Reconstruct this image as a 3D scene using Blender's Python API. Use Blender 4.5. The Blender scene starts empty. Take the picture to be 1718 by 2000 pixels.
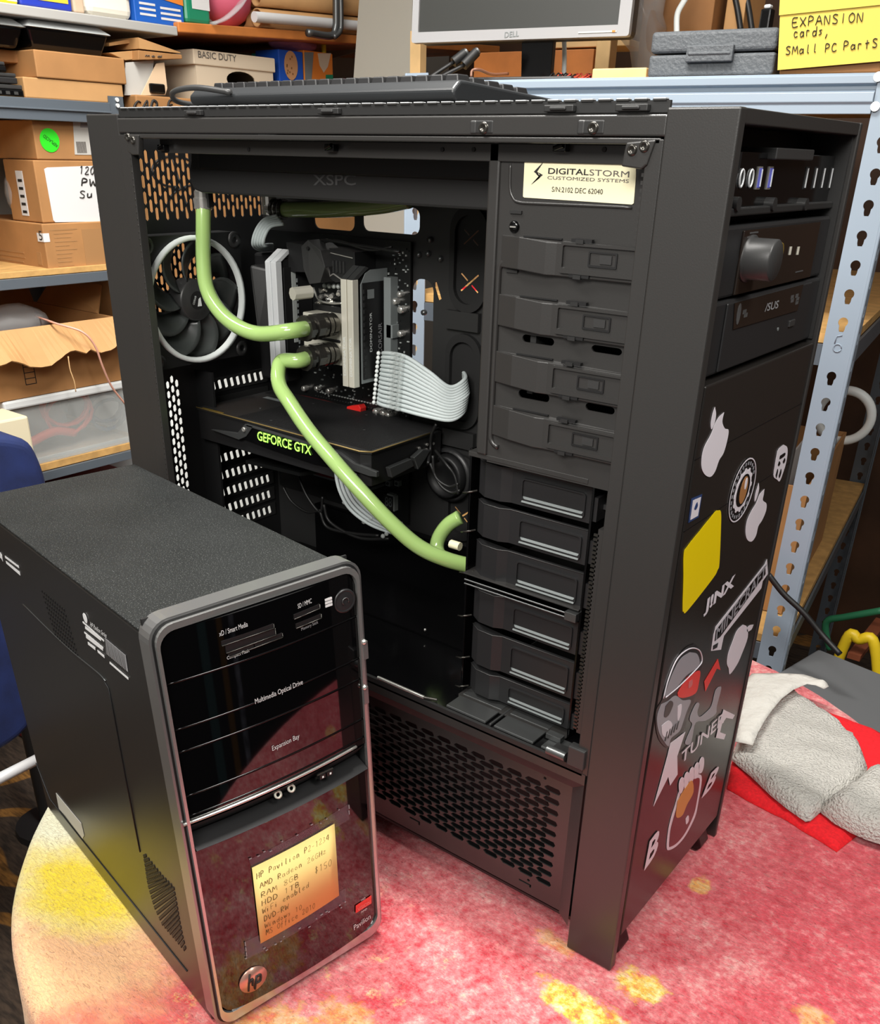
import bpy, bmesh, math, random
from mathutils import Vector, Matrix
random.seed(7)
sc = bpy.context.scene
COL = sc.collection

# ------------------------------------------------------------------ camera
CAM_LOC = Vector((0.88275, -0.58085, 0.66166))
CAM_ROT = Matrix.Rotation(0.66671, 3, 'Z') @ Matrix.Rotation(-0.02013, 3, 'Y') @ Matrix.Rotation(1.09848, 3, 'X')
FPX, CX, CY = 1784.913, 859 - 17.507, 1000 + 216.104
cd = bpy.data.cameras.new('camera')
cam = bpy.data.objects.new('camera', cd); COL.objects.link(cam)
cam.matrix_world = Matrix.Translation(CAM_LOC) @ CAM_ROT.to_4x4()
cd.sensor_fit = 'VERTICAL'; cd.sensor_height = 36; cd.lens = FPX / 2000 * 36
cd.shift_x = 17.507 / 2000; cd.shift_y = 216.104 / 2000
cd.clip_start = 0.02; cd.clip_end = 50
sc.camera = cam

# ------------------------------------------------------------------ light and exposure
sc.view_settings.view_transform = 'Standard'; sc.view_settings.look = 'None'
sc.view_settings.gamma = 1; sc.view_settings.use_curve_mapping = False
sc.view_settings.exposure = 0.0
w = bpy.data.worlds.new('world'); sc.world = w; w.use_nodes = True
w.node_tree.nodes['Background'].inputs[0].default_value = (1.0, 0.96, 0.91, 1)
w.node_tree.nodes['Background'].inputs[1].default_value = 0.28
def area(name, loc, aim, sx, sy, power, spread=180, col=(1, .97, .92)):
    l = bpy.data.lights.new(name, 'AREA'); l.shape = 'RECTANGLE'; l.size = sx; l.size_y = sy
    l.energy = power; l.color = col; l.spread = math.radians(spread)
    o = bpy.data.objects.new(name, l); COL.objects.link(o); o.location = loc
    o.rotation_euler = (Vector(aim) - Vector(loc)).to_track_quat('-Z', 'Y').to_euler()
    return o
area('ceiling_lamp_over_table', (0.30, 0.062, 1.60), (0.30, 0.062, 0), 0.6, 0.05, 9.5, 105)
area('ceiling_lamp_over_small_computer', (-0.06, -0.58, 1.62), (0.12, -0.16, 0), 0.7, 0.3, 8.0, 110)
area('ceiling_lamp_right', (1.48, -0.05, 1.55), (0.62, 0.05, 0.15), 0.25, 0.7, 6, 110)
area('front_fill_light', (0.72, -1.10, 1.22), (0.3, 0.1, 0.66), 0.8, 0.4, 7.5, 100)  # added fill from the camera side, brightens the open case
area('back_fill_light', (0.1, 0.1, 1.78), (0.05, 1.1, 0.75), 1.0, 0.3, 5.2, 70)  # added fill that lifts the back shelving and monitor
area('left_fill_light', (-0.10, 0.2, 1.72), (-1.0, 0.45, 0.55), 0.3, 1.0, 9.0, 80)  # added fill aimed at the left shelves to brighten them

# ------------------------------------------------------------------ pixel -> point on a real plane
def ray(u, v):
    return CAM_ROT @ Vector(((u - CX) / FPX, -(v - CY) / FPX, -1.0))
def P(u, v, ax, val):
    d = ray(u, v); t = (val - CAM_LOC[ax]) / d[ax]
    return CAM_LOC + d * t
def PL(M, u, v, ax, val):                     # the same in a local frame M
    Mi = M.inverted(); c = Mi @ CAM_LOC; d = Mi.to_3x3() @ ray(u, v)
    return c + d * ((val - c[ax]) / d[ax])

# ------------------------------------------------------------------ materials
def lin(c):
    return tuple((x / 255 / 12.92 if x / 255 <= .04045 else ((x / 255 + .055) / 1.055) ** 2.4) for x in c)
MATS = {}
def mat(name, rgb, rough=.5, metal=0., spec=.5, bump=None, vary=None, coat=0., emit=0., alpha=1., trans=0., sss=0., rough_vary=None):
    m = bpy.data.materials.new(name); m.use_nodes = True; nt = m.node_tree; b = nt.nodes['Principled BSDF']
    c = lin(rgb) + (1,)
    b.inputs['Base Color'].default_value = c; b.inputs['Roughness'].default_value = rough
    b.inputs['Metallic'].default_value = metal; b.inputs['Specular IOR Level'].default_value = spec
    b.inputs['Coat Weight'].default_value = coat; b.inputs['Coat Roughness'].default_value = .03
    b.inputs['Alpha'].default_value = alpha; b.inputs['Transmission Weight'].default_value = trans
    if sss: b.inputs['Subsurface Weight'].default_value = sss; b.inputs['Subsurface Radius'].default_value = (.01, .01, .005)
    if emit: b.inputs['Emission Color'].default_value = c; b.inputs['Emission Strength'].default_value = emit
    tc = nt.nodes.new('ShaderNodeTexCoord')
    if vary:
        n = nt.nodes.new('ShaderNodeTexNoise'); n.inputs['Scale'].default_value = vary[0]; n.inputs['Detail'].default_value = 6
        nt.links.new(tc.outputs['Object'], n.inputs['Vector'])
        r = nt.nodes.new('ShaderNodeValToRGB'); a = vary[1]
        lo = tuple(x * (1 - a) for x in c[:3]) + (1,); hi = tuple(min(1, x * (1 + a)) for x in c[:3]) + (1,)
        if len(vary) > 2: hi = lin(vary[2]) + (1,)
        r.color_ramp.elements[0].position = .35; r.color_ramp.elements[1].position = .7
        r.color_ramp.elements[0].color = lo; r.color_ramp.elements[1].color = hi
        nt.links.new(n.outputs['Fac'], r.inputs['Fac']); nt.links.new(r.outputs['Color'], b.inputs['Base Color'])
    if bump:
        n = nt.nodes.new('ShaderNodeTexNoise'); n.inputs['Scale'].default_value = bump[0]; n.inputs['Detail'].default_value = 4
        nt.links.new(tc.outputs['Object'], n.inputs['Vector'])
        bp = nt.nodes.new('ShaderNodeBump'); bp.inputs['Strength'].default_value = bump[1]; bp.inputs['Distance'].default_value = bump[2] if len(bump) > 2 else .001
        nt.links.new(n.outputs['Fac'], bp.inputs['Height']); nt.links.new(bp.outputs['Normal'], b.inputs['Normal'])
    MATS[name] = m
    return m
case_black = mat('case black', (48, 47, 46), .33, spec=.7, bump=(900, .12, .0004))
case_dark = mat('case dark', (38, 38, 38), .45)
int_black = mat('interior black', (22, 22, 23), .5)
gloss_black = mat('glossy black', (9, 9, 10), .12)
piano = mat('piano black', (5, 5, 6), .04, spec=.6, coat=.5)
plastic = mat('black plastic', (52, 52, 52), .38, bump=(700, .1, .0003))
plastic_dk = mat('dark plastic', (36, 36, 37), .4)
rubber = mat('black rubber', (20, 20, 20), .7)
chrome = mat('chrome', (228, 226, 220), .18, .8)
gunmetal = mat('black chrome', (75, 73, 69), .2, .7)
alu = mat('aluminium', (236, 239, 241), .38, .25)
alu_warm = mat('warm aluminium', (224, 221, 206), .36, .3)
steel_dk = mat('dark steel', (110, 112, 112), .35, .8)
white_pl = mat('white plastic', (235, 240, 238), .4)
white_ring = mat('white ring', (245, 252, 250), .4)
fan_blade_m = mat('fan blade plastic', (66, 70, 69), .3)
green_fluid = mat('pastel green coolant', (160, 192, 116), .14, coat=.5, sss=.15)
green_dim = mat('shaded green coolant', (120, 135, 85), .15, coat=.5)  # same coolant, with the shade behind the radiator put into the colour
cable_white = mat('white sleeving', (202, 212, 212), .6, bump=(1500, .3, .0003))
cable_black = mat('black cable', (20, 20, 20), .5)
pcb = mat('black circuit board', (20, 21, 21), .35)
comp_grey = mat('component grey', (120, 126, 126), .4)
comp_lt = mat('component light', (190, 195, 192), .35, .3)
red_pl = mat('red plastic', (215, 40, 35), .4)
red_dk = mat('dark red', (120, 15, 25), .6)
gold = mat('gold contacts', (190, 160, 70), .3, .7)
gold_line = mat('gold line', (150, 128, 80), .4, .4)
gtx = mat('lit green letters', (160, 245, 90), .5, emit=1.3)
etched = mat('etched grey', (74, 74, 74), .5)
sticker_w = mat('white vinyl', (222, 217, 224), .35)
sticker_g = mat('grey vinyl', (150, 150, 156), .35)
sticker_y = mat('yellow vinyl', (238, 212, 10), .35)
sticker_k = mat('black vinyl', (18, 18, 20), .3)
sticker_r = mat('red vinyl', (225, 55, 48), .35)
sticker_p = mat('pale red vinyl', (205, 105, 105), .35)
sticker_b = mat('brown vinyl', (165, 115, 70), .4)
sticker_o = mat('orange vinyl', (205, 145, 75), .4)
sticker_n = mat('navy vinyl', (45, 65, 110), .35)
label_cream = mat('cream label', (238, 232, 196), .5)
ink = mat('black ink', (35, 32, 30), .6)
ink_grey = mat('grey ink', (95, 90, 85), .6)
brown_gloss = mat('smoked gloss panel', (36, 29, 25), .08, coat=.3)
hp_top = mat('dusty black steel', (20, 22, 22), .6, spec=.25, bump=(1100, .1, .0003))
hp_side = mat('black brushed steel', (36, 36, 36), .3, bump=(1200, .06, .0003))
silver = mat('silver plastic', (150, 150, 150), .28, .75)
silver_lip = mat('light silver', (190, 190, 188), .25, .8)
print_white = mat('white print', (215, 215, 215), .5)
print_grey = mat('grey print', (140, 140, 142), .5)
note_y = mat('yellow sticky paper', (250, 220, 138), .7, bump=(60, .1, .002))
note_y2 = mat('yellow note paper', (222, 194, 84), .7)
pencil = mat('pencil', (120, 95, 50), .7)
tape = mat('clear tape', (140, 120, 130), .15, alpha=.22)
blue_rim = mat('blue port', (90, 95, 190), .35)
blue_steel = mat('blue grey enamel', (146, 160, 174), .38, bump=(300, .05, .0005))
grey_steel = mat('grey enamel', (86, 94, 102), .4)
grey_tote = mat('grey plastic lid', (104, 106, 108), .5, bump=(500, .15, .0005))
case_grey = mat('grey pebbled plastic', (88, 92, 96), .55, bump=(220, .8, .002))
wood = mat('particle board', (196, 154, 94), .6, vary=(40, .18))
wood_warm = mat('orange wood', (196, 120, 58), .5, vary=(12, .2))
wood_pale = mat('pine', (226, 190, 135), .6, vary=(14, .12))
wood_dark = mat('brown panelling', (80, 54, 36), .6, vary=(6, .3))
card = mat('cardboard', (168, 121, 73), .75, vary=(14, .1), bump=(90, .1, .001))
card_lt = mat('pale cardboard', (186, 142, 92), .75, vary=(14, .08))
card_dk = mat('dark cardboard', (140, 96, 54), .75, vary=(12, .15))
card_pr = mat('printed cardboard', (160, 118, 74), .7)
tape_br = mat('brown tape', (190, 130, 70), .25)
paper = mat('white paper', (212, 212, 212), .8)
paper_gr = mat('grey paper', (190, 188, 182), .8)
banker = mat('cream box board', (206, 190, 166), .75)
green_dot = mat('green sticker', (50, 225, 40), .5)
clear_pl = mat('clear plastic', (225, 230, 232), .25, alpha=.3)
frost = mat('frosted plastic', (215, 220, 218), .3, alpha=.26)
mat('bag plastic', (200, 200, 200), .15, alpha=.35)
shelf_white = mat('white shelf', (170, 169, 165), .6)
blue_can = mat('blue can', (40, 60, 170), .35)
yellow_l = mat('yellow label', (222, 190, 60), .5)
yellow_br = mat('bright yellow', (240, 225, 40), .5)
orange_b = mat('orange box', (222, 130, 50), .5)
blue_b = mat('blue box', (30, 85, 190), .45)
jug = mat('ivory plastic', (232, 226, 212), .4)
green_b = mat('green bottle', (30, 130, 95), .3)
pink_b = mat('pink fabric', (210, 95, 120), .6)
purple_b = mat('purple fleece', (170, 120, 165), .8, bump=(80, .6, .004))
teal_b = mat('teal box', (60, 175, 160), .5)
cookie = mat('cookie brown', (200, 150, 105), .7)
screen_m = mat('dark screen', (52, 53, 51), .4)
mon_white = mat('silver white bezel', (156, 156, 158), .4)
panel_m = mat('grey board', (160, 157, 147), .7)
velvet = mat('blue velvet', (24, 40, 88), .75, vary=(22, .25), bump=(400, .3, .001))
wall_m = mat('off white wall', (158, 153, 145), .8)
cream_m = mat('cream plastic', (215, 205, 175), .5)
yellow_tube = mat('yellow tube', (240, 205, 40), .4)
green_cab = mat('green cable', (50, 130, 90), .5)
red_cloth_m = mat('red felt', (226, 20, 32), .9, vary=(260, .14), bump=(600, .5, .001))
terry = mat('white terry', (206, 203, 196), .9, bump=(330, 1.0, .007))
napkin_m = mat('white paper towel', (204, 201, 194), .9, bump=(90, .7, .004))
red_cab = mat('red cable', (210, 80, 60), .4)
table_m = mat('table laminate', (150, 140, 125), .5)
water_blue = mat('blue tape', (30, 130, 180), .5)

# tie-dyed fleece: red and pink with yellow, orange and white dye patches
def cloth_material():
    m = bpy.data.materials.new('tie dyed fleece'); m.use_nodes = True; nt = m.node_tree; L = nt.links; b = nt.nodes['Principled BSDF']
    tc = nt.nodes.new('ShaderNodeTexCoord'); V = tc.outputs['Object']
    def noise(s, d=6, r=.6, vec=None, dist=0.):
        n = nt.nodes.new('ShaderNodeTexNoise'); n.inputs['Scale'].default_value = s; n.inputs['Detail'].default_value = d
        n.inputs['Roughness'].default_value = r; n.inputs['Distortion'].default_value = dist
        L.new(vec or V, n.inputs['Vector']); return n.outputs['Fac']
    def ramp(f, pts):
        r = nt.nodes.new('ShaderNodeValToRGB'); e = r.color_ramp.elements
        while len(e) < len(pts): e.new(.5)
        for i, (p, c) in enumerate(pts): e[i].position = p; e[i].color = (lin(c) + (1,)) if len(c) == 3 else c
        L.new(f, r.inputs['Fac']); return r.outputs['Color']
    def mth(op, a, c, cl=False):
        n = nt.nodes.new('ShaderNodeMath'); n.operation = op; n.use_clamp = cl
        for i, q in enumerate((a, c)):
            if isinstance(q, (int, float)): n.inputs[i].default_value = q
            else: L.new(q, n.inputs[i])
        return n.outputs[0]
    def mix(f, a, c, mode='MIX'):
        n = nt.nodes.new('ShaderNodeMix'); n.data_type = 'RGBA'; n.blend_type = mode
        if isinstance(f, (int, float)): n.inputs[0].default_value = f
        else: L.new(f, n.inputs[0])
        for i, q in ((6, a), (7, c)):
            if isinstance(q, tuple): n.inputs[i].default_value = q
            else: L.new(q, n.inputs[i])
        return n.outputs[2]
    def blob(cx, cy, rx, ry, soft=.5, ns=14., amp=.9):     # a dye patch with a ragged edge
        s = nt.nodes.new('ShaderNodeSeparateXYZ'); L.new(V, s.inputs[0])
        dx = mth('DIVIDE', mth('SUBTRACT', s.outputs[0], cx), rx); dy = mth('DIVIDE', mth('SUBTRACT', s.outputs[1], cy), ry)
        d = mth('SQRT', mth('ADD', mth('MULTIPLY', dx, dx), mth('MULTIPLY', dy, dy)), 0)
        d = mth('ADD', d, mth('MULTIPLY', mth('SUBTRACT', noise(ns, 5, .65), .5), amp))
        return mth('DIVIDE', mth('SUBTRACT', 1.0 + soft / 2, d), soft, True)
    red, pink, pale = (205, 40, 58), (236, 128, 132), (250, 196, 188)
    n1 = mth('ADD', mth('MULTIPLY', noise(17, 9, .75), .5), mth('MULTIPLY', noise(120, 7, .75), .5))
    base = ramp(n1, [(.41, red), (.53, pink), (.635, pale)])
    base = mix(blob(.95, .28, .30, .32), base, ramp(n1, [(.40, (190, 24, 46)), (.52, (222, 76, 90)), (.66, (244, 170, 168))]))
    base = mix(mth('MULTIPLY', blob(.34, -.34, .20, .09, .8), .75), base, lin((226, 80, 50)) + (1,))
    yel = ramp(noise(75, 6, .7), [(.36, (240, 120, 50)), (.47, (248, 196, 60)), (.58, (252, 236, 150)), (.70, (250, 240, 205))])
    for cx, cy, rx, ry, f in ((.650, -.052, .04, .016, 1.), (.680, .004, .020, .018, 1.), (.668, .160, .010, .014, .6), (.592, .0, .020, .010, .4), (.86, .165, .014, .014, .6), (.50, -.19, .03, .02, .45), (.814, .067, .014, .014, .5), (.46, -.235, .05, .03, .5)):
        base = mix(mth('MULTIPLY', blob(cx, cy, rx, ry, .4, 60, 2.4), f), base, yel)
    scat = ramp(noise(30, 7, .75), [(.58, (0, 0, 0, 1)), (.66, (1, 1, 1, 1))])
    base = mix(mth('MULTIPLY', mth('MULTIPLY', scat, blob(.45, -.22, .34, .16, .8)), .55), base, yel)
    base = mix(blob(.20, -.285, .135, .10, .5, 30, 1.1), base, lin((250, 192, 138)) + (1,))
    base = mix(blob(.12, -.22, .12, .085, .5, 30, 1.0), base, lin((253, 240, 176)) + (1,))
    base = mix(blob(.168, -.238, .075, .046, .8, 26, 1.3), base, lin((255, 226, 40)) + (1,))
    base = mix(blob(.04, -.18, .055, .04, .6, 16, .4), base, lin((252, 250, 215)) + (1,))
    speck = ramp(noise(70, 5, .7), [(.56, (0, 0, 0, 1)), (.72, (1, 1, 1, 1))])
    base = mix(mth('MULTIPLY', speck, .22), base, lin((246, 205, 190)) + (1,))
    mp = nt.nodes.new('ShaderNodeMapping'); mp.inputs['Scale'].default_value = (150, 420, 150); mp.inputs['Rotation'].default_value = (0, 0, .5); L.new(V, mp.inputs['Vector'])
    fib = noise(1.0, 4, .7, mp.outputs[0], 1.2)
    base = mix(1.0, base, ramp(fib, [(.29, (165, 148, 144)), (.41, (238, 234, 232)), (.55, (255, 255, 255))]), 'MULTIPLY')
    L.new(base, b.inputs['Base Color']); b.inputs['Roughness'].default_value = .95
    b.inputs['Sheen Weight'].default_value = .3
    bp = nt.nodes.new('ShaderNodeBump'); bp.inputs['Strength'].default_value = .7; bp.inputs['Distance'].default_value = .003
    L.new(fib, bp.inputs['Height']); L.new(bp.outputs['Normal'], b.inputs['Normal'])
    return m
cloth_m = cloth_material()
# patterned carpet: dark brown ground, gold winding bands
def carpet_material():
    m = bpy.data.materials.new('patterned carpet'); m.use_nodes = True; nt = m.node_tree; L = nt.links; b = nt.nodes['Principled BSDF']
    tc = nt.nodes.new('ShaderNodeTexCoord')
    wv = nt.nodes.new('ShaderNodeTexWave'); wv.wave_type = 'BANDS'; wv.inputs['Scale'].default_value = 1.6; wv.inputs['Distortion'].default_value = 9
    wv.inputs['Detail'].default_value = 1; wv.inputs['Detail Scale'].default_value = 1.6
    mp = nt.nodes.new('ShaderNodeMapping'); mp.inputs['Rotation'].default_value = (0, 0, .9); L.new(tc.outputs['Object'], mp.inputs[0]); L.new(mp.outputs[0], wv.inputs['Vector'])
    r = nt.nodes.new('ShaderNodeValToRGB'); e = r.color_ramp.elements; e[0].position = .80; e[1].position = .88
    e[0].color = lin((70, 56, 44)) + (1,); e[1].color = lin((150, 105, 48)) + (1,)
    L.new(wv.outputs['Fac'], r.inputs[0])
    n = nt.nodes.new('ShaderNodeTexNoise'); n.inputs['Scale'].default_value = 1.; n.inputs['Detail'].default_value = 5
    m2 = nt.nodes.new('ShaderNodeMapping'); m2.inputs['Scale'].default_value = (30, 160, 30); m2.inputs['Rotation'].default_value = (0, 0, .5)
    L.new(tc.outputs['Object'], m2.inputs[0]); L.new(m2.outputs[0], n.inputs['Vector'])
    r2 = nt.nodes.new('ShaderNodeValToRGB'); r2.color_ramp.elements[0].position = .35; r2.color_ramp.elements[0].color = (.35, .35, .35, 1); r2.color_ramp.elements[1].position = .62
    L.new(n.outputs['Fac'], r2.inputs[0])
    x = nt.nodes.new('ShaderNodeMix'); x.data_type = 'RGBA'; x.blend_type = 'MULTIPLY'; x.inputs[0].default_value = 1
    L.new(r.outputs[0], x.inputs[6]); L.new(r2.outputs[0], x.inputs[7]); L.new(x.outputs[2], b.inputs['Base Color'])
    b.inputs['Roughness'].default_value = .95
    return m
carpet_m = carpet_material()
def add_dust(m, amount=.5, scale=260):         # fine settled dust and lint specks on a dark top
    nt = m.node_tree; L = nt.links; b = nt.nodes['Principled BSDF']
    tc = nt.nodes.new('ShaderNodeTexCoord')
    def nz(s, d, lo, hi):
        n = nt.nodes.new('ShaderNodeTexNoise'); n.inputs['Scale'].default_value = s; n.inputs['Detail'].default_value = d; L.new(tc.outputs['Object'], n.inputs['Vector'])
        r = nt.nodes.new('ShaderNodeMapRange'); r.inputs[1].default_value = lo; r.inputs[2].default_value = hi; L.new(n.outputs['Fac'], r.inputs[0]); return r.outputs[0]
    a = nz(scale, 2, .58, .72); c = nz(9, 3, .35, .75); f = nz(1600, 2, .45, .7)
    mul = nt.nodes.new('ShaderNodeMath'); mul.operation = 'MULTIPLY'; L.new(a, mul.inputs[0]); mul.inputs[1].default_value = amount
    m3 = nt.nodes.new('ShaderNodeMath'); m3.operation = 'MULTIPLY'; L.new(c, m3.inputs[0]); L.new(f, m3.inputs[1])
    m4 = nt.nodes.new('ShaderNodeMath'); m4.operation = 'MULTIPLY_ADD'; L.new(m3.outputs[0], m4.inputs[0]); m4.inputs[1].default_value = .10; L.new(mul.outputs[0], m4.inputs[2])
    x = nt.nodes.new('ShaderNodeMix'); x.data_type = 'RGBA'; L.new(m4.outputs[0], x.inputs[0])
    x.inputs[6].default_value = b.inputs['Base Color'].default_value; x.inputs[7].default_value = lin((150, 152, 150)) + (1,)
    L.new(x.outputs[2], b.inputs['Base Color'])
add_dust(hp_top, .28, 900)

# ------------------------------------------------------------------ mesh builder
class MB:
    def __init__(s): s.bm = bmesh.new(); s.mats = []
    def mi(s, m):
        if m not in s.mats: s.mats.append(m)
        return s.mats.index(m)
    def _add(s, vs, fs, m, smooth=False):
        i = s.mi(m); bv = [s.bm.verts.new(v) for v in vs]
        for f in fs:
            try:
                fc = s.bm.faces.new([bv[k] for k in f]); fc.material_index = i; fc.smooth = smooth
            except ValueError: pass
        return s
    def box(s, x0, x1, y0, y1, z0, z1, m, M=None):
        vs = [Vector((x, y, z)) for x in (x0, x1) for y in (y0, y1) for z in (z0, z1)]
        if M: vs = [M @ v for v in vs]
        return s._add(vs, [(0, 1, 3, 2), (4, 6, 7, 5), (0, 4, 5, 1), (2, 3, 7, 6), (0, 2, 6, 4), (1, 5, 7, 3)], m)
    def hexa(s, a, b, m):              # two quads a, b (lists of 4 points)
        vs = [Vector(p) for p in list(a) + list(b)]; n = len(a)
        fs = [tuple(range(n))[::-1], tuple(range(n, 2 * n))] + [(i, (i + 1) % n, n + (i + 1) % n, n + i) for i in range(n)]
        return s._add(vs, fs, m)
    def prism(s, pts, vec, m):         # polygon of 3-D points swept along vec
        vec = Vector(vec); a = [Vector(p) for p in pts]
        return s.hexa(a, [p + vec for p in a], m)
    def poly(s, pts, m): return s._add([Vector(p) for p in pts], [tuple(range(len(pts)))], m)
    def cyl(s, p0, p1, r0, m, r1=None, n=16, smooth=True, caps=True):
        p0, p1 = Vector(p0), Vector(p1); r1 = r0 if r1 is None else r1
        q = (p1 - p0).to_track_quat('Z', 'Y').to_matrix(); vs = []
        for p, r in ((p0, r0), (p1, r1)):
            for k in range(n):
                a = 2 * math.pi * k / n; vs.append(p + q @ Vector((math.cos(a) * r, math.sin(a) * r, 0)))
        s._add(vs, [(k, (k + 1) % n, n + (k + 1) % n, n + k) for k in range(n)], m, smooth)
        if caps: s._add(vs, [tuple(range(n))[::-1], tuple(range(n, 2 * n))], m)
        return s
    def lathe(s, p0, axis, prof, m, n=24, smooth=True):   # prof: (radius, height)
        q = Vector(axis).to_track_quat('Z', 'Y').to_matrix(); p0 = Vector(p0); vs = []
        for r, h in prof:
            for k in range(n):
                a = 2 * math.pi * k / n; vs.append(p0 + q @ Vector((math.cos(a) * r, math.sin(a) * r, h)))
        fs = [(i * n + k, i * n + (k + 1) % n, (i + 1) * n + (k + 1) % n, (i + 1) * n + k) for i in range(len(prof) - 1) for k in range(n)]
        return s._add(vs, fs, m, smooth)
    def tube(s, pts, r, m, n=8, closed=False, flat=1., rad=None):
        pts = [Vector(p) for p in pts]; N = len(pts); vs = []; prev = None
        for i, p in enumerate(pts):
            t = (pts[(i + 1) % N] - pts[i - 1]) if closed else (pts[min(i + 1, N - 1)] - pts[max(i - 1, 0)])
            if t.length < 1e-9: t = Vector((0, 0, 1))
            t.normalize()
            if prev is None:
                up = Vector((0, 0, 1)) if abs(t.z) < .9 else Vector((1, 0, 0)); u = t.cross(up).normalized()
            else:
                u = prev - t * prev.dot(t)
                u = u.normalized() if u.length > 1e-6 else t.orthogonal().normalized()
            prev = u; v = t.cross(u); rr = rad[i] if rad else r
            for k in range(n):
                a = 2 * math.pi * k / n; vs.append(p + u * (math.cos(a) * rr) + v * (math.sin(a) * rr * flat))
        M = N if closed else N - 1
        fs = [(i * n + k, i * n + (k + 1) % n, ((i + 1) % N) * n + (k + 1) % n, ((i + 1) % N) * n + k) for i in range(M) for k in range(n)]
        if not closed: fs += [tuple(range(n))[::-1], tuple(range((N - 1) * n, N * n))]
        return s._add(vs, fs, m, True)
    def sphere(s, c, r, m, sc3=(1, 1, 1), nu=12, nv=8):
        vs = []; c = Vector(c)
        for j in range(nv + 1):
            th = math.pi * j / nv
            for k in range(nu):
                a = 2 * math.pi * k / nu
                vs.append(c + Vector((math.sin(th) * math.cos(a) * r * sc3[0], math.sin(th) * math.sin(a) * r * sc3[1], math.cos(th) * r * sc3[2])))
        return s._add(vs, [(j * nu + k, (j + 1) * nu + k, (j + 1) * nu + (k + 1) % nu, j * nu + (k + 1) % nu) for j in range(nv) for k in range(nu)], m, True)
    def mesh(s, me, fn, m):
        return s._add([fn(v.co) for v in me.vertices], [tuple(p.vertices) for p in me.polygons], m)
    def plate(s, outer, holes, O, ex, ey, th, m):          # flat sheet with holes, th along ex x ey
        cu = bpy.data.curves.new('t', 'CURVE'); cu.dimensions = '2D'; cu.fill_mode = 'BOTH'; cu.extrude = abs(th) / 2
        for loop in [outer] + holes:
            sp = cu.splines.new('POLY'); sp.points.add(len(loop) - 1); sp.use_cyclic_u = True
            for q, (x, y) in zip(sp.points, loop): q.co = (x, y, 0, 1)
        ob = bpy.data.objects.new('t', cu); me = ob.to_mesh()
        O, ex, ey = Vector(O), Vector(ex), Vector(ey); ez = ex.cross(ey).normalized()
        s.mesh(me, lambda c: O + ex * c.x + ey * c.y + ez * (c.z + th / 2), m)
        ob.to_mesh_clear(); bpy.data.objects.remove(ob); bpy.data.curves.remove(cu); return s
    def text(s, body, O, X, Y, m, depth=.0002, bold=0.):    # printed text stretched to the parallelogram O, O+X, O+Y
        cu = bpy.data.curves.new('t', 'FONT'); cu.body = body; cu.extrude = 0.0; cu.offset = bold; cu.resolution_u = 3
        ob = bpy.data.objects.new('t', cu); me = ob.to_mesh()
        if len(me.vertices):
            xs = [v.co.x for v in me.vertices]; ys = [v.co.y for v in me.vertices]
            x0, x1, y0, y1 = min(xs), max(xs), min(ys), max(ys)
            O, X, Y = Vector(O), Vector(X), Vector(Y); N = X.cross(Y).normalized() * depth
            s.mesh(me, lambda c: O + X * ((c.x - x0) / (x1 - x0)) + Y * ((c.y - y0) / max(1e-6, y1 - y0)) + N, m)
        ob.to_mesh_clear(); bpy.data.objects.remove(ob); bpy.data.curves.remove(cu); return s
    def grid(s, fn, nu, nv, m, smooth=True):
        vs = [Vector(fn(i / nu, j / nv)) for i in range(nu + 1) for j in range(nv + 1)]
        fs = [(i * (nv + 1) + j, (i + 1) * (nv + 1) + j, (i + 1) * (nv + 1) + j + 1, i * (nv + 1) + j + 1) for i in range(nu) for j in range(nv)]
        return s._add(vs, fs, m, smooth)
    def xform(s, M): s.bm.transform(M); return s
    def build(s, name, parent=None, bevel=0., seg=2, sub=0, solid=0., label=None):
        bmesh.ops.recalc_face_normals(s.bm, faces=s.bm.faces[:])
        me = bpy.data.meshes.new(name); s.bm.to_mesh(me); s.bm.free()
        for m in s.mats: me.materials.append(m)
        o = bpy.data.objects.new(name, me); COL.objects.link(o)
        if parent: o.parent = parent
        if solid:
            d = o.modifiers.new('solid', 'SOLIDIFY'); d.thickness = solid; d.offset = 0
        if bevel:
            d = o.modifiers.new('bevel', 'BEVEL'); d.width = bevel; d.segments = seg; d.limit_method = 'ANGLE'; d.angle_limit = .6
        if sub:
            d = o.modifiers.new('sub', 'SUBSURF'); d.levels = sub; d.render_levels = sub
        if label: o['label'] = label
        return o
def thing(name, label, cat, loc=(0, 0, 0), rz=0., group=None, M=None):
    o = bpy.data.objects.new(name, None); COL.objects.link(o); o.empty_display_size = .05
    if M: o.matrix_world = M
    else: o.location = loc; o.rotation_euler = (0, 0, rz)
    return tag(o, label, cat, group)
def tag(o, label, cat, group=None, kind=None):
    o['label'] = label; o['category'] = cat
    if group: o['group'] = group
    if kind: o['kind'] = kind
    return o
def struct(o): o['kind'] = 'structure'; return o
def rrect(x0, x1, y0, y1, r, n=5):
    pts = []
    for cx, cy, a0 in ((x1 - r, y1 - r, 0), (x0 + r, y1 - r, 90), (x0 + r, y0 + r, 180), (x1 - r, y0 + r, 270)):
        for k in range(n + 1):
            a = math.radians(a0 + 90 * k / n); pts.append((cx + r * math.cos(a), cy + r * math.sin(a)))
    return pts
def circ(cx, cy, r, n=20, ry=None): return [(cx + r * math.cos(2 * math.pi * k / n), cy + (ry or r) * math.sin(2 * math.pi * k / n)) for k in range(n)]
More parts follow.
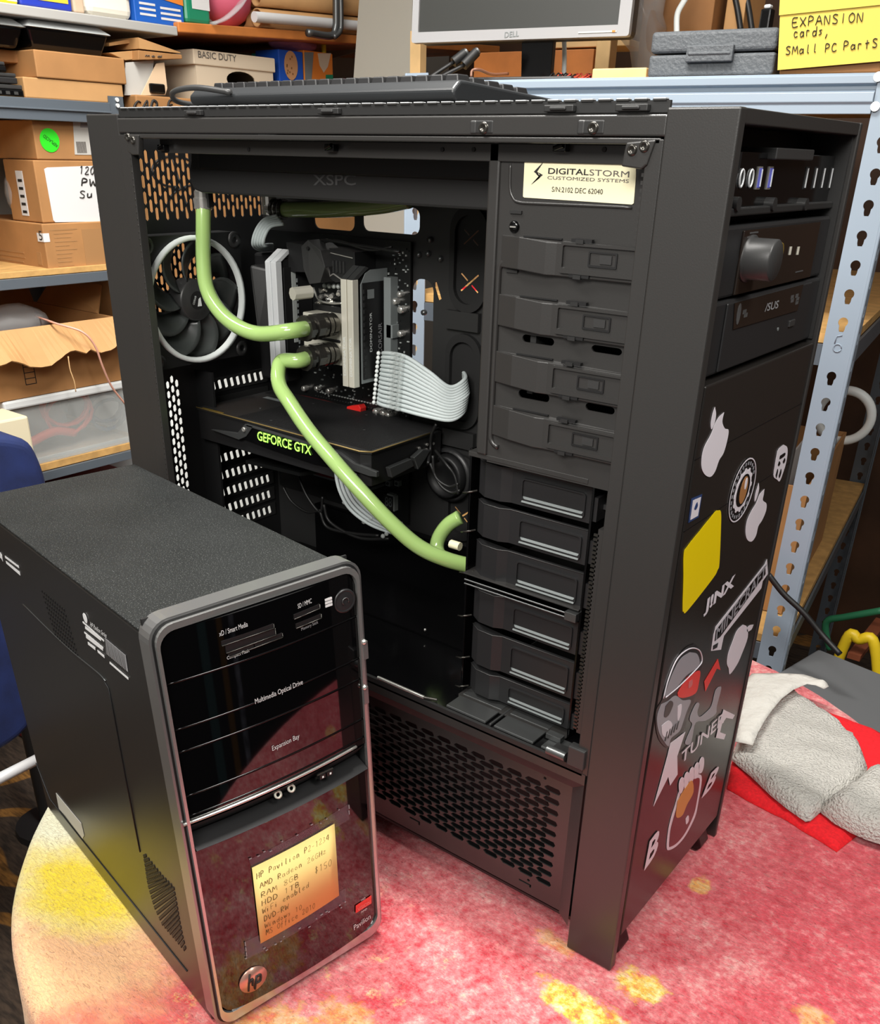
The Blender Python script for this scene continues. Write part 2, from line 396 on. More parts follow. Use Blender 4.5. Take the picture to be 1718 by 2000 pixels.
def spline(pts, n=8):                    # Catmull-Rom through the points
    p = [Vector(q) for q in pts]; p = [p[0] * 2 - p[1]] + p + [p[-1] * 2 - p[-2]]; out = []
    for i in range(1, len(p) - 2):
        for k in range(n):
            t = k / n; a, b, c, d = p[i - 1:i + 3]
            out.append(.5 * ((2 * b) + (c - a) * t + (2 * a - 5 * b + 4 * c - d) * t * t + (3 * b - a - 3 * c + d) * t ** 3))
    return out + [p[-2]]

# handwriting: pen strokes in a 1 x 1 cell
_S = {
 'A': ['0,0 .45,1 .9,0', '.2,.4 .75,.42'], 'B': ['.1,0 .1,1 .6,.9 .6,.6 .1,.52 .7,.4 .65,.05 .1,0'], 'C': ['.8,.85 .4,1 .1,.6 .15,.15 .5,0 .85,.15'],
 'D': ['.1,0 .12,1 .65,.85 .85,.45 .6,.08 .1,0'], 'E': ['.8,1 .1,.95 .1,.02 .85,.05', '.1,.5 .65,.52'], 'F': ['.85,1 .1,.95 .1,0', '.1,.5 .65,.52'],
 'G': ['.85,.85 .4,1 .1,.55 .25,.05 .8,.1 .8,.45 .5,.45'], 'H': ['.1,0 .12,1', '.8,0 .82,1', '.1,.5 .82,.52'], 'I': ['.4,0 .45,1'],
 'M': ['.02,0 .15,1 .48,.35 .8,1 .95,0'], 'N': ['.1,0 .12,1 .75,.05 .82,1'], 'O': ['.5,1 .12,.7 .15,.2 .5,0 .85,.3 .8,.8 .5,1'],
 'P': ['.1,0 .15,1 .7,.9 .7,.58 .12,.45'], 'R': ['.1,0 .12,1 .7,.9 .65,.55 .12,.5 .85,0'], 'S': ['.8,.9 .4,1 .15,.75 .75,.35 .6,.02 .1,.08'],
 'T': ['0,.95 .95,1', '.48,.98 .42,0'], 'U': ['.1,1 .12,.2 .45,0 .8,.2 .85,1'], 'V': ['.02,1 .4,0 .9,1'], 'W': ['0,1 .2,0 .5,.7 .75,0 1,1'], 'X': ['0,1 .85,0', '.85,1 .05,0'],
 '0': ['.45,1 .12,.6 .2,.1 .5,0 .8,.4 .7,.9 .45,1'], '1': ['.25,.8 .5,1 .45,0'], '2': ['.1,.8 .45,1 .75,.7 .1,0 .85,.02'], '3': ['.15,.95 .7,.85 .35,.55 .75,.25 .1,.02'],
 '4': ['.6,0 .65,1 .05,.35 .9,.35'], '5': ['.8,1 .2,.95 .15,.55 .7,.45 .6,.05 .1,.05'], '6': ['.7,1 .2,.5 .2,.1 .6,0 .75,.3 .25,.4'], '8': ['.5,.55 .15,.8 .5,1 .8,.8 .15,.2 .5,0 .8,.25 .5,.55'],
 'a': ['.7,.45 .35,.6 .1,.3 .3,0 .7,.3 .7,.6 .75,0'], 'b': ['.15,1 .12,0 .6,.05 .7,.4 .15,.5'], 'c': ['.7,.5 .3,.6 .1,.3 .3,0 .75,.1'], 'd': ['.7,.5 .3,.55 .1,.25 .3,0 .7,.2 .8,1 .75,0'],
 'e': ['.1,.3 .7,.4 .45,.62 .1,.3 .35,0 .75,.1'], 'f': ['.7,.95 .4,.95 .3,-.2', '.1,.55 .65,.6'], 'h': ['.15,1 .12,0 .2,.5 .6,.55 .65,0'], 'i': ['.3,.6 .3,0', '.33,.85 .35,.9'],
 'l': ['.35,1 .3,.1 .5,0'], 'm': ['.05,0 .1,.6 .4,.55 .42,0', '.42,.45 .75,.6 .85,0'], 'n': ['.1,0 .12,.6 .6,.55 .65,0'], 'o': ['.4,.6 .1,.3 .35,0 .7,.3 .4,.6'], 'p': ['.15,-.4 .15,.6 .65,.5 .55,.1 .15,.1'],
 'r': ['.15,0 .15,.6 .6,.58'], 's': ['.65,.55 .2,.5 .55,.2 .1,.02'], 't': ['.4,.95 .35,0', '.1,.6 .7,.65'], 'u': ['.1,.6 .15,.05 .6,.1 .65,.6 .7,0'], 'v': ['.05,.6 .35,0 .7,.6'], 'w': ['0,.6 .2,0 .45,.5 .65,0 .9,.6'], 'z': ['.1,.55 .7,.55 .1,0 .75,0'],
 '-': ['.15,.4 .75,.42'], ',': ['.45,.12 .2,-.35'], '.': ['.3,0 .36,.05'], '$': ['.8,.8 .2,.75 .7,.3 .1,.15', '.45,1.05 .4,-.1'], '/': ['.1,-.1 .8,1'], ' ': [],
}
def scribble(mb, body, O, X, Y, m, r, N=None, jig=.05, adv=1.15):
    """one line of handwriting: X spans the whole line, Y is the letter height"""
    O, X, Y = Vector(O), Vector(X), Vector(Y); N = (N or X.cross(Y)).normalized(); n = len(body); rnd = random.Random(len(body) * 7 + ord(body[0]))
    for i, ch in enumerate(body):
        dy = rnd.uniform(-jig, jig)
        for st in _S.get(ch, []):
            pts = []
            for pr in st.split():
                a, b = pr.split(','); a, b = float(a), float(b)
                pts.append(O + X * ((i * adv + a) / (n * adv)) + Y * (b + dy + .12 * (a - .5) * 0) + N * r * .25)
            if len(pts) > 2: pts = spline(pts, 3)
            mb.tube(pts, r, m, 5, flat=.5)

# =================================================================== the room
from mathutils.geometry import delaunay_2d_cdt
from mathutils.noise import noise as mnoise
FLZ = -.75
struct(MB().box(-1.42, 3.2, -2.6, 2.42, FLZ - .05, FLZ, carpet_m).build('floor'))
struct(MB().box(-1.42, -1.36, -2.6, 2.42, FLZ, 1.9, wall_m).build('wall_left'))
struct(MB().box(-1.36, 3.2, 2.36, 2.42, FLZ, 1.9, wood_dark).build('wall_back'))

# ---- round table under the fleece
TCX, TCY, TRD = .4106, .1607, .517
t = thing('round_table', 'round table hidden under the tie-dyed cloth', 'table', (TCX, TCY, FLZ))
b = MB(); b.lathe((0, 0, -FLZ - .075), (0, 0, 1), [(0, 0), (.50, 0), (.503, .003), (.503, .022), (.50, .025), (0, .025)], table_m, 64); b.build('tabletop', t)
b = MB(); b.lathe((0, 0, .03), (0, 0, 1), [(.04, 0), (.035, .3), (.04, .645)], steel_dk, 24); b.build('pedestal', t)
b = MB(); b.lathe((0, 0, 0), (0, 0, 1), [(0, 0), (.26, 0), (.26, .012), (.05, .04), (0, .04)], steel_dk, 40); b.build('base', t)
HYAW = -.2019
def hp_floor(x, y):
    dx, dy = x - .0158, y + .1797; ca, sa = math.cos(HYAW), math.sin(HYAW)
    u, v = dx * ca + dy * sa, -dx * sa + dy * ca
    return -.0279 + .0406 * u + .0211 * v + .001, u, v
def smooth(e0, e1, x): t = min(1, max(0, (x - e0) / (e1 - e0))); return t * t * (3 - 2 * t)
def cloth_h(x, y):
    z, u, v = hp_floor(x, y); d = max(abs(u - .21) - .215, abs(v - .0858) - .09)
    wt = smooth(.10, 0, d) * smooth(.012, -.03, y)
    h = -.001 * (1 - wt) + z * wt
    h -= .02 * smooth(.30, .0, x) * smooth(-.05, -.25, y) * (1 - wt)
    far = smooth(0, .03, d) * smooth(.0, .04, max(abs(x - .3255) - .33, abs(y - .1225) - .13))
    return h + far * (.0022 * mnoise(Vector((x * 14, y * 14, 1))) + .0012 * mnoise(Vector((x * 40, y * 40, 5))))
b = MB(); NR, NA = 84, 200
rings = [TRD * (i / NR) ** .9 for i in range(NR + 1)] + [TRD + .004, TRD + .010, TRD + .014] + [TRD + .016] * 9
def cl(i, j):
    a = 2 * math.pi * j / NA; k = i - NR
    r = rings[i]
    if k <= 0:
        x, y = TCX + r * math.cos(a), TCY + r * math.sin(a); return (x, y, cloth_h(x, y))
    x0, y0 = TCX + TRD * math.cos(a), TCY + TRD * math.sin(a); z0 = cloth_h(x0, y0)
    drop = (.002, .007, .016)[k - 1] if k <= 3 else .016 + (k - 3) * .035
    f = max(0, k - 3) / 9
    r += f * (.022 * math.sin(a * 17 + .8) + .012 * math.sin(a * 29))
    return (TCX + r * math.cos(a), TCY + r * math.sin(a), z0 - drop)
vs = [Vector(cl(i, j)) for i in range(len(rings)) for j in range(NA)]
fs = [(i * NA + j, i * NA + (j + 1) % NA, (i + 1) * NA + (j + 1) % NA, (i + 1) * NA + j) for i in range(len(rings) - 1) for j in range(NA)]
b._add(vs, fs, cloth_m, True)
TCL = tag(b.build('tablecloth'), 'red and pink tie-dyed fleece cloth with yellow patches covering the round table', 'tablecloth')

def blanket(name, pts, mt, zb, thick, amp=.002, freq=30., edge=.012, step=.008, hem=0.):
    """soft sheet: outline (x, y), rounded edge, lumpy top, closed underneath"""
    pts = [Vector((p[0], p[1])) for p in pts]; n = len(pts)
    dense = []
    for i in range(n):
        a, c = pts[i], pts[(i + 1) % n]; k = max(1, int((c - a).length / step))
        dense += [a.lerp(c, j / k) for j in range(k)]
    def inside(p):
        r = False
        for i in range(n):
            a, c = pts[i], pts[(i + 1) % n]
            if (a.y > p.y) != (c.y > p.y) and p.x < (c.x - a.x) * (p.y - a.y) / (c.y - a.y) + a.x: r = not r
        return r
    def dist(p):
        m = 9
        for i in range(n):
            a, c = pts[i], pts[(i + 1) % n]; d = c - a; t = max(0, min(1, (p - a).dot(d) / max(1e-12, d.length_squared))); m = min(m, (p - a - d * t).length)
        return m
    inner = []; x0, x1 = min(p.x for p in pts), max(p.x for p in pts); y0, y1 = min(p.y for p in pts), max(p.y for p in pts)
    x = x0
    while x < x1:
        y = y0
        while y < y1:
            p = Vector((x + random.uniform(-.15, .15) * step, y + random.uniform(-.15, .15) * step))
            if inside(p) and dist(p) > step * .5: inner.append(p)
            y += step
        x += step
    nd = len(dense)
    V, E, F, *_ = delaunay_2d_cdt(dense + inner, [(i, (i + 1) % nd) for i in range(nd)], [], 1, 1e-7)
    b = MB(); top = []
    for p in V:
        d = dist(p); s = math.sqrt(max(0, 1 - (1 - min(1, d / edge)) ** 2)); base = zb(p.x, p.y) if callable(zb) else zb
        top.append(Vector((p.x, p.y, base + thick * (.25 + .75 * s) + amp * s * (mnoise(Vector((p.x * freq, p.y * freq, 3))) + .5 * mnoise(Vector((p.x * freq * 2.7, p.y * freq * 2.7, 9)))))))
    b._add(top, [tuple(f) for f in F], mt, True)
    ed = {}
    for f in F:
        for i in range(len(f)):
            k = (f[i], f[(i + 1) % len(f)]); ed[k] = 1
    bd = [k for k in ed if (k[1], k[0]) not in ed]
    off = len(top); idx = {}; low = []
    for k in bd:
        for q in k:
            if q not in idx: idx[q] = len(low); base = zb(V[q].x, V[q].y) if callable(zb) else zb; low.append(Vector((V[q].x, V[q].y, base)))
    b._add([top[q] for q in idx] + low, [(list(idx).index(k[0]), list(idx).index(k[1]), len(idx) + idx[k[1]], len(idx) + idx[k[0]]) for k in bd], mt, True)
    bmesh.ops.remove_doubles(b.bm, verts=b.bm.verts[:], dist=1e-6)
    return b.build(name)

# =================================================================== left shelving and what stands on it
XF = -.90
def LP(u, v, x=XF): return P(u, v, 0, x)
ZA_, ZB_, ZC_ = .742, .4375, .066
su = thing('shelving_unit', 'dark grey steel shelving unit with wood boards along the left wall', 'shelf', (-1.11, 0, FLZ))
def sbox(name, x0, x1, y0, y1, z0, z1, m, bev=.001): return MB().box(x0 + 1.11, x1 + 1.11, y0, y1, z0 - FLZ, z1 - FLZ, m).build(name, su, bev)
for y in (-.80, .690):
    for x, s in ((XF, -1), (-1.32, 1)):
        b = MB(); b.box(x + 1.11, x + 1.11 + s * .002, y - .036, y, 0, ZA_ + .012 - FLZ, grey_steel); b.box(x + 1.11 + s * .036, x + 1.11, y - (.036 if y < 0 else .002), y if y > 0 else y - .034, 0, ZA_ + .012 - FLZ, grey_steel)
        if y > 0 and s < 0:
            for zz in (.748, .738): b.cyl((x + 1.111, y - .018, zz - FLZ), (x + 1.114, y - .018, zz - FLZ), .004, alu, n=10)
        b.build('post', su)
for zt, zb, bt in ((ZA_, .706, 0), (.4345, .4155, .012), (.051, .032, .016)):
    for x in (XF, -1.322): sbox('beam', x - .004 if x == XF else x, x + .002 if x == XF else x + .006, -.80, .655, zb, zt, grey_steel)
    if zt == ZA_: sbox('beam_lip', XF - .001, XF + .006, -.8, .655, .7235, .7265, grey_steel)
    sbox('shelf_board', -1.318, XF - .0045, -.79, .652, zt - .012 if not bt else zt + .0005, zt - .001 if not bt else zt + bt, wood)
def face_text(b, s, o, x, y, m, xf, bold=0.): b.text(s, LP(*o, xf), LP(*x, xf) - LP(*o, xf), LP(*y, xf) - LP(*o, xf), m, .0006, bold)
def face_scrib(b, s, o, x, y, m, xf, r): b_o = LP(*o, xf); scribble(b, s, b_o, LP(*x, xf) - b_o, LP(*y, xf) - b_o, m, r, Vector((1, 0, 0)))
def carton(name, label, cat, uL, uR, v, z0, z1, depth, mt, xf=XF - .005, extra=None, group=None, bev=.002, flaps=True):
    y0, y1 = LP(uL, v, xf).y, LP(uR, v, xf).y
    b = MB(); b.box(xf - depth, xf, y0, y1, z0, z1, mt)
    o = b.build(name, None, bev); tag(o, label, cat, group); return o, y0, y1, xf
# shelf A
zc1 = LP(150, 158, XF - .005).z; zc0 = ZA_; zc2 = LP(150, 105, XF - .005).z
carton('cardboard_box', 'flat pale cardboard box standing on the grey shelf under a larger brown box', 'box', 48, 240, 175, ZA_, zc1, .26, card_lt)
carton('cardboard_box', 'brown cardboard box on the flat pale box, under the black plastic tray', 'box', 70, 244, 130, zc1 + .0005, zc2, .30, card, XF - .002)
lid_m = mat('hazy clear lid', (215, 220, 220), .2, alpha=.55)
def tray(label, uL, uR, z0, dz, xf, dep):
    y0, y1 = LP(uL, 85, xf).y, LP(uR, 85, xf).y; r = thing('food_container', label, 'container', (xf - dep / 2, (y0 + y1) / 2, z0), 0, 'black containers with clear lids')
    hx, hy = dep / 2, (y1 - y0) / 2
    b = MB(); i = .012
    b.hexa([(-hx + i, -hy + i, 0), (hx - i, -hy + i, 0), (hx - i, hy - i, 0), (-hx + i, hy - i, 0)], [(-hx, -hy, dz), (hx, -hy, dz), (hx, hy, dz), (-hx, hy, dz)], gloss_black); b.build('tub', r, .004)
    b = MB(); e = .006; b.hexa([(-hx - e, -hy - e, dz + .0006), (hx + e, -hy - e, dz + .0006), (hx + e, hy + e, dz + .0006), (-hx - e, hy + e, dz + .0006)], [(-hx + i, -hy + i, dz + .014), (hx - i, -hy + i, dz + .014), (hx - i, hy - i, dz + .014), (-hx + i, hy - i, dz + .014)], lid_m); b.build('lid', r, .003)
tray('black plastic container with clear lid on the brown cardboard box', 58, 213, zc2 + .001, .034, XF - .01, .2)
tray('black plastic container with clear lid cut off by the left edge of the photo', -80, 50, zc2 + .001, .032, XF - .02, .2)
carton('cardboard_box', 'cardboard box at the left edge behind the stacked black laptops', 'box', -80, 40, 130, .800, zc2, .2, card_dk, XF - .06)
for i, (lab, h, mt, uR) in enumerate((('lowest black laptop of the stack at the left end of the shelf', .020, gloss_black, 47), ('black laptop in the middle of the stack on the shelf', .017, plastic_dk, 38), ('topmost black laptop of the stack on the shelf', .016, gloss_black, 20))):
    z0 = ZA_ + sum((.020, .017, .016)[:i]) + .001 * i; y0, y1 = LP(-130, 180, XF - .01).y, LP(uR, 180, XF - .01).y
    r = thing('laptop', lab, 'laptop', (XF - .14, (y0 + y1) / 2, z0), 0, 'stacked black laptops')
    hy = (y1 - y0) / 2; b = MB(); b.box(-.12, .13, -hy, hy, 0, h * .6, mt); b.build('base', r, .002); b = MB(); b.box(-.12, .128, -hy, hy, h * .62, h, plastic); b.build('lid', r, .002)
    if i == 0:
        b = MB()
        for k in range(4): b.box(.13, .1305, hy - .02 - k * .016, hy - .012 - k * .016, .004, .009, steel_dk)
        b.build('port', r)
# boxes beyond the unit: three large cartons in a stack, small things on top
ztop = LP(300, 187).z
for i, (za, zb, lab) in enumerate(((FLZ, -.24, 'large cardboard box on the floor under two more behind the open tower'), (-.239, .27, 'white plastic box in the middle of the tall stack behind the open tower'), (.271, ztop, 'topmost large cardboard box of the stack with black marker writing'))):
    b = MB(); b.box(-1.34, XF - .002, .72, 1.42, za, zb, card if i != 1 else white_pl); o = b.build('moving_box', None, .003); tag(o, lab, 'box')
    b = MB(); b.box(-1.0, -.99, .72, .7202, za, zb, tape_br); b.box(XF - .002, XF - .0015, 1.04, 1.10, za, zb, tape_br); b.build('packing_tape', o)
    if i == 2:
        b = MB(); face_scrib(b, 'CAD F', (258, 216), (340, 214), (263, 197), ink, XF - .0018, .003)
        for yy, zz, rr_ in ((.80, .62, .06), (.86, .55, .09), (.95, .66, .05)): b.tube(spline([(XF - .0015, yy + rr_ * math.cos(k * .6), zz + rr_ * .5 * math.sin(k * .6)) for k in range(9)], 4), .0025, ink, 5)
        b.tube([(XF - .0015, .78, .70), (XF - .0015, .86, .42)], .002, ink, 5); b.build('handwriting', o)
zt = ztop
b = MB(); XB = XF - .03; y0, y1 = LP(380, 140, XB).y, LP(535, 140, XB).y; zl = LP(450, 132, XB).z; zt2 = LP(450, 104, XB).z
r = thing('archive_box', 'cream archive box with lid and oval hand hole, lettered BASIC DUTY', 'box', (XB - .19, (y0 + y1) / 2, zt)); hy = (y1 - y0) / 2
b = MB(); hz = (LP(450, 155, XB).z - zt); ov = [(hy * .12 + .042 * math.cos(k * .3142) + .012 * (1 if math.cos(k * .3142) > 0 else -1) * 0, hz + .017 * math.sin(k * .3142)) for k in range(20)]
b.plate([(-hy + .004, 0), (hy - .004, 0), (hy - .004, zl - zt), (-hy + .004, zl - zt)], [ov], (.187, 0, 0), (0, 1, 0), (0, 0, 1), .003, banker)
b.box(-.19, .186, -hy + .004, -hy + .007, 0, zl - zt, banker); b.box(-.19, .186, hy - .007, hy - .004, 0, zl - zt, banker); b.box(-.19, -.187, -hy + .004, hy - .004, 0, zl - zt, banker); b.box(-.19, .186, -hy + .004, hy - .004, 0, .003, banker); b.box(-.1, .15, -hy + .01, hy - .01, .004, .02, int_black); b.build('body', r)
b = MB(); b.box(-.194, .193, -hy - .002, hy + .002, zl - zt - .001, zt2 - zt, banker); ld = b.build('lid', r, .002)
b = MB(); Z0 = (zl - zt) + .012; b.text('BASIC DUTY', (.1935, -hy + .010, Z0), (0, hy * .92, 0), (0, 0, .0125), ink_grey, .0004, .006); b.build('lettering', ld)
# loose papers, open carton
b = MB(); b.poly([LP(u, v, XF - .02) for u, v in ((243, 186), (245, 122), (300, 118), (292, 186))], paper_gr); o = b.build('paper_sheet', None, solid=.002); tag(o, 'printed grey sheet standing between the brown box and the archive box', 'paper')
b = MB(); b.poly([LP(u, v, XF - .012) for u, v in ((275, 186), (305, 124), (320, 122), (326, 172), (322, 186))], mat('beige paper', (222, 192, 158), .8)); o = b.build('paper_sheet', None, solid=.002); tag(o, 'beige folded sheet leaning against the archive box', 'paper')
b = MB(); q = LP(307, 172, XF - .008); b.box(q.x - .01, q.x + .004, q.y - .018, q.y + .018, q.z - .01, q.z + .008, gloss_black); o = b.build('black_clip', None, .003); tag(o, 'small black clip on the beige sheet', 'clip')
zq = LP(270, 117, XF - .01).z
r = thing('open_carton', 'shallow open cardboard carton lying tilted on the papers', 'box', LP(290, 117, XF - .05)); O = r.location
b = MB(); pl_ = lambda u, v, x: LP(u, v, x) - O
b.prism([pl_(213, 103, XF - .02), pl_(270, 98, XF - .02), pl_(270, 115, XF - .02), pl_(245, 118, XF - .02)], (-.2, 0, 0), card_lt); b.prism([pl_(270, 98, XF), pl_(355, 107, XF), pl_(356, 115, XF), pl_(270, 117, XF)], (-.22, 0, 0), card); b.build('tray', r, .001)
b = MB(); b.prism([pl_(270, 73, XF), pl_(352, 102, XF), pl_(352, 104, XF), pl_(272, 95, XF)], (-.2, 0, .0), card_lt); b.prism([pl_(213, 84, XF - .03), pl_(270, 73, XF - .03), pl_(268, 82, XF - .03), pl_(213, 90, XF - .03)], (-.2, 0, 0), card_lt); b.build('flap', r)
b = MB(); face_scrib(b, 'mod', (283, 110), (318, 112), (284, 106), ink_grey, XF + .001, .001); b.xform(Matrix.Translation(-O)); b.build('handwriting', r)
# snack boxes, fleece
XC = XF - .05
o, y0, y1, _ = carton('snack_box', 'blue snack box with a cookie picture beside the archive box', 'box', 545, 592, 130, zt, LP(570, 99, XC).z, .08, blue_b, XC)
b = MB(); q = LP(568, 128, XC + .001); b.plate(circ(q.y, q.z, .022, 20, .030), [], (XC + .001, 0, 0), (0, 1, 0), (0, 0, 1), .0006, cookie)
for k in range(9): yy, zz = q.y + random.uniform(-.015, .015), q.z + random.uniform(-.02, .02); b.box(XC + .0015, XC + .002, yy - .002, yy + .002, zz - .002, zz + .002, card_dk)
b.build('cookie_print', o, label='round cookie picture')
o, y0, y1, _ = carton('snack_box', 'teal box squeezed between the archive box and the blue snack box', 'box', 537, 545.5, 130, zt, LP(510, 98, XC - .02).z, .08, teal_b, XC - .02)
o, y0, y1, _ = carton('snack_box', 'orange box with a grey side and white emblem next to the blue snack box', 'box', 594, 650, 130, zt, LP(620, 101, XC).z, .08, orange_b, XC)
b = MB(); b.prism([LP(u, v, XC + .0006) for u, v in ((594, 102), (612, 102), (608, 160), (596, 160))], (.0004, 0, 0), comp_grey); b.prism([LP(u, v, XC + .0006) for u, v in ((620, 104), (646, 104), (640, 130), (632, 142), (624, 128))], (.0004, 0, 0), banker); b.prism([LP(u, v, XC + .0006) for u, v in ((636, 146), (650, 146), (650, 162), (636, 162))], (.0004, 0, 0), green_b); b.build('box_print', o)
q = LP(632, 96, XC - .03); b = MB(); b.cyl((q.x, q.y, zt + .10), (q.x, q.y, q.z + .012), .006, yellow_br, n=10); b.sphere((q.x, q.y, q.z + .015), .009, yellow_br); o = b.build('yellow_figurine'); tag(o, 'tiny yellow figurine poking up above the orange box', 'figurine')
b = MB(); q = LP(572, 90, -.985); q.z = LP(570, 99, XC).z + .020; b.sphere((q.x, q.y, q.z), .075, purple_b, (.45, 1.0, .26), 24, 14)
for v in b.bm.verts: v.co += Vector((0, 0, 1)) * .012 * mnoise(v.co * 14)
o = b.build('fleece_bundle'); tag(o, 'purple speckled fleece bundle lying on top of the snack boxes', 'fleece')
b = MB(); b.box(-1.32, -1.06, 1.16, 1.4, zt + .0005, q.z - .030, card_dk); o = b.build('cardboard_box', None, .002); tag(o, 'brown box behind the snack boxes and the purple fleece', 'box')
b = MB(); q = LP(672, 150, XF - .04); b.sphere((q.x, q.y, zt + .035), .04, pink_b, (.9, 1.2, .9)); o = b.build('pink_pouch'); tag(o, 'pink and orange pouch at the end of the box stack', 'pouch')
# shelf B
XB2 = XF - .02
def bz(u, v, x=XB2): return LP(u, v, x).z
o, y0, y1, xf = carton('cardboard_box', 'wide printed cardboard box with a white number label, lowest on the middle shelf', 'box', 88, 215, 480, ZB_ + .001, bz(100, 436), .30, card, XF - .012)
b = MB(); b.poly([LP(u, v, xf + .0006) for u, v in ((71, 455), (86, 457), (88, 474), (73, 473))], paper) if False else b.box(xf, xf + .0006, y0 - .0, y0 + .012, bz(90, 472), bz(90, 455), paper)
b.box(xf - .022, xf, y0 - .0008, y0, bz(90, 472), bz(90, 455), paper); b.text('5', (xf - .015, y0 - .001, bz(90, 469)), (.012, 0, 0), (0, 0, .017), ink)
b.build('number_label', o, label='white label with the number 5')
b = MB()
for k in range(11): b.box(xf, xf + .0004, y0 + .022, y0 + .022 + .03 + .02 * random.random(), bz(100, 455) - k * .0075, bz(100, 455) - k * .0075 - .002, card_pr)
b.box(xf, xf + .0004, y0 + .085, y0 + .13, bz(100, 450) - .09, bz(100, 450), card_pr); b.text('parts information', (xf + .0002, y0 + .015, bz(100, 448)), (0, .07, 0), (0, 0, .007), card_pr) if False else b.box(xf, xf + .0004, y0 + .015, y0 + .075, bz(100, 450), bz(100, 447), card_pr)
b.build('printed_text', o); b = MB()
for k in range(7): b.box(xf - .20, xf - .10 + .03 * random.random(), y0 - .0005, y0, bz(60, 500) - k * .009, bz(60, 500) - k * .009 - .0025, card_pr)
b.box(xf - .035, xf - .02, y0 - .0005, y0, bz(80, 520), bz(80, 494), card_pr); b.build('printed_text', o)
zz1 = bz(100, 436) + .001; zz2 = bz(100, 313)
o, y0, y1, xf = carton('cardboard_box', 'cardboard box with a big white paper label on the printed box', 'box', 75, 225, 380, zz1, zz2, .11, card, XF - .02)
b = MB(); b.prism([LP(u, v, xf + .0005) for u, v in ((86, 330), (92, 327), (230, 322), (230, 432), (108, 434), (104, 430))], (.0004, 0, 0), paper); lb = b.build('paper_label', o, label='white paper label with marker writing')
b = MB(); face_scrib(b, '120', (154, 340), (186, 340), (155, 325), ink, xf + .001, .0016); face_scrib(b, 'PW', (158, 363), (190, 363), (159, 349), ink, xf + .001, .0016); face_scrib(b, 'Su', (154, 386), (184, 386), (155, 372), ink, xf + .001, .0016); b.build('handwriting', lb)
b = MB(); b.box(xf - .07, xf - .045, y0 - .0006, y0, bz(60, 425), bz(60, 335), paper)
for k in range(5): b.box(xf - .065, xf - .05, y0 - .0009, y0 - .0006, bz(60, 420) + k * .014, bz(60, 420) + k * .014 + .005, ink)
b.build('side_label', o)
o, y0, y1, xf = carton('cardboard_box', 'taped cardboard box with a green round sticker, topmost on the middle shelf', 'box', 67, 228, 270, zz2 + .001, bz(100, 236), .14, card, XF - .022)
b = MB(); q = LP(97, 274, xf + .0008); b.plate(circ(q.y, q.z, .0205, 28), [], (xf + .0006, 0, 0), (0, 1, 0), (0, 0, 1), .0004, green_dot); q2 = LP(84, 283, xf + .001); b.text('REPLACED', LP(113, 283, xf + .001), LP(86, 262, xf + .001) - LP(113, 283, xf + .001), LP(110, 288, xf + .001) - LP(113, 283, xf + .001), ink, .0006); b.build('round_sticker', o, label='bright green round sticker')
b = MB(); b.prism([LP(u, v, xf + .0005) for u, v in ((142, 231), (230, 229), (230, 303), (146, 302))], (.0004, 0, 0), paper_gr); 
for k in range(8): q = LP(150 + k * 2.4, 290, xf + .001); b.box(q.x, q.x + .0003, q.y, q.y + .002, q.z - .008, q.z + .012, ink_grey)
b.prism([LP(u, v, xf + .001) for u, v in ((157, 236), (176, 236), (176, 249), (157, 249))], (.0004, 0, 0), print_grey); b.build('shipping_label', o)
b = MB(); q = LP(56, 320, XF - .10); b.sphere((q.x - .03, q.y - .01, zz1 + .05), .045, MATS['bag plastic'], (.6, .7, 1.1)); b.sphere((q.x - .02, q.y, zz1 + .10), .02, mat('mossy green', (110, 130, 95), .7)); o = b.build('plastic_bag'); tag(o, 'crumpled clear plastic bag beside the labelled box on the middle shelf', 'bag')
# shelf C: clear bin with cables, torn carton on top
XD = XF - .01
y0, y1 = LP(22, 850, XD).y, LP(262, 830, XD).y; zb0 = ZC_ + .002; zb1 = LP(100, 785, XD).z
r = thing('storage_bin', 'clear plastic storage bin with red cables inside, on the lowest visible shelf', 'bin', (XD - .17, (y0 + y1) / 2, zb0)); hy = (y1 - y0) / 2; hz = zb1 - zb0
b = MB()
for ya, yb, xa, xb in ((-hy, -hy + .003, -.17, .167), (hy - .003, hy, -.17, .167), (-hy, hy, .167, .17), (-hy, hy, -.17, -.167)): b.box(xa, xb, ya, yb, 0.004, hz, MATS['frosted plastic'])
b.box(-.17, .17, -hy, hy, 0, .004, MATS['frosted plastic']); b.build('tub', r)
b = MB(); b.box(-.178, .178, -hy - .008, hy + .008, hz + .0005, hz + .018, mat('white clear lid', (222, 226, 226), .3)); b.build('lid', r, .004)
b = MB(); b.box(.1705, .1735, -hy + .004, hy - .004, 0.0, .012, MATS['frosted plastic']); b.box(.1705, .1725, -hy + .01, -hy + .02, .01, hz - .01, MATS['frosted plastic']); b.build('rim', r)
def coil(label, cx, cy, cz, rad, m, turns=3, rr=.004):
    b = MB(); pts = []
    for k in range(int(turns * 14) + 1):
        a = k / 14 * 2 * math.pi; pts.append((cx + .012 * math.sin(a * .37), cy + rad * math.cos(a) * (1 + .08 * math.sin(a * .7)), cz + rad * .8 * math.sin(a) + .012 * math.sin(a * .23)))
    b.tube(pts, rr, m, 6); o = b.build('cable_coil'); return tag(o, label, 'cable')
cy_ = r.location.y
coil('coiled red cable in the clear storage bin', XD - .06, cy_ + .02, zb0 + .085, .055, red_cab, 4); 
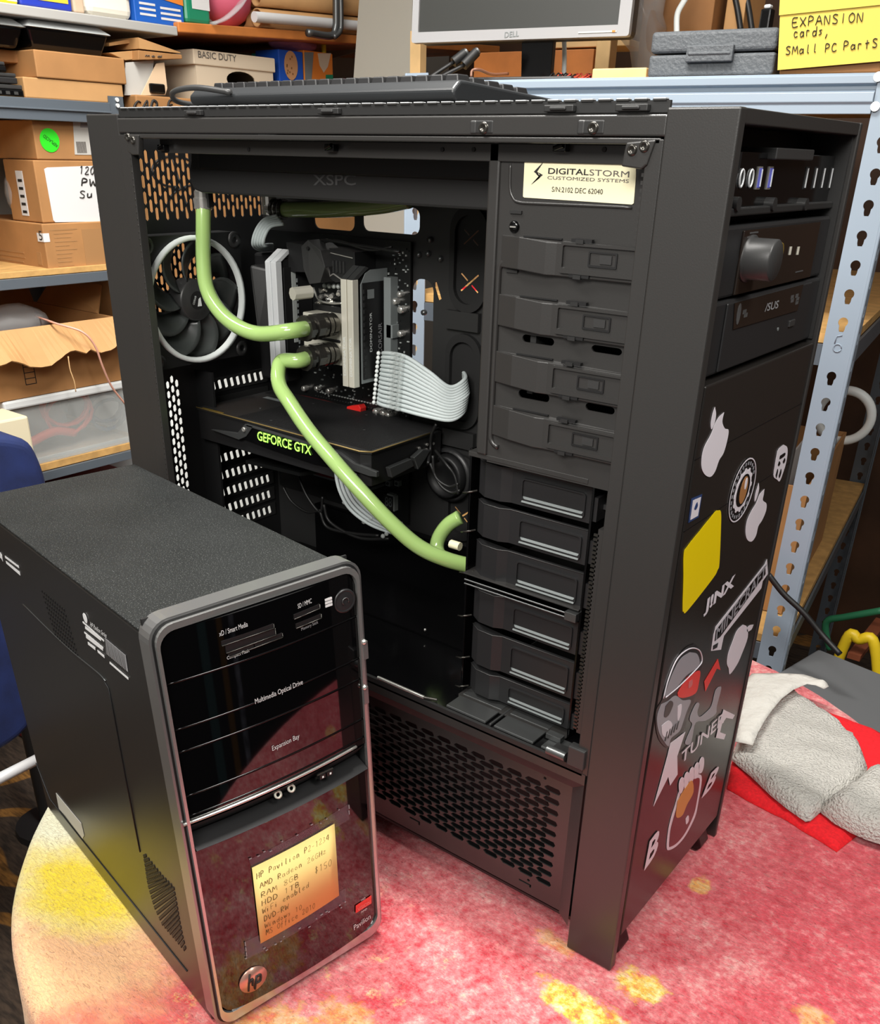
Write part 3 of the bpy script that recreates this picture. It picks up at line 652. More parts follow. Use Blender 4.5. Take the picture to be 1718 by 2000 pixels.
b = MB(); b.tube(spline([(XD - .05, cy_ - .12, zb0 + .02), (XD - .05, cy_ - .07, zb0 + .035), (XD - .05, cy_ - .02, zb0 + .045), (XD - .06, cy_ + .03, zb0 + .03)], 6), .010, red_cab, 8); o = b.build('cable_bundle'); tag(o, 'bagged orange red cable bundle at the bottom of the clear bin', 'cable')
coil('coiled blue grey cable in the right half of the clear bin', XD - .08, cy_ + .13, zb0 + .06, .045, mat('slate cable', (70, 85, 110), .5), 4)
b = MB(); b.sphere((XD - .10, cy_ - .03, zb0 + .06), .05, MATS['bag plastic'], (.7, 1.4, .9)); o = b.build('plastic_bag'); tag(o, 'clear plastic bag of leads inside the storage bin', 'bag')
zq = zb1 + .0195 ; XE = XF - .005
y0, y1 = LP(-40, 760, XE).y, LP(240, 740, XE).y; zt_ = LP(120, 690, XE).z
r = thing('torn_carton', 'open cardboard carton with a torn hanging flap, on the clear storage bin', 'box', (XE - .16, (y0 + y1) / 2, zq)); hy = (y1 - y0) / 2; hz = LP(120, 632, XE).z - zq
b = MB()
for ya, yb, xa, xb in ((-hy, -hy + .004, -.16, .16), (hy - .004, hy, -.16, .16), (-hy, hy, .156, .16), (-hy, hy, -.16, -.156)): b.box(xa, xb, ya, yb, 0.004, hz, card)
b.box(-.16, .16, -hy, hy, 0, .004, card); b.build('body', r)
b = MB(); ny = 28; rr = random.Random(2); F1, F2 = [], []
for i in range(ny + 1):
    y = -hy + 2 * hy * i / ny; F1.append(Vector((.161, y, hz))); F2.append(Vector((.215, y, hz - .058 + .010 * math.sin(i * .5) + rr.uniform(-.003, .003) + (.012 if i > 18 else 0) )))
b._add(F1 + F2, [(i, i + 1, ny + 2 + i, ny + 1 + i) for i in range(ny)], card_lt); b.build('torn_flap', r, solid=.003)
b = MB(); b._add([Vector(p) for p in ((-.156, -hy, hz), (-.156, hy, hz), (-.25 + .1, hy * .9, hz + .05), (-.15, -hy, hz + .02))], [(0, 1, 2, 3)], card_dk); b.poly([(.1, hy, hz), (-.14, hy, hz), (-.1, hy + .03, hz + .06), (.05, hy + .05, hz + .05)], card); b.build('flap', r, solid=.003)
b = MB(); q = LP(58, 745, XE + .001); 
for k in range(6): b.box(.160, .1605, q.y - r.location.y - .008, q.y - r.location.y + .014, hz * .18 + k * .0115, hz * .18 + k * .0115 + .0015, ink)
b.box(.160, .1605, q.y - r.location.y - .009, q.y - r.location.y - .0075, hz * .18, hz * .18 + .059, ink); b.box(.160, .1605, q.y - r.location.y + .0135, q.y - r.location.y + .015, hz * .18, hz * .18 + .059, ink); b.build('printed_mark', r)
b = MB(); b.sphere((XE - .10, (y0 + y1) / 2 - .05, zq + hz), .075, MATS['bag plastic'], (.9, 1.5, .45), 20, 12)
for v in b.bm.verts: v.co += v.normal * 0 + Vector((0, 0, 1)) * .014 * mnoise(v.co * 30)
o = b.build('plastic_bag'); tag(o, 'shiny clear plastic bag bulging out of the torn carton', 'bag')
b = MB(); b.tube(spline([LP(70, 618, XF - .07), LP(110, 632, XF + .02), LP(160, 648, XF + .06), LP(185, 675, XF + .066), LP(200, 715, XF + .06), LP(218, 755, XF + .05), LP(245, 790, XF + .04)], 8), .0022, mat('pinkish wire', (215, 160, 140), .4), 7); o = b.build('wire'); tag(o, 'thin pink wire trailing over the torn flap', 'cable')
b = MB(); b.tube(spline([LP(133, 696, XF + .05), LP(137, 722, XF + .05), LP(145, 745, XF + .05), LP(148, 765, XF + .045)], 6), .0012, mat('tan string', (215, 175, 125), .6), 6); o = b.build('string'); tag(o, 'short tan string hanging below the torn flap', 'string')
b = MB(); b.box(-1.3, XF - .03, .36, .64, FLZ, -.02, red_dk); o = b.build('dark_red_crate', None, .01); tag(o, 'dark red crate under the left shelf boards', 'crate')
# upper shelves on the wall
zw0 = LP(170, 47).z
b = MB(); b.box(-1.36, XF, -.80, LP(346, 50).y, zw0, zw0 + .0165, shelf_white); o = b.build('wall_shelf', None, .002); tag(o, 'white wall shelf holding cleaning bottles at the top left', 'shelf'); ZW = zw0 + .0175
y2 = LP(348, 50).y; qa, qb = LP(352, 63), LP(640, 82); SLO = (qb.z - qa.z) / (qb.y - qa.y); zo0 = qa.z + SLO * (y2 - qa.y)
b = MB(); b.prism([(-1.36, y2, zo0), (XF, y2, zo0), (XF, y2, zo0 + .018), (-1.36, y2, zo0 + .018)], (0, 2.0 - y2, SLO * (2.0 - y2)), wood_warm); o = b.build('wall_shelf', None, .002); tag(o, 'orange brown wooden wall shelf under the cardboard tubes', 'shelf'); ZO = zo0 + .019
for k, yy in enumerate((.3, 1.5)):
    b = MB(); z_ = zw0 if k == 0 else zo0 + SLO * (yy - y2); b.box(-1.359, -1.34, yy, yy + .03, z_ - .06, z_ - .001, shelf_white); b.prism([(-1.34, yy + .012, z_ - .05), (-1.34, yy + .012, z_ - .001), (-.98, yy + .012, z_ - .001)], (0, .006, 0), shelf_white); o = b.build('shelf_bracket'); tag(o, ('white bracket under the white wall shelf', 'white bracket under the wooden wall shelf')[k], 'bracket')
XU = XF - .015
def uy(u): return LP(u, 20, XU).y
def ubox(name, label, cat, u0, u1, h, dep, mt, bev=.004, zb=None):
    z_ = zb or ZW; b = MB(); b.box(XU - dep, XU, uy(u0), uy(u1), z_, z_ + h, mt); o = b.build(name, None, bev, 3); return tag(o, label, cat), uy(u0), uy(u1), z_
o, ya, yb, z_ = ubox('yellow_carton', 'bright yellow carton at the left end of the white wall shelf', 'carton', -40, 38, .16, .08, yellow_br); b = MB(); b.box(XU, XU + .0006, yb - .022, yb - .002, z_ + .004, z_ + .016, paper_gr); b.build('price_label', o)
o, ya, yb, z_ = ubox('metal_can', 'blue rectangular can with a yellow label on the white shelf', 'can', 42, 142, .18, .09, blue_can); b = MB(); b.box(XU, XU + .0008, ya + .036, yb - .008, z_ + .012, z_ + .15, yellow_l); b.box(XU + .0008, XU + .0012, ya + .055, yb - .022, z_ + .02, z_ + .15, mat('ochre', (190, 150, 40), .5)); b.build('label', o)
o, ya, yb, z_ = ubox('tan_box', 'narrow tan box between the blue can and the white jug', 'box', 145, 166, .16, .07, mat('tan board', (200, 175, 150), .6))
o, ya, yb, z_ = ubox('jug', 'ivory plastic jug on the white wall shelf', 'jug', 170, 260, .19, .1, jug, .014); b = MB(); b.box(XU, XU + .0008, ya + .014, yb - .006, z_ + .034, z_ + .12, paper); b.box(XU + .0008, XU + .0012, ya + .018, yb - .01, z_ + .036, z_ + .046, mat('brown print', (110, 75, 65), .5)); b.build('label', o)
o, ya, yb, z_ = ubox('detergent_box', 'blue and orange carton at the right end of the white wall shelf', 'carton', 263, 358, .17, .09, mat('detergent blue', (28, 90, 180), .45), .002); b = MB(); b.prism([(XU + .0006, ya + .0, z_ + .052), (XU + .0006, yb, z_ + .038), (XU + .0006, yb, z_ + .17), (XU + .0006, ya, z_ + .17)], (.0004, 0, 0), orange_b)
for k in range(3): b.box(XU, XU + .0006, ya + .012, ya + .050, z_ + .030 - k * .009, z_ + .034 - k * .009, print_white); b.box(XU, XU + .0006, yb - .058, yb - .008, z_ + .027 - k * .009, z_ + .031 - k * .009, print_white)
b.build('box_print', o)
o, ya, yb, z_ = ubox('bottle', 'green bottle with white label on the wooden wall shelf', 'bottle', 362, 412, .17, .06, green_b, .01, ZO); b = MB(); b.box(XU, XU + .0008, ya + .018, yb - .004, z_ + .028, z_ + .1, paper); b.box(XU + .0008, XU + .001, ya + .02, yb - .01, z_ + .05, z_ + .056, ink); b.build('label', o)
b = MB(); q = LP(446, 30, XU - .05); b.sphere((q.x, q.y - .004, ZO + SLO * (q.y - y2) + .055), .055, pink_b, (1, 1.05, 1.0)); o = b.build('pink_bundle'); tag(o, 'pink bundle wrapped with clear plastic on the wooden shelf', 'bundle'); s = MB(); s.tube(spline([LP(416, 46, XU + .02), LP(440, 36, XU + .015), LP(465, 14, XU + .01), LP(480, -10, XU)], 6), .011, clear_pl, 8, flat=.3); s.build('clear_wrap', o)
k = 0
for (u, v, rr_) in ((520, 8, .019), (518, 32, .0185), (516, 46, .02), (498, 20, .0175), (497, 40, .018), (512, -12, .019), (505, 52, .014)):
    pass
rolls = [(.050, .0185, 0), (.012, .0185, .0), (.050, .0175, .039), (.012, .0185, .040), (.030, .0185, .078), (-.027, .018, .040)]
for i, (dx, rr_, dz) in enumerate(rolls):
    y_ = LP(514 if dx > .03 else 506, 40).y; b = MB(); c0 = Vector((XF - .07 + dx, y_, ZO + SLO * (y_ - y2) + rr_ + dz + .001)); ax = Vector((0, 1, SLO))
    b.lathe(c0, ax, [(rr_ - .003, .02), (rr_ - .003, 0), (rr_, 0), (rr_, .75), (0, .75)], card_lt, 20); b.lathe(c0 + ax * .02, ax, [(0, 0), (rr_ - .003, 0)], card_dk, 20); o = b.build('cardboard_tube')
    tag(o, 'cardboard tube lying in the stack on the wooden wall shelf', 'tube', 'cardboard tubes on the wall shelf')
b = MB(); q = LP(488, 38, XF - .01); b.cyl((XF + .004, q.y, q.z + .004), (XF + .004, q.y + .5, q.z + .004 + .5 * SLO), .0105, paper, n=16); o = b.build('paper_roll'); tag(o, 'white paper roll end sticking out beside the cardboard tubes', 'roll')
b = MB(); b.tube(spline([LP(655, -60, XF + .02), LP(656, 20, XF + .02), LP(655, 55, XF + .02), LP(645, 70, XF + .02), LP(600, 64, XF + .02)], 6), .008, steel_dk, 8); b.tube(spline([LP(664, -60, XF + .03), LP(666, 40, XF + .03), LP(663, 62, XF + .03), LP(652, 73, XF + .03)], 6), .006, steel_dk, 8); o = b.build('metal_bracket'); tag(o, 'rounded grey metal bracket in front of the cardboard tubes', 'bracket')

# =================================================================== right shelving unit and its load
RM = Matrix.Translation((.530, .853, FLZ)) @ Matrix.Rotation(math.radians(8), 4, 'Z')
RU = thing('shelving_unit', 'blue grey slotted steel shelving unit behind the open tower', 'shelf', M=RM)
def RL(u, v, val=0., ax=1): return PL(RM, u, v, ax, val)
ztp = RL(1690, 142).z; zbt = RL(1685, 223).z
def keyhole(cx, cz, s=1.):
    r1, r2 = .0066 * s, .0040 * s; pts = [(cx + r1 * math.cos(math.radians(a)), cz + .004 + r1 * math.sin(math.radians(a))) for a in range(-50, 231, 20)]
    return pts + [(cx - r2, cz - .006), (cx - r2 * .7, cz - .0095), (cx + r2 * .7, cz - .0095), (cx + r2, cz - .006)]
def slot_post(x0, x1, yf, ys, z0, z1, mt, side, nm='post', hol=True, par=RU, skip=-9):
    b = MB(); hs = []; z = z0 + .03
    while hol and z < z1 - .02:
        hs.append(keyhole((x0 + x1) / 2, z)) if abs(z - skip) > .018 else None; z += .038
    b.plate([(x0, z0), (x1, z0), (x1, z1), (x0, z1)], hs, (0, yf, 0), (1, 0, 0), (0, 0, 1), -.002, mt)
    hs2 = []; z = z0 + .011
    while hol and z < z1 - .02: hs2.append(rrect(abs(ys) * .32, abs(ys) * .62, z - .009, z + .009, .004, 3)); z += .038
    b.plate([(0, z0), (abs(ys), z0), (abs(ys), z1), (0, z1)], hs2, (side, yf, 0), (0, math.copysign(1, ys), 0), (0, 0, 1), .002 if side == x0 else .002, mt)
    b.cyl((side, yf + .0015 * math.copysign(1, ys), z0), (side, yf + .0015 * math.copysign(1, ys), z1), .0026, mt, n=10)
    return b.build(nm, par)
YR = 1.0
slot_post(-.0415, 0, 0, .038, 0, 1.62, blue_steel, 0, skip=RL(1625, 668).z)
slot_post(-.755, -.7135, 0, .038, 0, 1.53, blue_steel, -.755)
slot_post(-.0415, 0, YR, -.038, 0, 1.62, grey_steel, 0)
slot_post(-.755, -.7135, YR, -.038, 0, 1.53, grey_steel, -.755)
b = MB()
for u, v in ((1715, 150), (1709, 208)): q = RL(u, v, -.002); b.cyl((q.x, -.002, q.z), (q.x, -.005, q.z), .0058, white_pl, n=14)
b.build('rivet', RU)
b = MB(); q = RL(1625, 670); 
b.tube([(-.021 + .0055 * math.cos(k * .5), -.0006, q.z - .006 + .0055 * math.sin(k * .5)) for k in range(13)], .0008, blue_steel, 5); b.tube([(-.018, -.0006, q.z + .012), (-.025, -.0006, q.z + .010), (-.026, -.0006, q.z)], .0008, blue_steel, 5); b.build('embossed_mark', RU)
# front beam in two stepped bands
b = MB(); zg1, zg0 = RL(1690, 163).z, RL(1690, 175).z
prof = [(0.0, ztp), (-.004, ztp - .003), (-.004, zg1), (.006, zg1 - .002), (.006, zg0), (-.006, zg0 - .003), (-.0065, (zg0 + zbt) / 2), (-.004, (zg0 + zbt) / 2 - .003), (-.004, zbt), (.012, zbt), (.012, ztp)]
b.prism([(-.714, y, z) for y, z in prof], (.672, 0, 0), blue_steel); b.build('beam', RU, .0008)
for x in (-.004, -.755):
    b = MB(); b.box(x, x + .004, .04, YR - .04, zbt + .01, ztp, grey_steel); b.build('beam', RU)
b = MB(); b.box(-.75, -.006, .014, YR - .01, ztp - .014, ztp - .001, wood); b.build('shelf_board', RU)
zs1 = RL(1657, 688, 0., 0).z; zs2 = RL(1542, 1252, 0., 0).z
for zz in (zs1, zs2):
    for x in (-.004, -.755): b = MB(); b.box(x, x + .004, .04, YR - .04, zz - .03, zz, grey_steel); b.build('beam', RU)
    b = MB(); b.box(-.714, -.042, .0, .004, zz - .03, zz, grey_steel); b.build('beam', RU)
    b = MB(); b.box(-.75, -.005, .006, YR - .01, zz + .001, zz + .014, wood); b.build('shelf_board', RU)
def RW(x, y, z): return RM @ Vector((x, y, z))
def rbox(name, label, cat, x0, x1, y0, y1, z0, z1, mt, bev=.002, group=None):
    b = MB(); b.box(x0, x1, y0, y1, z0, z1, mt); o = b.build(name, None, bev); o.matrix_world = RM; return tag(o, label, cat, group)
# tool case
q0, q1 = RL(1262, 150, .01), RL(1522, 55, .01); xr = -.075 if q1.x > -.075 else q1.x
r = thing('tool_case', 'grey pebbled plastic tool case lying on top of the blue grey shelving', 'case', M=RM @ Matrix.Translation((0, 0, ztp)))
hc = RL(1280, 62, .01).z - ztp; xm = q0.x
zs_ = RL(1350, 104, .01).z - ztp
b = MB(); b.box(xm, q1.x, .012, .30, 0, zs_ - .0008, case_grey); b.build('case_base', r, .004, 3)
b = MB(); b.box(xm + .001, q1.x - .0005, .010, .30, zs_ + .0008, hc, case_grey); b.build('case_lid', r, .005, 3)
a, c = RL(1338, 122, .005), RL(1434, 86, .005); b = MB(); b.box(a.x, c.x, .002, .011, a.z - ztp, c.z - ztp, case_grey); b.box(a.x + .003, c.x - .003, .0005, .004, a.z - ztp + .008, c.z - ztp - .008, case_grey); b.build('latch', r, .003, 3)
# yellow labels on a dark drawer box
r = rbox('drawer_box', 'dark parts box behind the yellow handwritten labels on the shelving', 'box', RL(1524, 100).x + .002, RL(1718, 100).x + .04, .003, .22, ztp, RL(1600, -20).z, card_dk)
def ysheet(q4, lift, label):
    ps = [RL(u, v, -lift) for u, v in q4]; b = MB(); b.prism(ps, (0, -.0006, 0), note_y2); o = b.build('note_sheet'); o.matrix_world = RM; return tag(o, label, 'note')
n1 = ysheet([(1523, 29), (1742, 6), (1738, 118), (1518, 137)], .002, 'yellow paper sheet with handwriting about expansion cards, lower of the two')
n2 = ysheet([(1525, -40), (1745, -55), (1744, 7), (1521, 30)], .004, 'blank yellow paper sheet overlapping the handwritten one from above')
b = MB()
def yw(s, o, x, y, r_=.0011): O = RL(*o, -.0032); scribble(b, s, O, RL(*x, -.0032) - O, RL(*y, -.0032) - O, ink, r_, Vector((0, -1, 0)), .04)
yw('EXPANSION', (1546, 53), (1688, 42), (1547, 35)); yw('cards,', (1549, 73), (1622, 67), (1550, 55)); yw('SMall', (1533, 107), (1600, 101), (1534, 91)); yw('PC', (1610, 102), (1636, 99), (1611, 86)); yw('PartS', (1646, 98), (1716, 92), (1647, 81))
b.build('handwriting', n1)
# monitor
md = .36
MC = CAM_LOC + ray(1014, 76) * 1.47
MMx = Matrix.Translation(MC) @ Matrix.Rotation(math.radians(11), 4, 'Z') @ Matrix.Rotation(math.radians(-4), 4, 'X')
ML = lambda u, v: PL(MMx, u, v, 1, 0)
MO = thing('monitor', 'flat computer monitor with silver white bezel and dark screen', 'monitor', M=MMx)
bl, br = ML(803, 84), ML(1227, 70); sl, sr = ML(816, 63), ML(1206, 50); zb_ = (bl.z + br.z) / 2; hM = .30
b = MB(); b.plate(rrect(bl.x, br.x, zb_, zb_ + hM, .004, 3), [[(sl.x, sl.z), (sr.x, sl.z), (sr.x, zb_ + hM - .016), (sl.x, zb_ + hM - .016)]], (0, .0, 0), (1, 0, 0), (0, 0, 1), -.012, mon_white); b.build('bezel', MO, .0015)
b = MB(); b.box(sl.x - .002, sr.x + .002, .004, .007, sl.z - .002, zb_ + hM - .014, screen_m); b.build('screen', MO)
b = MB(); b.box(bl.x + .002, br.x - .002, .012, .05, zb_ + .002, zb_ + hM - .002, plastic_dk); b.build('back_housing', MO, .008)
b = MB(); a, c = ML(985, 74), ML(1013, 71); b.text('DELL', a + Vector((0, -.0002, 0)), c - a, (0, 0, .0078), comp_grey, .0004, .01); b.build('emblem', MO)
a, c = ML(1129, 64), ML(1204, 61); b = MB(); b.box(a.x, c.x, -.001, .001, a.z - .001, a.z + .0012, comp_lt); b.box(c.x - .007, c.x - .002, -.0014, .001, a.z - .001, a.z + .0016, orange_b); b.build('button_strip', MO)
b = MB(); cx_ = ML(1031, 85).x; zs_ = (MMx.inverted() @ RW(0, 0, ztp)).z
b.prism([(cx_ - .03, .03, zb_ + .08), (cx_ + .03, .03, zb_ + .08), (cx_ + .026, .045, zs_ + .022), (cx_ - .026, .045, zs_ + .022)], (0, .014, 0), gloss_black); b.prism([(cx_ - .026, .044, zs_ + .022), (cx_ + .026, .044, zs_ + .022), (cx_ + .028, .005, zs_ + .006), (cx_ - .028, .005, zs_ + .006)], (0, .004, .003), plastic); b.build('neck', MO, .001)
b = MB(); b.box(cx_ - .09, cx_ + .09, -.03, .11, zs_ + .009, zs_ + .016, plastic_dk); b.build('base', MO, .003)
# things on the unit round the monitor
def wtube(name, label, cat, pts, r_, mt, n=8): b = MB(); b.tube(spline(pts, 8), r_, mt, n); o = b.build(name); return tag(o, label, cat)
zw_ = RW(0, 0, ztp).z
def D(u, v, t): return CAM_LOC + ray(u, v) * t
wtube('power_lead', 'white power lead hanging behind the right side of the monitor', 'cable', [D(1101, 60, 1.56), D(1102, 110, 1.56), D(1101, 149, 1.56)], .004, white_pl)
for i, (pa, pb, pc, lab) in enumerate((((842, 150), (885, 122), (908, 104), 'dark cable plug to the left of the monitor stand, left of the two'), ((862, 150), (905, 128), (930, 102), 'dark cable plug to the left of the monitor stand, right of the two'))):
    r = thing('cable_plug', lab, 'cable', D(*pc, 1.45)); L0 = r.location; b = MB(); b.cyl(D(*pb, 1.45) - L0, D(*pc, 1.45) - L0, .0075, cable_black, n=12); b.cyl(D(*pc, 1.45) - L0, D(pc[0] + 3, pc[1] - 3, 1.45) - L0, .006, steel_dk, n=12); b.build('plug', r); b = MB(); b.tube(spline([D(pa[0] - 20, pa[1] + 14, 1.45) - L0, D(*pa, 1.45) - L0, D(*pb, 1.45) - L0], 6), .003, cable_black, 7); b.build('lead', r)
wtube('flat_cable', 'brown flat cable curling on the shelf left of the monitor stand', 'cable', [D(920, 150, 1.42), D(922, 138, 1.42), D(935, 136, 1.42), D(960, 145, 1.44), D(992, 144, 1.46)], .0022, mat('brown cable', (120, 80, 60), .4))
b = MB(); c = RL(1165, 75, .55); d = RL(1187, 140, .55); b.box(c.x, d.x, .55, .59, ztp, ztp + .26, wood_pale); o = b.build('wooden_post', None, .002); o.matrix_world = RM; tag(o, 'pale wooden post standing behind the monitor', 'post')
o = rbox('wooden_plank', 'pale wooden plank lying on the shelving beside the tool case', 'plank', RL(1156, 140, .1).x, RL(1262, 140, .1).x, .1, .2, ztp + .0005, RL(1200, 133, .1).z, wood_pale)
for i, (u0, u1, v0, v1, yy, lab) in enumerate(((925, 1160, 95, 120, .72, 'long brown plank lying at the back of the shelving'), (1060, 1230, 75, 95, .74, 'thin plank resting high behind the monitor'))):
    a, c = RL(u0, v1, yy), RL(u1, v0, yy); rbox('wooden_plank', lab, 'plank', a.x, c.x, yy, yy + .12, max(ztp, a.z) if i else ztp + .0005, c.z, wood_warm if i == 0 else wood_pale)
b = MB(); rr = random.Random(4)
for i in range(14): q = D(rr.uniform(1060, 1160), rr.uniform(142, 152), 1.5); q.z = zw_ + .006; b.tube(spline([q, q + Vector((.01, .005, .012)), q + Vector((.02, -.004, .004)), q + Vector((.028, .006, .010))], 4), .0012, red_cab if i % 2 else cable_black, 5)
o = b.build('wire_tangle'); tag(o, 'tangle of thin reddish wires on the shelf right of the monitor stand', 'wires', kind='stuff')
rbox('cardboard_box', 'brown cardboard box on top of the shelving behind the tool case', 'box', RL(1250, 60, .42).x, RL(1388, 60, .42).x, .42, .75, ztp + .0005, ztp + .30, card_dk)
rbox('cardboard_box', 'small tan cardboard box to the right of the brown box behind the tool case', 'box', RL(1398, 60, .46).x + .012, RL(1442, 60, .46).x + .006, .46, .6, ztp + .0005, ztp + .18, card_lt)
b = MB(); q = D(1262, 52, 1.62); b.sphere(q, .06, MATS['bag plastic'], (.55, .7, 1.2), 18, 12)
for v in b.bm.verts: v.co += Vector((1, 1, 0)) * .02 * mnoise(v.co * 25)
o = b.build('plastic_bag'); tag(o, 'crumpled clear plastic bag hanging at the right edge of the monitor', 'bag')
wtube('white_cable', 'white cable arching up behind the grey tool case', 'cable', [D(1321, 66, 1.55), D(1322, 30, 1.55), D(1332, 8, 1.55), D(1350, -20, 1.55)], .005, white_pl)
for i, (u, lab) in enumerate(((1440, 'dark cable hanging behind the tool case, left one'), (1462, 'dark cable hanging behind the tool case, right one'))): wtube('hanging_cable', lab, 'cable', [D(u - 8, -20, 1.6), D(u, 20, 1.6), D(u + 6, 60, 1.6)], .005, cable_black)
b = MB(); a, c = D(1492, 48, 1.5), D(1494, 18, 1.5); b.box(a.x - .010, a.x + .008, a.y, a.y + .02, zw_, c.z, gloss_black); b.box(a.x - .007, a.x + .005, a.y + .002, a.y + .016, c.z, c.z + .006, alu); o = b.build('black_adapter', None, .003); tag(o, 'black adapter with bright end behind the right end of the tool case', 'adapter')
# leaning grey board with a pine edge
YB = 1.16
lb = thing('leaning_board', 'tall pale grey board with pine edge standing left of the monitor', 'board', P(750, 160, 1, YB)); L0 = lb.location.copy()
def LB(u, v): return P(u, v, 1, YB) - L0
a, c = LB(696, 60), LB(806, 60)
b = MB(); b.prism([LB(704, -40), LB(806, -40), LB(802, 155), LB(690, 155), Vector((LB(690, 155).x - .05, 0, FLZ - L0.z)), Vector((LB(802, 155).x - .0, 0, FLZ - L0.z))][:4], (0, .012, 0), panel_m); b.box(LB(690, 155).x, LB(802, 155).x, 0, .012, FLZ - L0.z, LB(700, 155).z, panel_m); b.build('panel', lb)
b = MB(); b.box(LB(803, 100).x, LB(823, 100).x, -.004, .016, FLZ - L0.z, LB(815, 60).z, wood_pale); b.build('edge_strip', lb)
# things low on the right
b = MB(); zb0 = zs2 + .0155; zb1 = RL(1642, 900, .3).z
for a in ((-.34, -.03, .10, .104), (-.34, -.03, .516, .52), (-.34, -.336, .104, .516), (-.034, -.03, .104, .516)): b.box(*a, zb0, zb1, card)
b.box(-.336, -.034, .104, .516, zb0, zb0 + .004, card); o = b.build('cardboard_box', None, .0006); o.matrix_world = RM; tag(o, 'open cardboard box with white papers on the lowest shelf of the blue grey unit', 'box')
b = MB()
for i in range(5): b.box(-.30 + i * .05, -.297 + i * .05, .13, .46, zs2 + .021, zb1 + .022 - .008 * i, paper)
o2 = b.build('paper_stack'); o2.matrix_world = RM; tag(o2, 'white papers sticking out of the open cardboard box', 'paper', kind='stuff')
rbox('red_crate', 'red crate on the middle board of the blue grey shelving', 'crate', -.705, -.545, .10, .30, zs1 + .015, RL(815, 598, .1).z, mat('red crate plastic', (200, 30, 45), .5))
rbox('tall_box', 'tall pale cardboard box on the floor to the left of the blue grey shelving', 'box', RL(850, 540, .5).x, min(-.775, RL(960, 540, .5).x), .5, .7, .0005, RL(900, 520, .5).z, card_lt)
b = MB(); q = RL(1648, 812, .518); hr = max(.05, q.z - zb1 - .0095)
b.tube([(q.x + hr * math.cos(2 * math.pi * k / 40), .518, q.z + hr * math.sin(2 * math.pi * k / 40)) for k in range(40)], .009, white_pl, 10, True); o = b.build('white_hoop'); o.matrix_world = RM; tag(o, 'large white plastic hoop behind the slotted post', 'hoop')
# grey lidded tote, yellow step stool, cables
GM = Matrix.Translation(P(1586, 1262, 2, -.10)) @ Matrix.Rotation(math.radians(-11), 4, 'Z')
r = thing('storage_tote', 'grey plastic storage tote with flat lid standing behind the round table', 'tote', M=GM)
b = MB(); b.box(.012, .47, -.19, 0, -.016, 0, grey_tote); b.build('lid', r, .004); b = MB(); b.box(.024, .458, -.178, -.012, FLZ + .10 + .0005, -.0165, grey_tote); b.build('tub', r, .006)
YS = 1.16
r = thing('step_stool', 'yellow tubular step stool behind the grey tote', 'stool', (P(1690, 1300, 1, YS).x, YS, FLZ)); L0 = r.location
b = MB(); b.tube(spline([Vector((P(1600, 1330, 1, YS).x - L0.x, 0, 0)), P(1635, 1292, 1, YS) - L0, P(1677, 1249, 1, YS) - L0, P(1714, 1312, 1, YS) - L0, Vector((P(1800, 1500, 1, YS).x - L0.x, 0, 0))], 8), .0105, yellow_tube, 12); b.build('tube_frame', r)
b = MB(); q = P(1668, 1278, 1, YS) - L0; b.box(q.x - .012, q.x + .012, .0, .2, q.z - .012, q.z, mat('brown tread', (130, 70, 45), .6)); b.build('step', r)
wtube('extension_lead', 'black lead running down from the tower to the tote', 'cable', [P(1500, 1122, 1, .80), P(1530, 1160, 1, .80), P(1568, 1196, 1, .80), P(1605, 1240, 1, .80), P(1640, 1278, 1, .79)], .0048, cable_black)
wtube('green_cable', 'green cable looping behind the yellow stool', 'cable', [P(1620, 1268, 1, 1.3), P(1612, 1235, 1, 1.3), P(1616, 1212, 1, 1.3), P(1650, 1205, 1, 1.3), P(1725, 1192, 1, 1.3)], .0075, green_cab)
# chair on the left
CXP = -.46
def CP(u, v): return P(u, v, 0, CXP)
ch = thing('chair', 'blue velvet chair with chrome base at the left edge', 'chair', (CXP, CP(-60, 1200).y, FLZ)); L0 = ch.location
b = MB(); ol = [CP(u, v) - L0 for u, v in ((-190, 868), (-120, 855), (-20, 850), (30, 854), (62, 866), (82, 900), (97, 948), (108, 1020), (112, 1120), (100, 1280), (80, 1370), (58, 1425), (0, 1470), (-90, 1510), (-190, 1540))]
ol = spline(ol, 3); b.prism(ol, (-.10, 0, 0), velvet); b.build('backrest', ch, .03, 5)
zb_ = min(p.z for p in ol)
b = MB(); b.box(-.30, -.09, min(p.y for p in ol) + .02, max(p.y for p in ol) - .05, zb_ + .05, zb_ + .17, velvet); b.build('seat', ch, .03, 4)
zc_ = 0.02
for dy in (CP(72, 1482),):
    pass
b = MB(); p0, p1 = P(-60, 1550, 0, CXP + .0) - L0, P(73, 1483, 0, CXP + .0) - L0; b.tube([p0, p1], .010, alu, 10); b.tube([p0, (p0.x - .5, p0.y, p0.z)], .010, alu, 10); b.build('base_rail', ch)
for p in (p0.lerp(p1, .05), ):
    b = MB(); b.tube([(p.x - .25, p.y, p.z), (p.x - .25, p.y, zb_ + .08)], .012, alu, 10); b.tube([(p.x - .25, p.y, p.z), (p.x - .25, p.y, .0)], .010, alu, 8); b.build('leg', ch)
o = MB(); XR = -.78
q0, q1 = P(-40, 870, 0, XR), P(64, 862, 0, XR); o.box(XR - .09, XR, q0.y, q1.y, P(0, 900, 0, XR).z, P(0, 823, 0, XR).z, cream_m); o = o.build('cream_case', None, .004); tag(o, 'cream plastic machine behind the blue chair', 'machine')
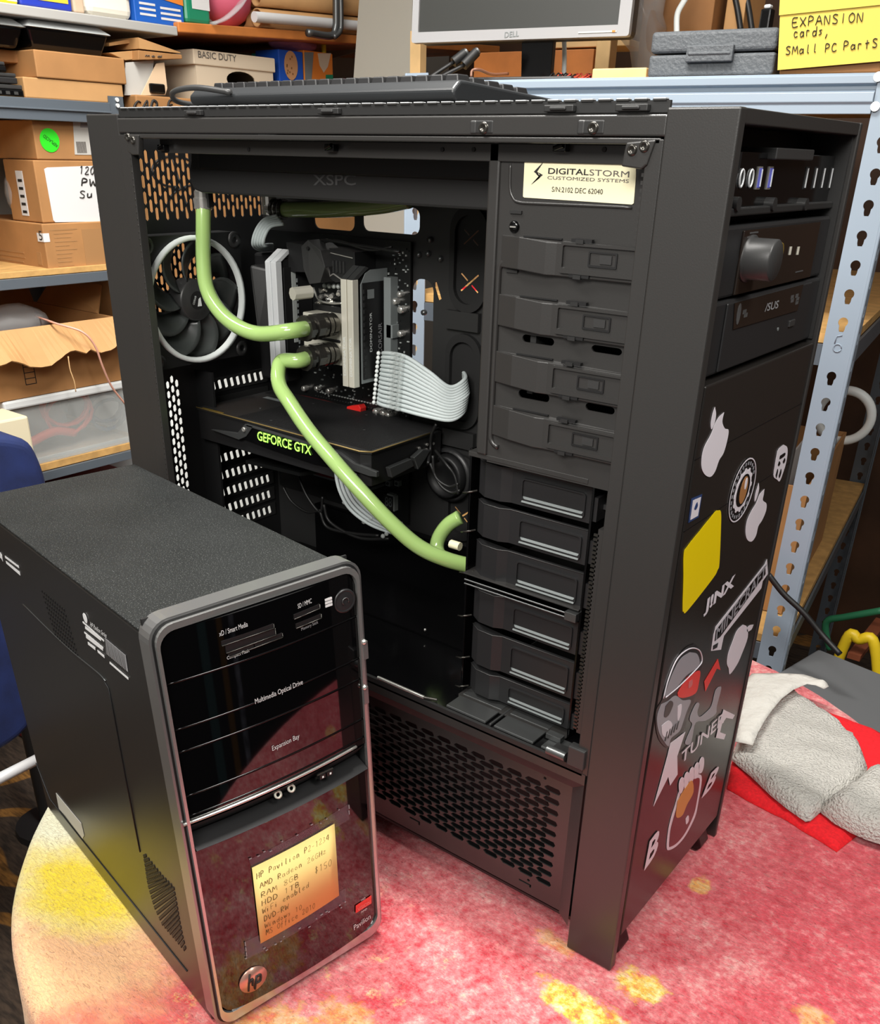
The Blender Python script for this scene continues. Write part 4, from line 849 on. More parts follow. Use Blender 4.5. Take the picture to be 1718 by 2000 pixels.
b = MB(); zc_ = P(0, 900, 0, XR).z; b.box(XR - .09, XR - .001, q0.y - .01, q1.y - .002, zc_ - .02, zc_ - .0005, plastic_dk); b.cyl((XR - .05, q0.y + .0, FLZ), (XR - .05, q0.y + .0, zc_ - .02), .015, plastic_dk); b.cyl((XR - .05, q0.y, FLZ), (XR - .05, q0.y, FLZ + .02), .07, plastic_dk); o = b.build('side_stand', None, .004); tag(o, 'dark stand under the cream machine, hidden behind the blue chair', 'stand')
# added dark backdrop behind garments, there only to reflect in the glossy front
b = MB(); b.box(1.62, 1.66, -1.6, 1.2, FLZ, .9, mat('dark curtain', (20, 19, 20), .9)); o = b.build('added_backdrop'); tag(o, 'dark curtain added out of view to darken the reflection in the glossy front', 'backdrop')
for y_, w_, m_, lab in ((-.17, .05, mat('teal fabric', (60, 95, 98), .8), 'teal garment hanging before the dark curtain'), (-.085, .035, mat('mustard fabric', (120, 85, 25), .8), 'mustard garment hanging before the dark curtain'), (-.025, .03, mat('pale patterned fabric', (120, 125, 140), .8, vary=(40, .8)), 'pale patterned garment hanging before the dark curtain')):
    b = MB(); b.prism([(1.58, y_ - w_ / 2, -.70), (1.58, y_ + w_ / 2, -.70), (1.58, y_ + w_ * .4, .1), (1.58, y_ - w_ * .4, .1)], (.03, 0, 0), m_); o = b.build('hanging_garment', None, .008); tag(o, lab, 'garment')

# =================================================================== big open tower computer
# x: rear 0 .. front .651, y: open side 0 .. far side .245, z: table 0 .. top .691
TW = thing('tower_computer', 'large black full tower computer with its side open, standing on the red cloth', 'computer')
D, W, H = .651, .245, .691
m = MB()   # four corner pillars
for nm, bx in (('front', (.605, .651, 0, .010)), ('front', (.605, .651, .2398, .245)), ('rear', (0, .0505, .003, .013)), ('rear', (0, .0505, .235, .245))):
    b = MB().box(bx[0], bx[1], bx[2], bx[3], .0, .6905, case_black)
    b.build('corner_pillar', TW, .0012)
b = MB(); b.box(.606, .6502, .0102, .2396, .682, .6903, case_black); b.build('top_visor', TW, .0006)
# top sheet with a low notched rim
b = MB(); b.box(.05, .604, .012, .233, .6872, .689, case_black)
b.build('top_panel', TW)
b = MB(); b.box(.052, .605, .004, .0062, .688, .6945, case_dark)
k = .056
while k < .60:
    b.box(k, k + .0088, .003, .0072, .6942, .6952, case_black); b.box(k + .0004, k + .0084, .0031, .0071, .69525, .6958, alu); k += .0125  # bright strips on the notches: edge highlights put into the colour
b.box(.052, .605, .238, .24, .688, .6945, case_dark)
b.build('top_rim', TW)
for px in (375, 640, 1090, 1232):
    q = P(px, 216, 1, .0); b = MB(); b.box(q.x - .011, q.x + .011, -.0005, .004, .6885, .6925, case_dark)
    b.box(q.x - .006, q.x + .006, -.002, .002, .6895, .6915, plastic); b.build('top_clip', TW, .0006)
b = MB(); b.box(.0535, .606, 0, .012, .6748, .6868, case_black)
for px in (940, 1153):
    q = P(px, 250, 1, 0); b.box(q.x - .010, q.x + .010, -.0004, .004, .6756, .6842, case_dark); b.box(q.x - .0095, q.x - .004, -.0008, .004, .6756, .684, plastic)
b.build('top_rail', TW, .0012, 3)
for px in (940, 1153):
    q = P(px, 250, 1, 0); b = MB(); b.lathe((q.x + .002, -.0002, q.z), (0, -1, 0), [(.0, .0006), (.0016, .0006), (.002, .0016), (.0034, .0014), (.004, 0)], gunmetal, 14); b.build('screw', TW)
b = MB(); b.box(.06, .603, .0005, .010, .6705, .6742, case_black); b.build('rail_lip', TW, .0008)
# inner top rail, recessed
b = MB(); b.box(.090, .592, .018, .026, .6590, .6705, case_black)
for px in (486, 864, 925, 1180): q = P(px, 292, 1, .018); b.cyl((q.x, .0178, q.z), (q.x, .0172, q.z), .0016, int_black, n=10)
for px in (324, 652, 1100):
    q = P(px, 290, 1, .018); b.box(q.x - .005, q.x + .005, .012, .018, q.z - .002, q.z + .003, gloss_black); b.cyl((q.x - .004, .013, q.z), (q.x + .004, .011, q.z + .002), .0018, gloss_black, n=8)
b.build('inner_rail', TW, .0008)
# corner brackets with screws
for pts, scr in (([(246, 262), (270, 263), (270, 303), (258, 303), (249, 296)], [(250, 268), (260, 274)]),
                 ([(1222, 278), (1280, 272), (1262, 322), (1252, 331), (1212, 325)], [(1234, 293), (1258, 286)])):
    b = MB(); b.prism([P(u, v, 1, -.0012) for u, v in pts], (0, .006, 0), case_black); o = b.build('corner_bracket', TW, .001)
    for u, v in scr:
        q = P(u, v, 1, -.0012); s = MB(); s.lathe(q, (0, -1, 0), [(0, .0005), (.0014, .0005), (.0018, .0015), (.003, .0013), (.0036, 0)], gunmetal, 14); s.build('screw', o)
# rear column of the opening with its perforated line
b = MB(); b.box(.0515, .0675, .001, .010, .02, .6735, case_black)
z = .2
while z < .655: b.box(.0655, .0668, .0006, .002, z, z + .0025, gunmetal); z += .0058
b.build('rear_column', TW, .0006)
# front column with toothed edge
b = MB(); b.box(.594, .605, .0005, .012, .197, .6735, case_black); b.build('front_column', TW, .0006)
for z0, z1, xx, pit in ((.612, .654, .5945, .0045), (.236, .412, .5885, .0036)):
    b = MB(); z = z0
    while z < z1: b.box(xx - .0035, xx + .001, .004, .0055, z, z + pit * .5, gunmetal if z1 < .5 else case_black); z += pit
    b.box(xx, xx + .007, .004, .012, z0 - .003, z1 + .003, case_black)
    b.build('toothed_strip', TW)
# floor of the main chamber
b = MB(); b.box(.02, .60, .0, .0035, .1955, .2025, case_dark); b.box(.02, .60, .0035, .24, .1955, .2022, gloss_black); b.build('chamber_floor', TW)
b = MB()
for x0, x1, y0, y1 in ((.452, .497, .004, .026), (.506, .548, .004, .026), (.556, .585, .004, .026), (.452, .497, .03, .046), (.506, .548, .03, .044), (.501, .503, .004, .04)):
    b.box(x0, x1, y0, y1, .2025, .2050, steel_dk)
b.build('cage_rail', TW, .0008)
b = MB(); b.cyl((.37, .0015, .2045), (.428, .0015, .2045), .0018, chrome, n=8); b.cyl((.428, .0015, .2045), (.44, .006, .2045), .0016, gunmetal, n=8); b.build('floor_edge_rod', TW)
# hinge at the corner
b = MB(); b.cyl((.566, -.001, .2085), (.584, -.001, .2085), .0042, steel_dk, n=14); b.box(.566, .584, .0, .016, .204, .2065, case_dark); b.build('hinge', TW)
b = MB(); b.box(.586, .602, -.003, .006, .203, .222, plastic); b.build('hinge_block', TW, .001)
# lower perforated side panel: flat band, down-facing bevels, slotted field
b = MB(); yb = .010
b.box(.0515, .6035, 0, .004, .187, .1975, case_black)
A = [(.0515, 0, .187), (.6035, 0, .187), (.588, yb, .172), (.066, yb, .172)]
b.poly(A, case_black)
b.poly([(.6035, 0, .187), (.6035, 0, .026), (.588, yb, .026), (.588, yb, .172)], case_black)
b.poly([(.0515, 0, .187), (.0515, 0, .026), (.066, yb, .026), (.066, yb, .172)], case_black)
holes = []
def hexslot(cx, cz, l, h, c=.34):
    return [(cx - l / 2 + h * c, cz - h / 2), (cx + l / 2 - h * c, cz - h / 2), (cx + l / 2, cz), (cx + l / 2 - h * c, cz + h / 2), (cx - l / 2 + h * c, cz + h / 2), (cx - l / 2, cz)]
def hexslot2(cx, cz, l, h):
    return [(cx - l / 2 + h * .55, cz - h / 2), (cx + l / 2 - h * .3, cz - h / 2), (cx + l / 2, cz), (cx + l / 2 - h * .3, cz + h / 2), (cx - l / 2 + h * .55, cz + h / 2), (cx - l / 2, cz)]
nr = 19
for r in range(nr):
    cz = .0525 + r * .00595; x = .5685 if r % 2 == 0 else .5685 - .0102
    while x > .09: holes.append(hexslot2(x, cz, .0172, .0062)); x -= .0204
holes += [circ(.560, .1685, .0016, 8), circ(.5525, .0445, .0016, 8), [(.542, .0385), (.554, .0385), (.554, .0365), (.556, .0365), (.556, .0405), (.542, .0405)], [(.405, .0435), (.417, .0435), (.417, .0405), (.419, .0405), (.419, .0455), (.405, .0455)]]
b.plate([(.066, .027), (.588, .027), (.588, .172), (.066, .172)], holes, (0, yb + .0012, 0), (1, 0, 0), (0, 0, 1), .0012, case_black)
b.build('vented_side_panel', TW)
b = MB(); b.box(.055, .60, .05, .24, .03, .034, int_black); b.box(.06, .6, .052, .054, .034, .195, int_black); b.build('lower_chamber', TW)
b = MB(); b.box(.02, .60, .235, .24, .66, .688, case_dark); b.box(.02, .60, .235, .24, .19, .205, case_dark); b.build('far_rail', TW)
# rear wall with vertical slots, fan grille slots and narrow vent column
holes = []; RX = .0205
for i in range(26):
    yy = .045 + i * .0064
    for j in range(4):
        zz = .6025 + j * .0150 + (.0075 if i % 2 else 0)
        if zz < .660 and yy < .205: holes.append([(q[1], q[0]) for q in hexslot(zz, yy, .0135, .0042, .5)])
fy, fz, fr = .0755, .5185, .060
for i in range(24):
    yy = fy - .072 + i * .0064
    for j in range(12):
        zz = fz - .066 + j * .0122 + (.0061 if i % 2 else 0)
        if (yy - fy) ** 2 + (zz - fz) ** 2 < (fr - .003) ** 2: holes.append([(q[1], q[0]) for q in hexslot(zz, yy, .0108, .0042, .5)])
for i in range(3):
    yy = .0475 + i * .0062
    for j in range(14):
        zz = .300 + j * .0107 + (.0053 if i % 2 else 0)
        if zz < .437: holes.append([(q[1], q[0]) for q in hexslot(zz, yy, .0095, .0046, .5)])
pci = [.418, .396, .374, .352, .3305, .309, .2875, .266, .245]
for kz in pci:                                                # openings behind the expansion slot covers
    holes.append([(.100, kz - .0075), (.192, kz - .0075), (.192, kz + .0075), (.100, kz + .0075)])
b = MB(); b.plate([(.012, .03), (.233, .03), (.233, .684), (.012, .684)], holes, (RX, 0, 0), (0, 1, 0), (0, 0, 1), .0012, int_black)
b.build('rear_wall', TW)
for kz in pci:
    hs = []
    for j in range(9):
        yy = .110 + j * .0092
        hs.append([(yy - .0012, kz - .0052), (yy + .0022, kz - .0052), (yy + .0034, kz - .004), (yy + .0016, kz + .0052), (yy - .0018, kz + .0052), (yy - .0030, kz + .004)])
    b = MB(); b.plate([(.100, kz - .0082), (.194, kz - .0082), (.194, kz + .0082), (.100, kz + .0082)], hs if kz not in (.396, .352) else [], (RX + .0016, 0, 0), (0, 1, 0), (0, 0, 1), .001, case_dark)
    b.build('slot_cover', TW)
for kz in pci:
    b = MB(); b.lathe((RX + .012, .093, kz), (1, 0, 0), [(.0046, 0), (.0046, .004), (.003, .006), (0, .006)], gloss_black, 12); b.box(RX + .002, RX + .013, .088, .098, kz - .004, kz + .004, int_black); b.build('thumb_screw', TW)
b = MB(); b.box(RX + .001, RX + .03, .086, .089, .225, .44, int_black); b.build('slot_bracket', TW)
# motherboard tray with cable openings
def stad(cx, cz, hx, hz, n=8): return rrect(cx - hx, cx + hx, cz - hz, cz + hz, min(hx, hz) * .98, n)
TY = .203
win = [rrect(.104, .164, .588, .6145, .008), rrect(.176, .253, .5895, .6145, .008), rrect(.244, .2725, .43, .548, .012),
       stad(.318, .5705, .0185, .043), stad(.316, .4515, .0185, .043), stad(.32, .325, .0185, .043), [(.272, .545), (.276, .547), (.283, .531), (.279, .529)]]
b = MB(); b.plate([(.0215, .2), (.598, .2), (.598, .686), (.0215, .686)], win, (0, TY + .0015, 0), (1, 0, 0), (0, 0, 1), .0015, case_dark)
for cz in (.512, .39): b.box(.293, .334, TY - .006, TY, cz - .008, cz + .010, case_dark)
b.build('motherboard_tray', TW)
for gx, gz in ((.318, .5705), (.316, .4515), (.32, .325)):
    b = MB(); out = stad(gx, gz, .0225, .049, 8); inn = stad(gx, gz, .0165, .041, 8)
    b.plate(out, [inn], (0, TY - .0004, 0), (1, 0, 0), (0, 0, 1), .005, rubber)
    sl = []
    if gz > .54 or gz < .4:
        for cz, w_ in ((gz - .021, .0009), (gz + .021, .0006)):
            for a in (38, 142):
                ca, sa = math.cos(math.radians(a)), math.sin(math.radians(a)); l = .0135 if cz < gz else .011
                if a == 38: sl.append([(gx - ca * l - sa * w_, cz - sa * l + ca * w_), (gx - ca * l + sa * w_, cz - sa * l - ca * w_), (gx + ca * l + sa * w_, cz + sa * l - ca * w_), (gx + ca * l - sa * w_, cz + sa * l + ca * w_)])
                else:
                    for s in (1, -1):
                        r0, r1 = .003 * s, l * s
                        sl.append([(gx + ca * r0 - sa * w_, cz + sa * r0 + ca * w_), (gx + ca * r0 + sa * w_, cz + sa * r0 - ca * w_), (gx + ca * r1 + sa * w_, cz + sa * r1 - ca * w_), (gx + ca * r1 - sa * w_, cz + sa * r1 + ca * w_)])
    else:
        inn = [(x, z) for x, z in inn]
    b.plate(stad(gx, gz, .0205, .046, 8), sl, (0, TY + .0002, 0), (1, 0, 0), (0, 0, 1), .0008, rubber)
    b.build('cable_grommet', TW)
b = MB(); q = P(560, 440, 1, .19)
for px, py in ((838, 495), (820, 497), (842, 468), (830, 610), (862, 505)):
    q = P(px, py, 1, TY); b.lathe(q, (0, -1, 0), [(.0028, 0), (.0028, .004), (0, .0045)], steel_dk, 10)
b.build('standoff_screw', TW)
# post between the tray and the drive bays, and the polished cage edge
b = MB(); b.box(.4635, .4735, .018, .030, .445, .672, case_black); b.box(.4645, .468, .030, .2, .4475, .672, case_dark); b.build('bay_upright', TW, .002)
b = MB(); b.box(.449, .4522, .055, .0575, .445, .555, steel_dk); b.build('bay_edge', TW)

# ---- radiator, fittings and tubes
b = MB(); pts = [(.077, .652), (.074, .645), (.074, .635), (.078, .627), (.090, .6245), (.52, .6245), (.52, .664), (.079, .664)]
b.prism([(x, .062, z) for x, z in pts], (0, .125, 0), case_dark); b.box(.09, .452, .0600, .064, .645, .664, int_black); o = b.build('radiator', TW, .002)
s = MB(); q = P(612, 362, 1, .0618); s.text('XSPC', q, P(695, 362, 1, .0618) - q, (0, 0, .0085), etched, bold=.01); s.build('lettering', o)
TR = .0078
def tubepart(name, pts, r, m, par, n=10, sides=12):
    b = MB(); b.tube(spline(pts, n), r, m, sides); return b.build(name, par)
FA = [Vector((P(u, v, 1, .155).x, .1, P(u, v, 1, .155).z)) for u, v in ((665, 630), (665, 686))]
f1 = P(397, 395, 1, .088)
t1 = [f1, P(397, 440, 1, .082), P(397, 505, 1, .072), P(403, 560, 1, .065), P(424, 602, 1, .063), P(458, 634, 1, .066), P(505, 652, 1, .072), FA[0] + Vector((0, -.018, 0)), FA[0] + Vector((0, .012, 0))]
tubepart('coolant_tube', t1, TR, green_fluid, TW)
t2 = [FA[1] + Vector((0, .012, 0)), FA[1] + Vector((0, -.008, -.001)), P(551, 706, 1, .086), P(543, 728, 1, .076), P(547, 756, 1, .067), P(565, 785, 1, .058), P(602, 840, 1, .050), P(650, 898, 1, .044), P(705, 960, 1, .046), P(760, 1018, 1, .054), P(815, 1066, 1, .066), P(870, 1092, 1, .082), P(930, 1108, 1, .105)]
tubepart('coolant_tube', t2, TR, green_fluid, TW)
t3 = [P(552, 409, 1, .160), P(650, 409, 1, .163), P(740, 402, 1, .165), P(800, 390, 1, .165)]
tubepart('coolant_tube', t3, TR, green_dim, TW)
t4 = [P(898, 1010, 1, .15), P(875, 1025, 1, .145), P(858, 1048, 1, .14), P(853, 1070, 1, .135), P(860, 1090, 1, .13)]
tubepart('coolant_tube', t4, TR, green_fluid, TW)
b = MB(); b.cyl(f1 + Vector((0, 0, .004)), f1 + Vector((0, 0, .0105)), .0088, chrome, n=12); b.cyl(f1 + Vector((0, 0, .010)), f1 + Vector((0, 0, .02)), .0074, chrome, n=6, smooth=False)
b.cyl(f1 + Vector((0, 0, -.006)), f1 + Vector((0, 0, .004)), .0098, chrome, n=20); b.box(f1.x + .008, f1.x + .0125, f1.y - .003, f1.y + .003, f1.z - .004, f1.z + .012, int_black)
b.build('tube_fitting', TW)
b = MB(); q = P(525, 395, 1, .158); b.cyl(q + Vector((0, 0, -.012)), q + Vector((0, 0, .018)), .008, chrome, n=16); b.cyl(q + Vector((0, 0, -.006)), P(552, 409, 1, .160), .0085, chrome, n=16)
for k in (.35, .7, 1.): a = q + Vector((0, 0, -.006)); e = P(552, 409, 1, .16); c = a.lerp(e, k); b.cyl(c, c + (e - a).normalized() * .003, .0102, gunmetal, n=16)
b.build('tube_fitting', TW)
# water block
blk = MB(); q1 = P(672, 640, 1, .17); cx, cz = .163, .482
blk.box(.128, .196, .172, .180, .452, .514, int_black); blk.box(.134, .190, .150, .172, .458, .508, alu_warm)
blk.box(.134, .19, .148, .1502, .482, .485, int_black)
wb = blk.build('water_block', TW, .002)
for u, v, uu, vv in ((665, 630, 575, 651), (665, 686, 573, 697)):
    a = P(u, v, 1, .155); e = Vector((a.x, .1, a.z)); b = MB()
    for y0, y1, r, mm, nn in ((.155, .142, .0085, alu_warm, 18), (.142, .136, .0118, gunmetal, 24), (.136, .134, .0098, int_black, 24), (.134, .129, .0122, gunmetal, 24), (.129, .126, .0098, chrome, 24), (.126, .122, .0125, gunmetal, 24), (.122, .112, .0128, gunmetal, 10), (.112, .106, .0108, gunmetal, 20), (.106, .1005, .0130, gunmetal, 10)):
        b.cyl((a.x, y0, a.z), (a.x, y1, a.z), r, mm, n=nn, smooth=nn > 12)
    b.build('tube_fitting', wb)
# ---- motherboard
mb_ = MB(); mb_.box(.030, .246, .1975, .2, .277, .583, pcb); MBO = mb_.build('motherboard', TW)
b = MB()
rr = random.Random(3)
for i in range(170):                                          # surface components
    x, z = rr.uniform(.214, .243), rr.uniform(.40, .578)
    if rr.random() < .3: x, z = rr.uniform(.10, .2), rr.uniform(.405, .445)
    ww, hh = rr.choice(((.0012, .002), (.002, .001), (.0016, .0016), (.003, .0012)))
    b.box(x, x + ww, .1962, .1975, z, z + hh, rr.choice((comp_lt, comp_grey, int_black, comp_lt)))
for i in range(22): b.box(.105 + i * .0044, .1073 + i * .0044, .1962, .1975, .409 - .0 * i, .4102, comp_lt)
for i in range(26): b.box(.102 + i * .0044, .1038 + i * .0044, .1962, .1975, .404, .4048, steel_dk)
b.build('surface_component', MBO)['kind'] = 'stuff'
for u, v, r in ((770, 589, .0035), (780, 575, .003), (764, 592, .003), (782, 605, .004), (764, 653, .0035), (781, 652, .0035), (593, 759, .0034), (618, 759, .003), (641, 764, .0034), (733, 804, .0038), (747, 807, .0035), (757, 811, .0038), (640, 585, .003), (627, 580, .003)):
    q = P(u, v, 1, .192); b = MB(); b.lathe((q.x, .1975, q.z), (0, -1, 0), [(r, 0), (r, .006), (r * .8, .0075), (0, .0075)], chrome, 14); b.build('capacitor', MBO)
b = MB(); b.box(.2195, .229, .186, .1975, .455, .548, comp_grey); b.build('memory_latch', MBO)      # grey slot beside the memory
b = MB(); b.box(.2335, .243, .183, .1975, .43, .466, int_black); b.build('power_socket', MBO)
b = MB(); b.box(.2225, .231, .186, .1975, .487, .501, comp_grey); b.build('header_socket', MBO, .0005)
b = MB()                                                      # heat sinks round the processor
b.prism([(.098, .165, .575), (.198, .165, .572), (.198, .165, .545), (.17, .165, .540), (.15, .165, .548), (.10, .165, .545)], (0, .032, 0), int_black)
for i in range(9): b.box(.142 + i * .005, .1445 + i * .005, .1635, .166, .55, .562, case_dark)
b.tube([(.146, .1645, .5735), (.150, .1645, .567), (.158, .1645, .5695), (.196, .1645, .566)], .0007, chrome, 6)
b.tube([(.150, .1645, .549), (.16, .1645, .5445), (.168, .1645, .5485), (.178, .1645, .5445), (.192, .1645, .5445)], .0009, chrome, 6)
b.build('heat_sink', MBO, .001)
b = MB(); b.prism([(.134, .152, .574), (.146, .150, .581), (.164, .150, .572), (.168, .152, .556), (.160, .152, .540), (.144, .152, .537), (.136, .152, .552)], (0, .03, 0), plastic)
b.cyl((.147, .1495, .573), (.147, .148, .573), .0018, int_black, n=10); b.build('heat_sink', MBO, .003)
for i in range(4): b = MB(); q = P(634 + i * 9, 558 + i * .5, 1, .18); b.sphere(q, .0028, comp_lt); b.build('choke_cap', MBO)
b = MB(); rr = random.Random(8)
for i in range(12): q = P(620 + rr.uniform(0, 48), 566 + rr.uniform(0, 26), 1, .178); b.cyl(q, q + Vector((rr.uniform(-.004, .004), -.004, rr.uniform(-.003, .003))), rr.uniform(.0012, .003), chrome, n=8)
b.tube(spline([P(612, 562, 1, .172), P(622, 585, 1, .17), P(645, 592, 1, .17), P(668, 592, 1, .17)], 6), .0012, chrome, 6)
b.build('retention_bracket', MBO)
b = MB(); q0, q1 = P(571, 574, 1, .128), P(606, 570, 1, .150); b.cyl(q0, q1, .0068, alu_warm, n=8, smooth=False); b.build('sight_plug', TW, .0008)
b = MB(); b.box(.036, .080, .172, .1975, .42, .56, int_black); b.prism([(.052, .150, .55), (.072, .165, .545), (.072, .165, .47), (.058, .150, .48)], (0, .03, 0), case_dark); b.build('port_cover', MBO, .003)
b = MB(); b.tube([P(u, v, 1, .197) for u, v in ((575, 770), (600, 775), (640, 784), (690, 798))], .0006, red_dk, 5); b.build('red_trace', MBO)
b = MB(); b.prism([P(u, v, 1, .184) for u, v in ((677, 794), (700, 791), (704, 798), (703, 806), (676, 803))], (0, .01, 0), red_pl); b.build('slot_latch', MBO, .0006, label='red slot latch')
b = MB(); q = P(766, 982, 1, .193); b.box(.2135, .2285, .192, .1975, q.z - .009, q.z + .009, case_dark); b.box(.2285, .2305, .191, .1975, q.z - .009, q.z + .009, comp_lt); b.box(.219, .2285, .191, .1975, q.z + .0085, q.z + .0105, comp_lt)
b.text('88', (.2155, .1918, q.z - .0055), (.0105, 0, 0), (0, 0, .0115), comp_grey); b.build('code_display', MBO)
for px in (758, 775):
    q = P(px, 944, 1, .193); b = MB(); b.box(q.x - .0032, q.x + .0032, .192, .1975, q.z - .0032, q.z + .0032, comp_grey); b.cyl((q.x, .192, q.z), (q.x, .1912, q.z), .0018, case_dark, n=10); b.build('board_button', MBO)
b = MB(); b.prism([P(u, v, 1, .16) for u, v in ((612, 917), (648, 925), (652, 936), (614, 926))], (0, .01, 0), red_dk); b.build('expansion_slot', MBO, label='dark red expansion slot')
b = MB()
for dz in (0, .006): b.box(.12, .21, .17, .1975, .322 - dz, .325 - dz, comp_grey)
b.build('expansion_slot', MBO)
# ---- memory: two pairs of tall sticks
def memory(x0, par, zt=.5565, zb=.4405, nm=''):
    zs = .0
    b = MB(); b.box(x0 + .0015, x0 + .0065, .158, .1975, zb + .002, zt - .004, int_black)
    o = b.build('memory_stick', par)
    b = MB(); b.prism([(x0, .1535, zt - .006), (x0, .1445, zt - .006), (x0, .1445, zb), (x0, .1535, zb)], (.0078, 0, 0), alu_warm if x0 > .15 else alu)
    b.prism([(x0, .1445, zt - .006), (x0, .1535, zt - .006), (x0, .170, zt + .004), (x0, .164, zt + .006)], (.0078, 0, 0), steel_dk if x0 > .15 else alu); b.build('top_bar', o, .0006)
    b = MB(); q = (x0 + .0018, .1443, zb + .018); b.text('DOMINATOR', (x0 + .0055, .1443, zb + .012), (0, 0, .040), (-.0032, 0, 0), white_pl); b.build('lettering', o)
    return o
for x0 in (.0845, .0935): memory(x0, TW, .562, .4425)
for x0 in (.1965, .2055): o = memory(x0, TW, .5535, .4385)
b = MB(); xs = .2148
b.prism([(xs, .1545, .5425), (xs, .162, .553), (xs, .17, .556), (xs, .1965, .556), (xs, .1965, .442), (xs, .1545, .442)], (.0006, 0, 0), comp_grey)
b.box(xs + .0004, xs + .0014, .1565, .1955, .446, .544, int_black)
for i in range(14): b.box(xs + .0012, xs + .003, .157, .160, .448 + i * .0066, .452 + i * .0066, int_black)
b.text('DOMINATOR', (xs + .0017, .170, .474), (0, 0, .04), (0, -.0035, 0), white_pl); b.text('CORSAIR', (xs + .0017, .186, .470), (0, 0, .032), (0, -.006, 0), print_grey, bold=.005)
b.box(xs + .0014, xs + .0018, .164, .174, .528, .537, comp_grey); b.build('heat_spreader', o)
xs = .1025; b = MB(); b.box(xs, xs + .001, .154, .196, .445, .55, int_black); b.box(xs + .001, xs + .0016, .165, .171, .47, .545, comp_lt)
for i in range(14): b.box(xs + .001, xs + .002, .172, .1735, .448 + i * .0066, .452 + i * .0066, comp_grey)
b.text('CORSAIR', (xs + .0014, .186, .46), (0, 0, .03), (0, -.005, 0), print_grey); b.build('heat_spreader', bpy.data.objects['memory_stick.001'])

# ---- graphics card lying across the board
GZ = .401
g = MB(); g.prism([(.034, .0745, GZ), (.2885, .0695, GZ), (.299, .075, GZ), (.299, .170, GZ), (.285, .196, GZ), (.034, .196, GZ)], (0, 0, -.0022), case_dark); GC = g.build('graphics_card', TW)
b = MB()
for i in range(46): b.box(.10, .294, .078 + i * .0025, .0788 + i * .0025, GZ, GZ + .0006, int_black)
for x_, y_ in ((.09, .12), (.12, .175), (.16, .12), (.2, .178), (.24, .13), (.14, .09)): b.cyl((x_, y_, GZ), (x_, y_, GZ + .0007), .0016, steel_dk, n=10)
b.poly([(.055, .155, GZ + .0004), (.105, .155, GZ + .0004), (.105, .163, GZ + .0004), (.055, .163, GZ + .0004)], comp_grey); b.build('backplate', GC)
b = MB(); b.tube([(.034, .0738, GZ + .0002), (.2885, .0688, GZ + .0002), (.2995, .0748, GZ + .0002), (.2995, .168, GZ + .0002)], .0008, gold_line, 6)
for i in range(12): b.box(.042 + i * .003, .044 + i * .003, .0735, .0775, GZ, GZ + .0006, gold)
b.build('board_edge', GC, label='gold edge of the circuit board')
b = MB(); b.prism([(.034, .076, GZ - .0022), (.287, .0715, GZ - .0022), (.297, .077, GZ - .0022), (.297, .19, GZ - .0022), (.034, .19, GZ - .0022)], (0, 0, -.034), int_black)
for u, v in ((833, 868), (845, 866), (818, 875), (832, 878)): q = P(u, v, 0, .2972); b.cyl((.297, q.y, q.z), (.2985, q.y, q.z), .0016, chrome, n=8)
b.build('cooler_shroud', GC, .001)
gy = .0695
def G(u, v, y=gy): return P(u, v, 1, y)
b = MB(); b.prism([G(*p) for p in ((478, 828), (632, 878), (668, 910), (700, 925), (612, 906), (530, 878), (463, 852), (470, 845))], (0, .006, 0), gloss_black); b.build('side_plate', GC)
b = MB(); b.prism([G(u, v, gy - .001) for u, v in ((411, 839), (463, 846), (478, 828), (494, 833), (480, 853), (466, 859))], (0, .004, 0), steel_dk)
b.prism([G(u, v, gy - .001) for u, v in ((478, 828), (630, 874), (632, 879), (482, 833))], (0, .004, 0), steel_dk)
b.prism([G(u, v, gy - .001) for u, v in ((612, 872), (632, 878), (668, 912), (720, 930), (735, 932), (735, 922), (690, 905), (655, 880))], (0, .004, 0), steel_dk)
for u, v in ((476, 839), (629, 884)): q = G(u, v, gy - .0012); b.lathe(q, (0, -1, 0), [(.0028, 0), (.0026, .0012), (.001, .0012), (0, .0006)], chrome, 12)
b.build('angular_trim', GC, .0004)
b = MB(); q = G(504, 859); b.text('GEFORCE GTX', q, G(609, 889) - q, G(504, 841) - q, gtx, .0012, .012); b.build('lettering', GC, label='glowing green lettering')
b = MB(); xe = .2985
for pts in (((735, 922), (800, 905), (838, 885), (842, 868), (832, 880), (795, 893), (752, 910)), ):
    b.prism([P(u, v, 0, xe) for u, v in ((752, 912), (795, 894), (800, 908), (757, 931))], (.006, 0, 0), steel_dk); b.prism([P(u, v, 0, xe) for u, v in ((800, 892), (818, 876), (832, 877), (822, 895), (808, 915))], (.006, 0, 0), steel_dk)
b.build('end_bracket', GC, .0006)
# second small card and its lead
b = MB(); b.prism([P(u, v, 2, .345) for u, v in ((480, 905), (530, 895), (640, 922), (585, 930), (560, 924))], (0, 0, .004), pcb); b.build('expansion_card', TW)

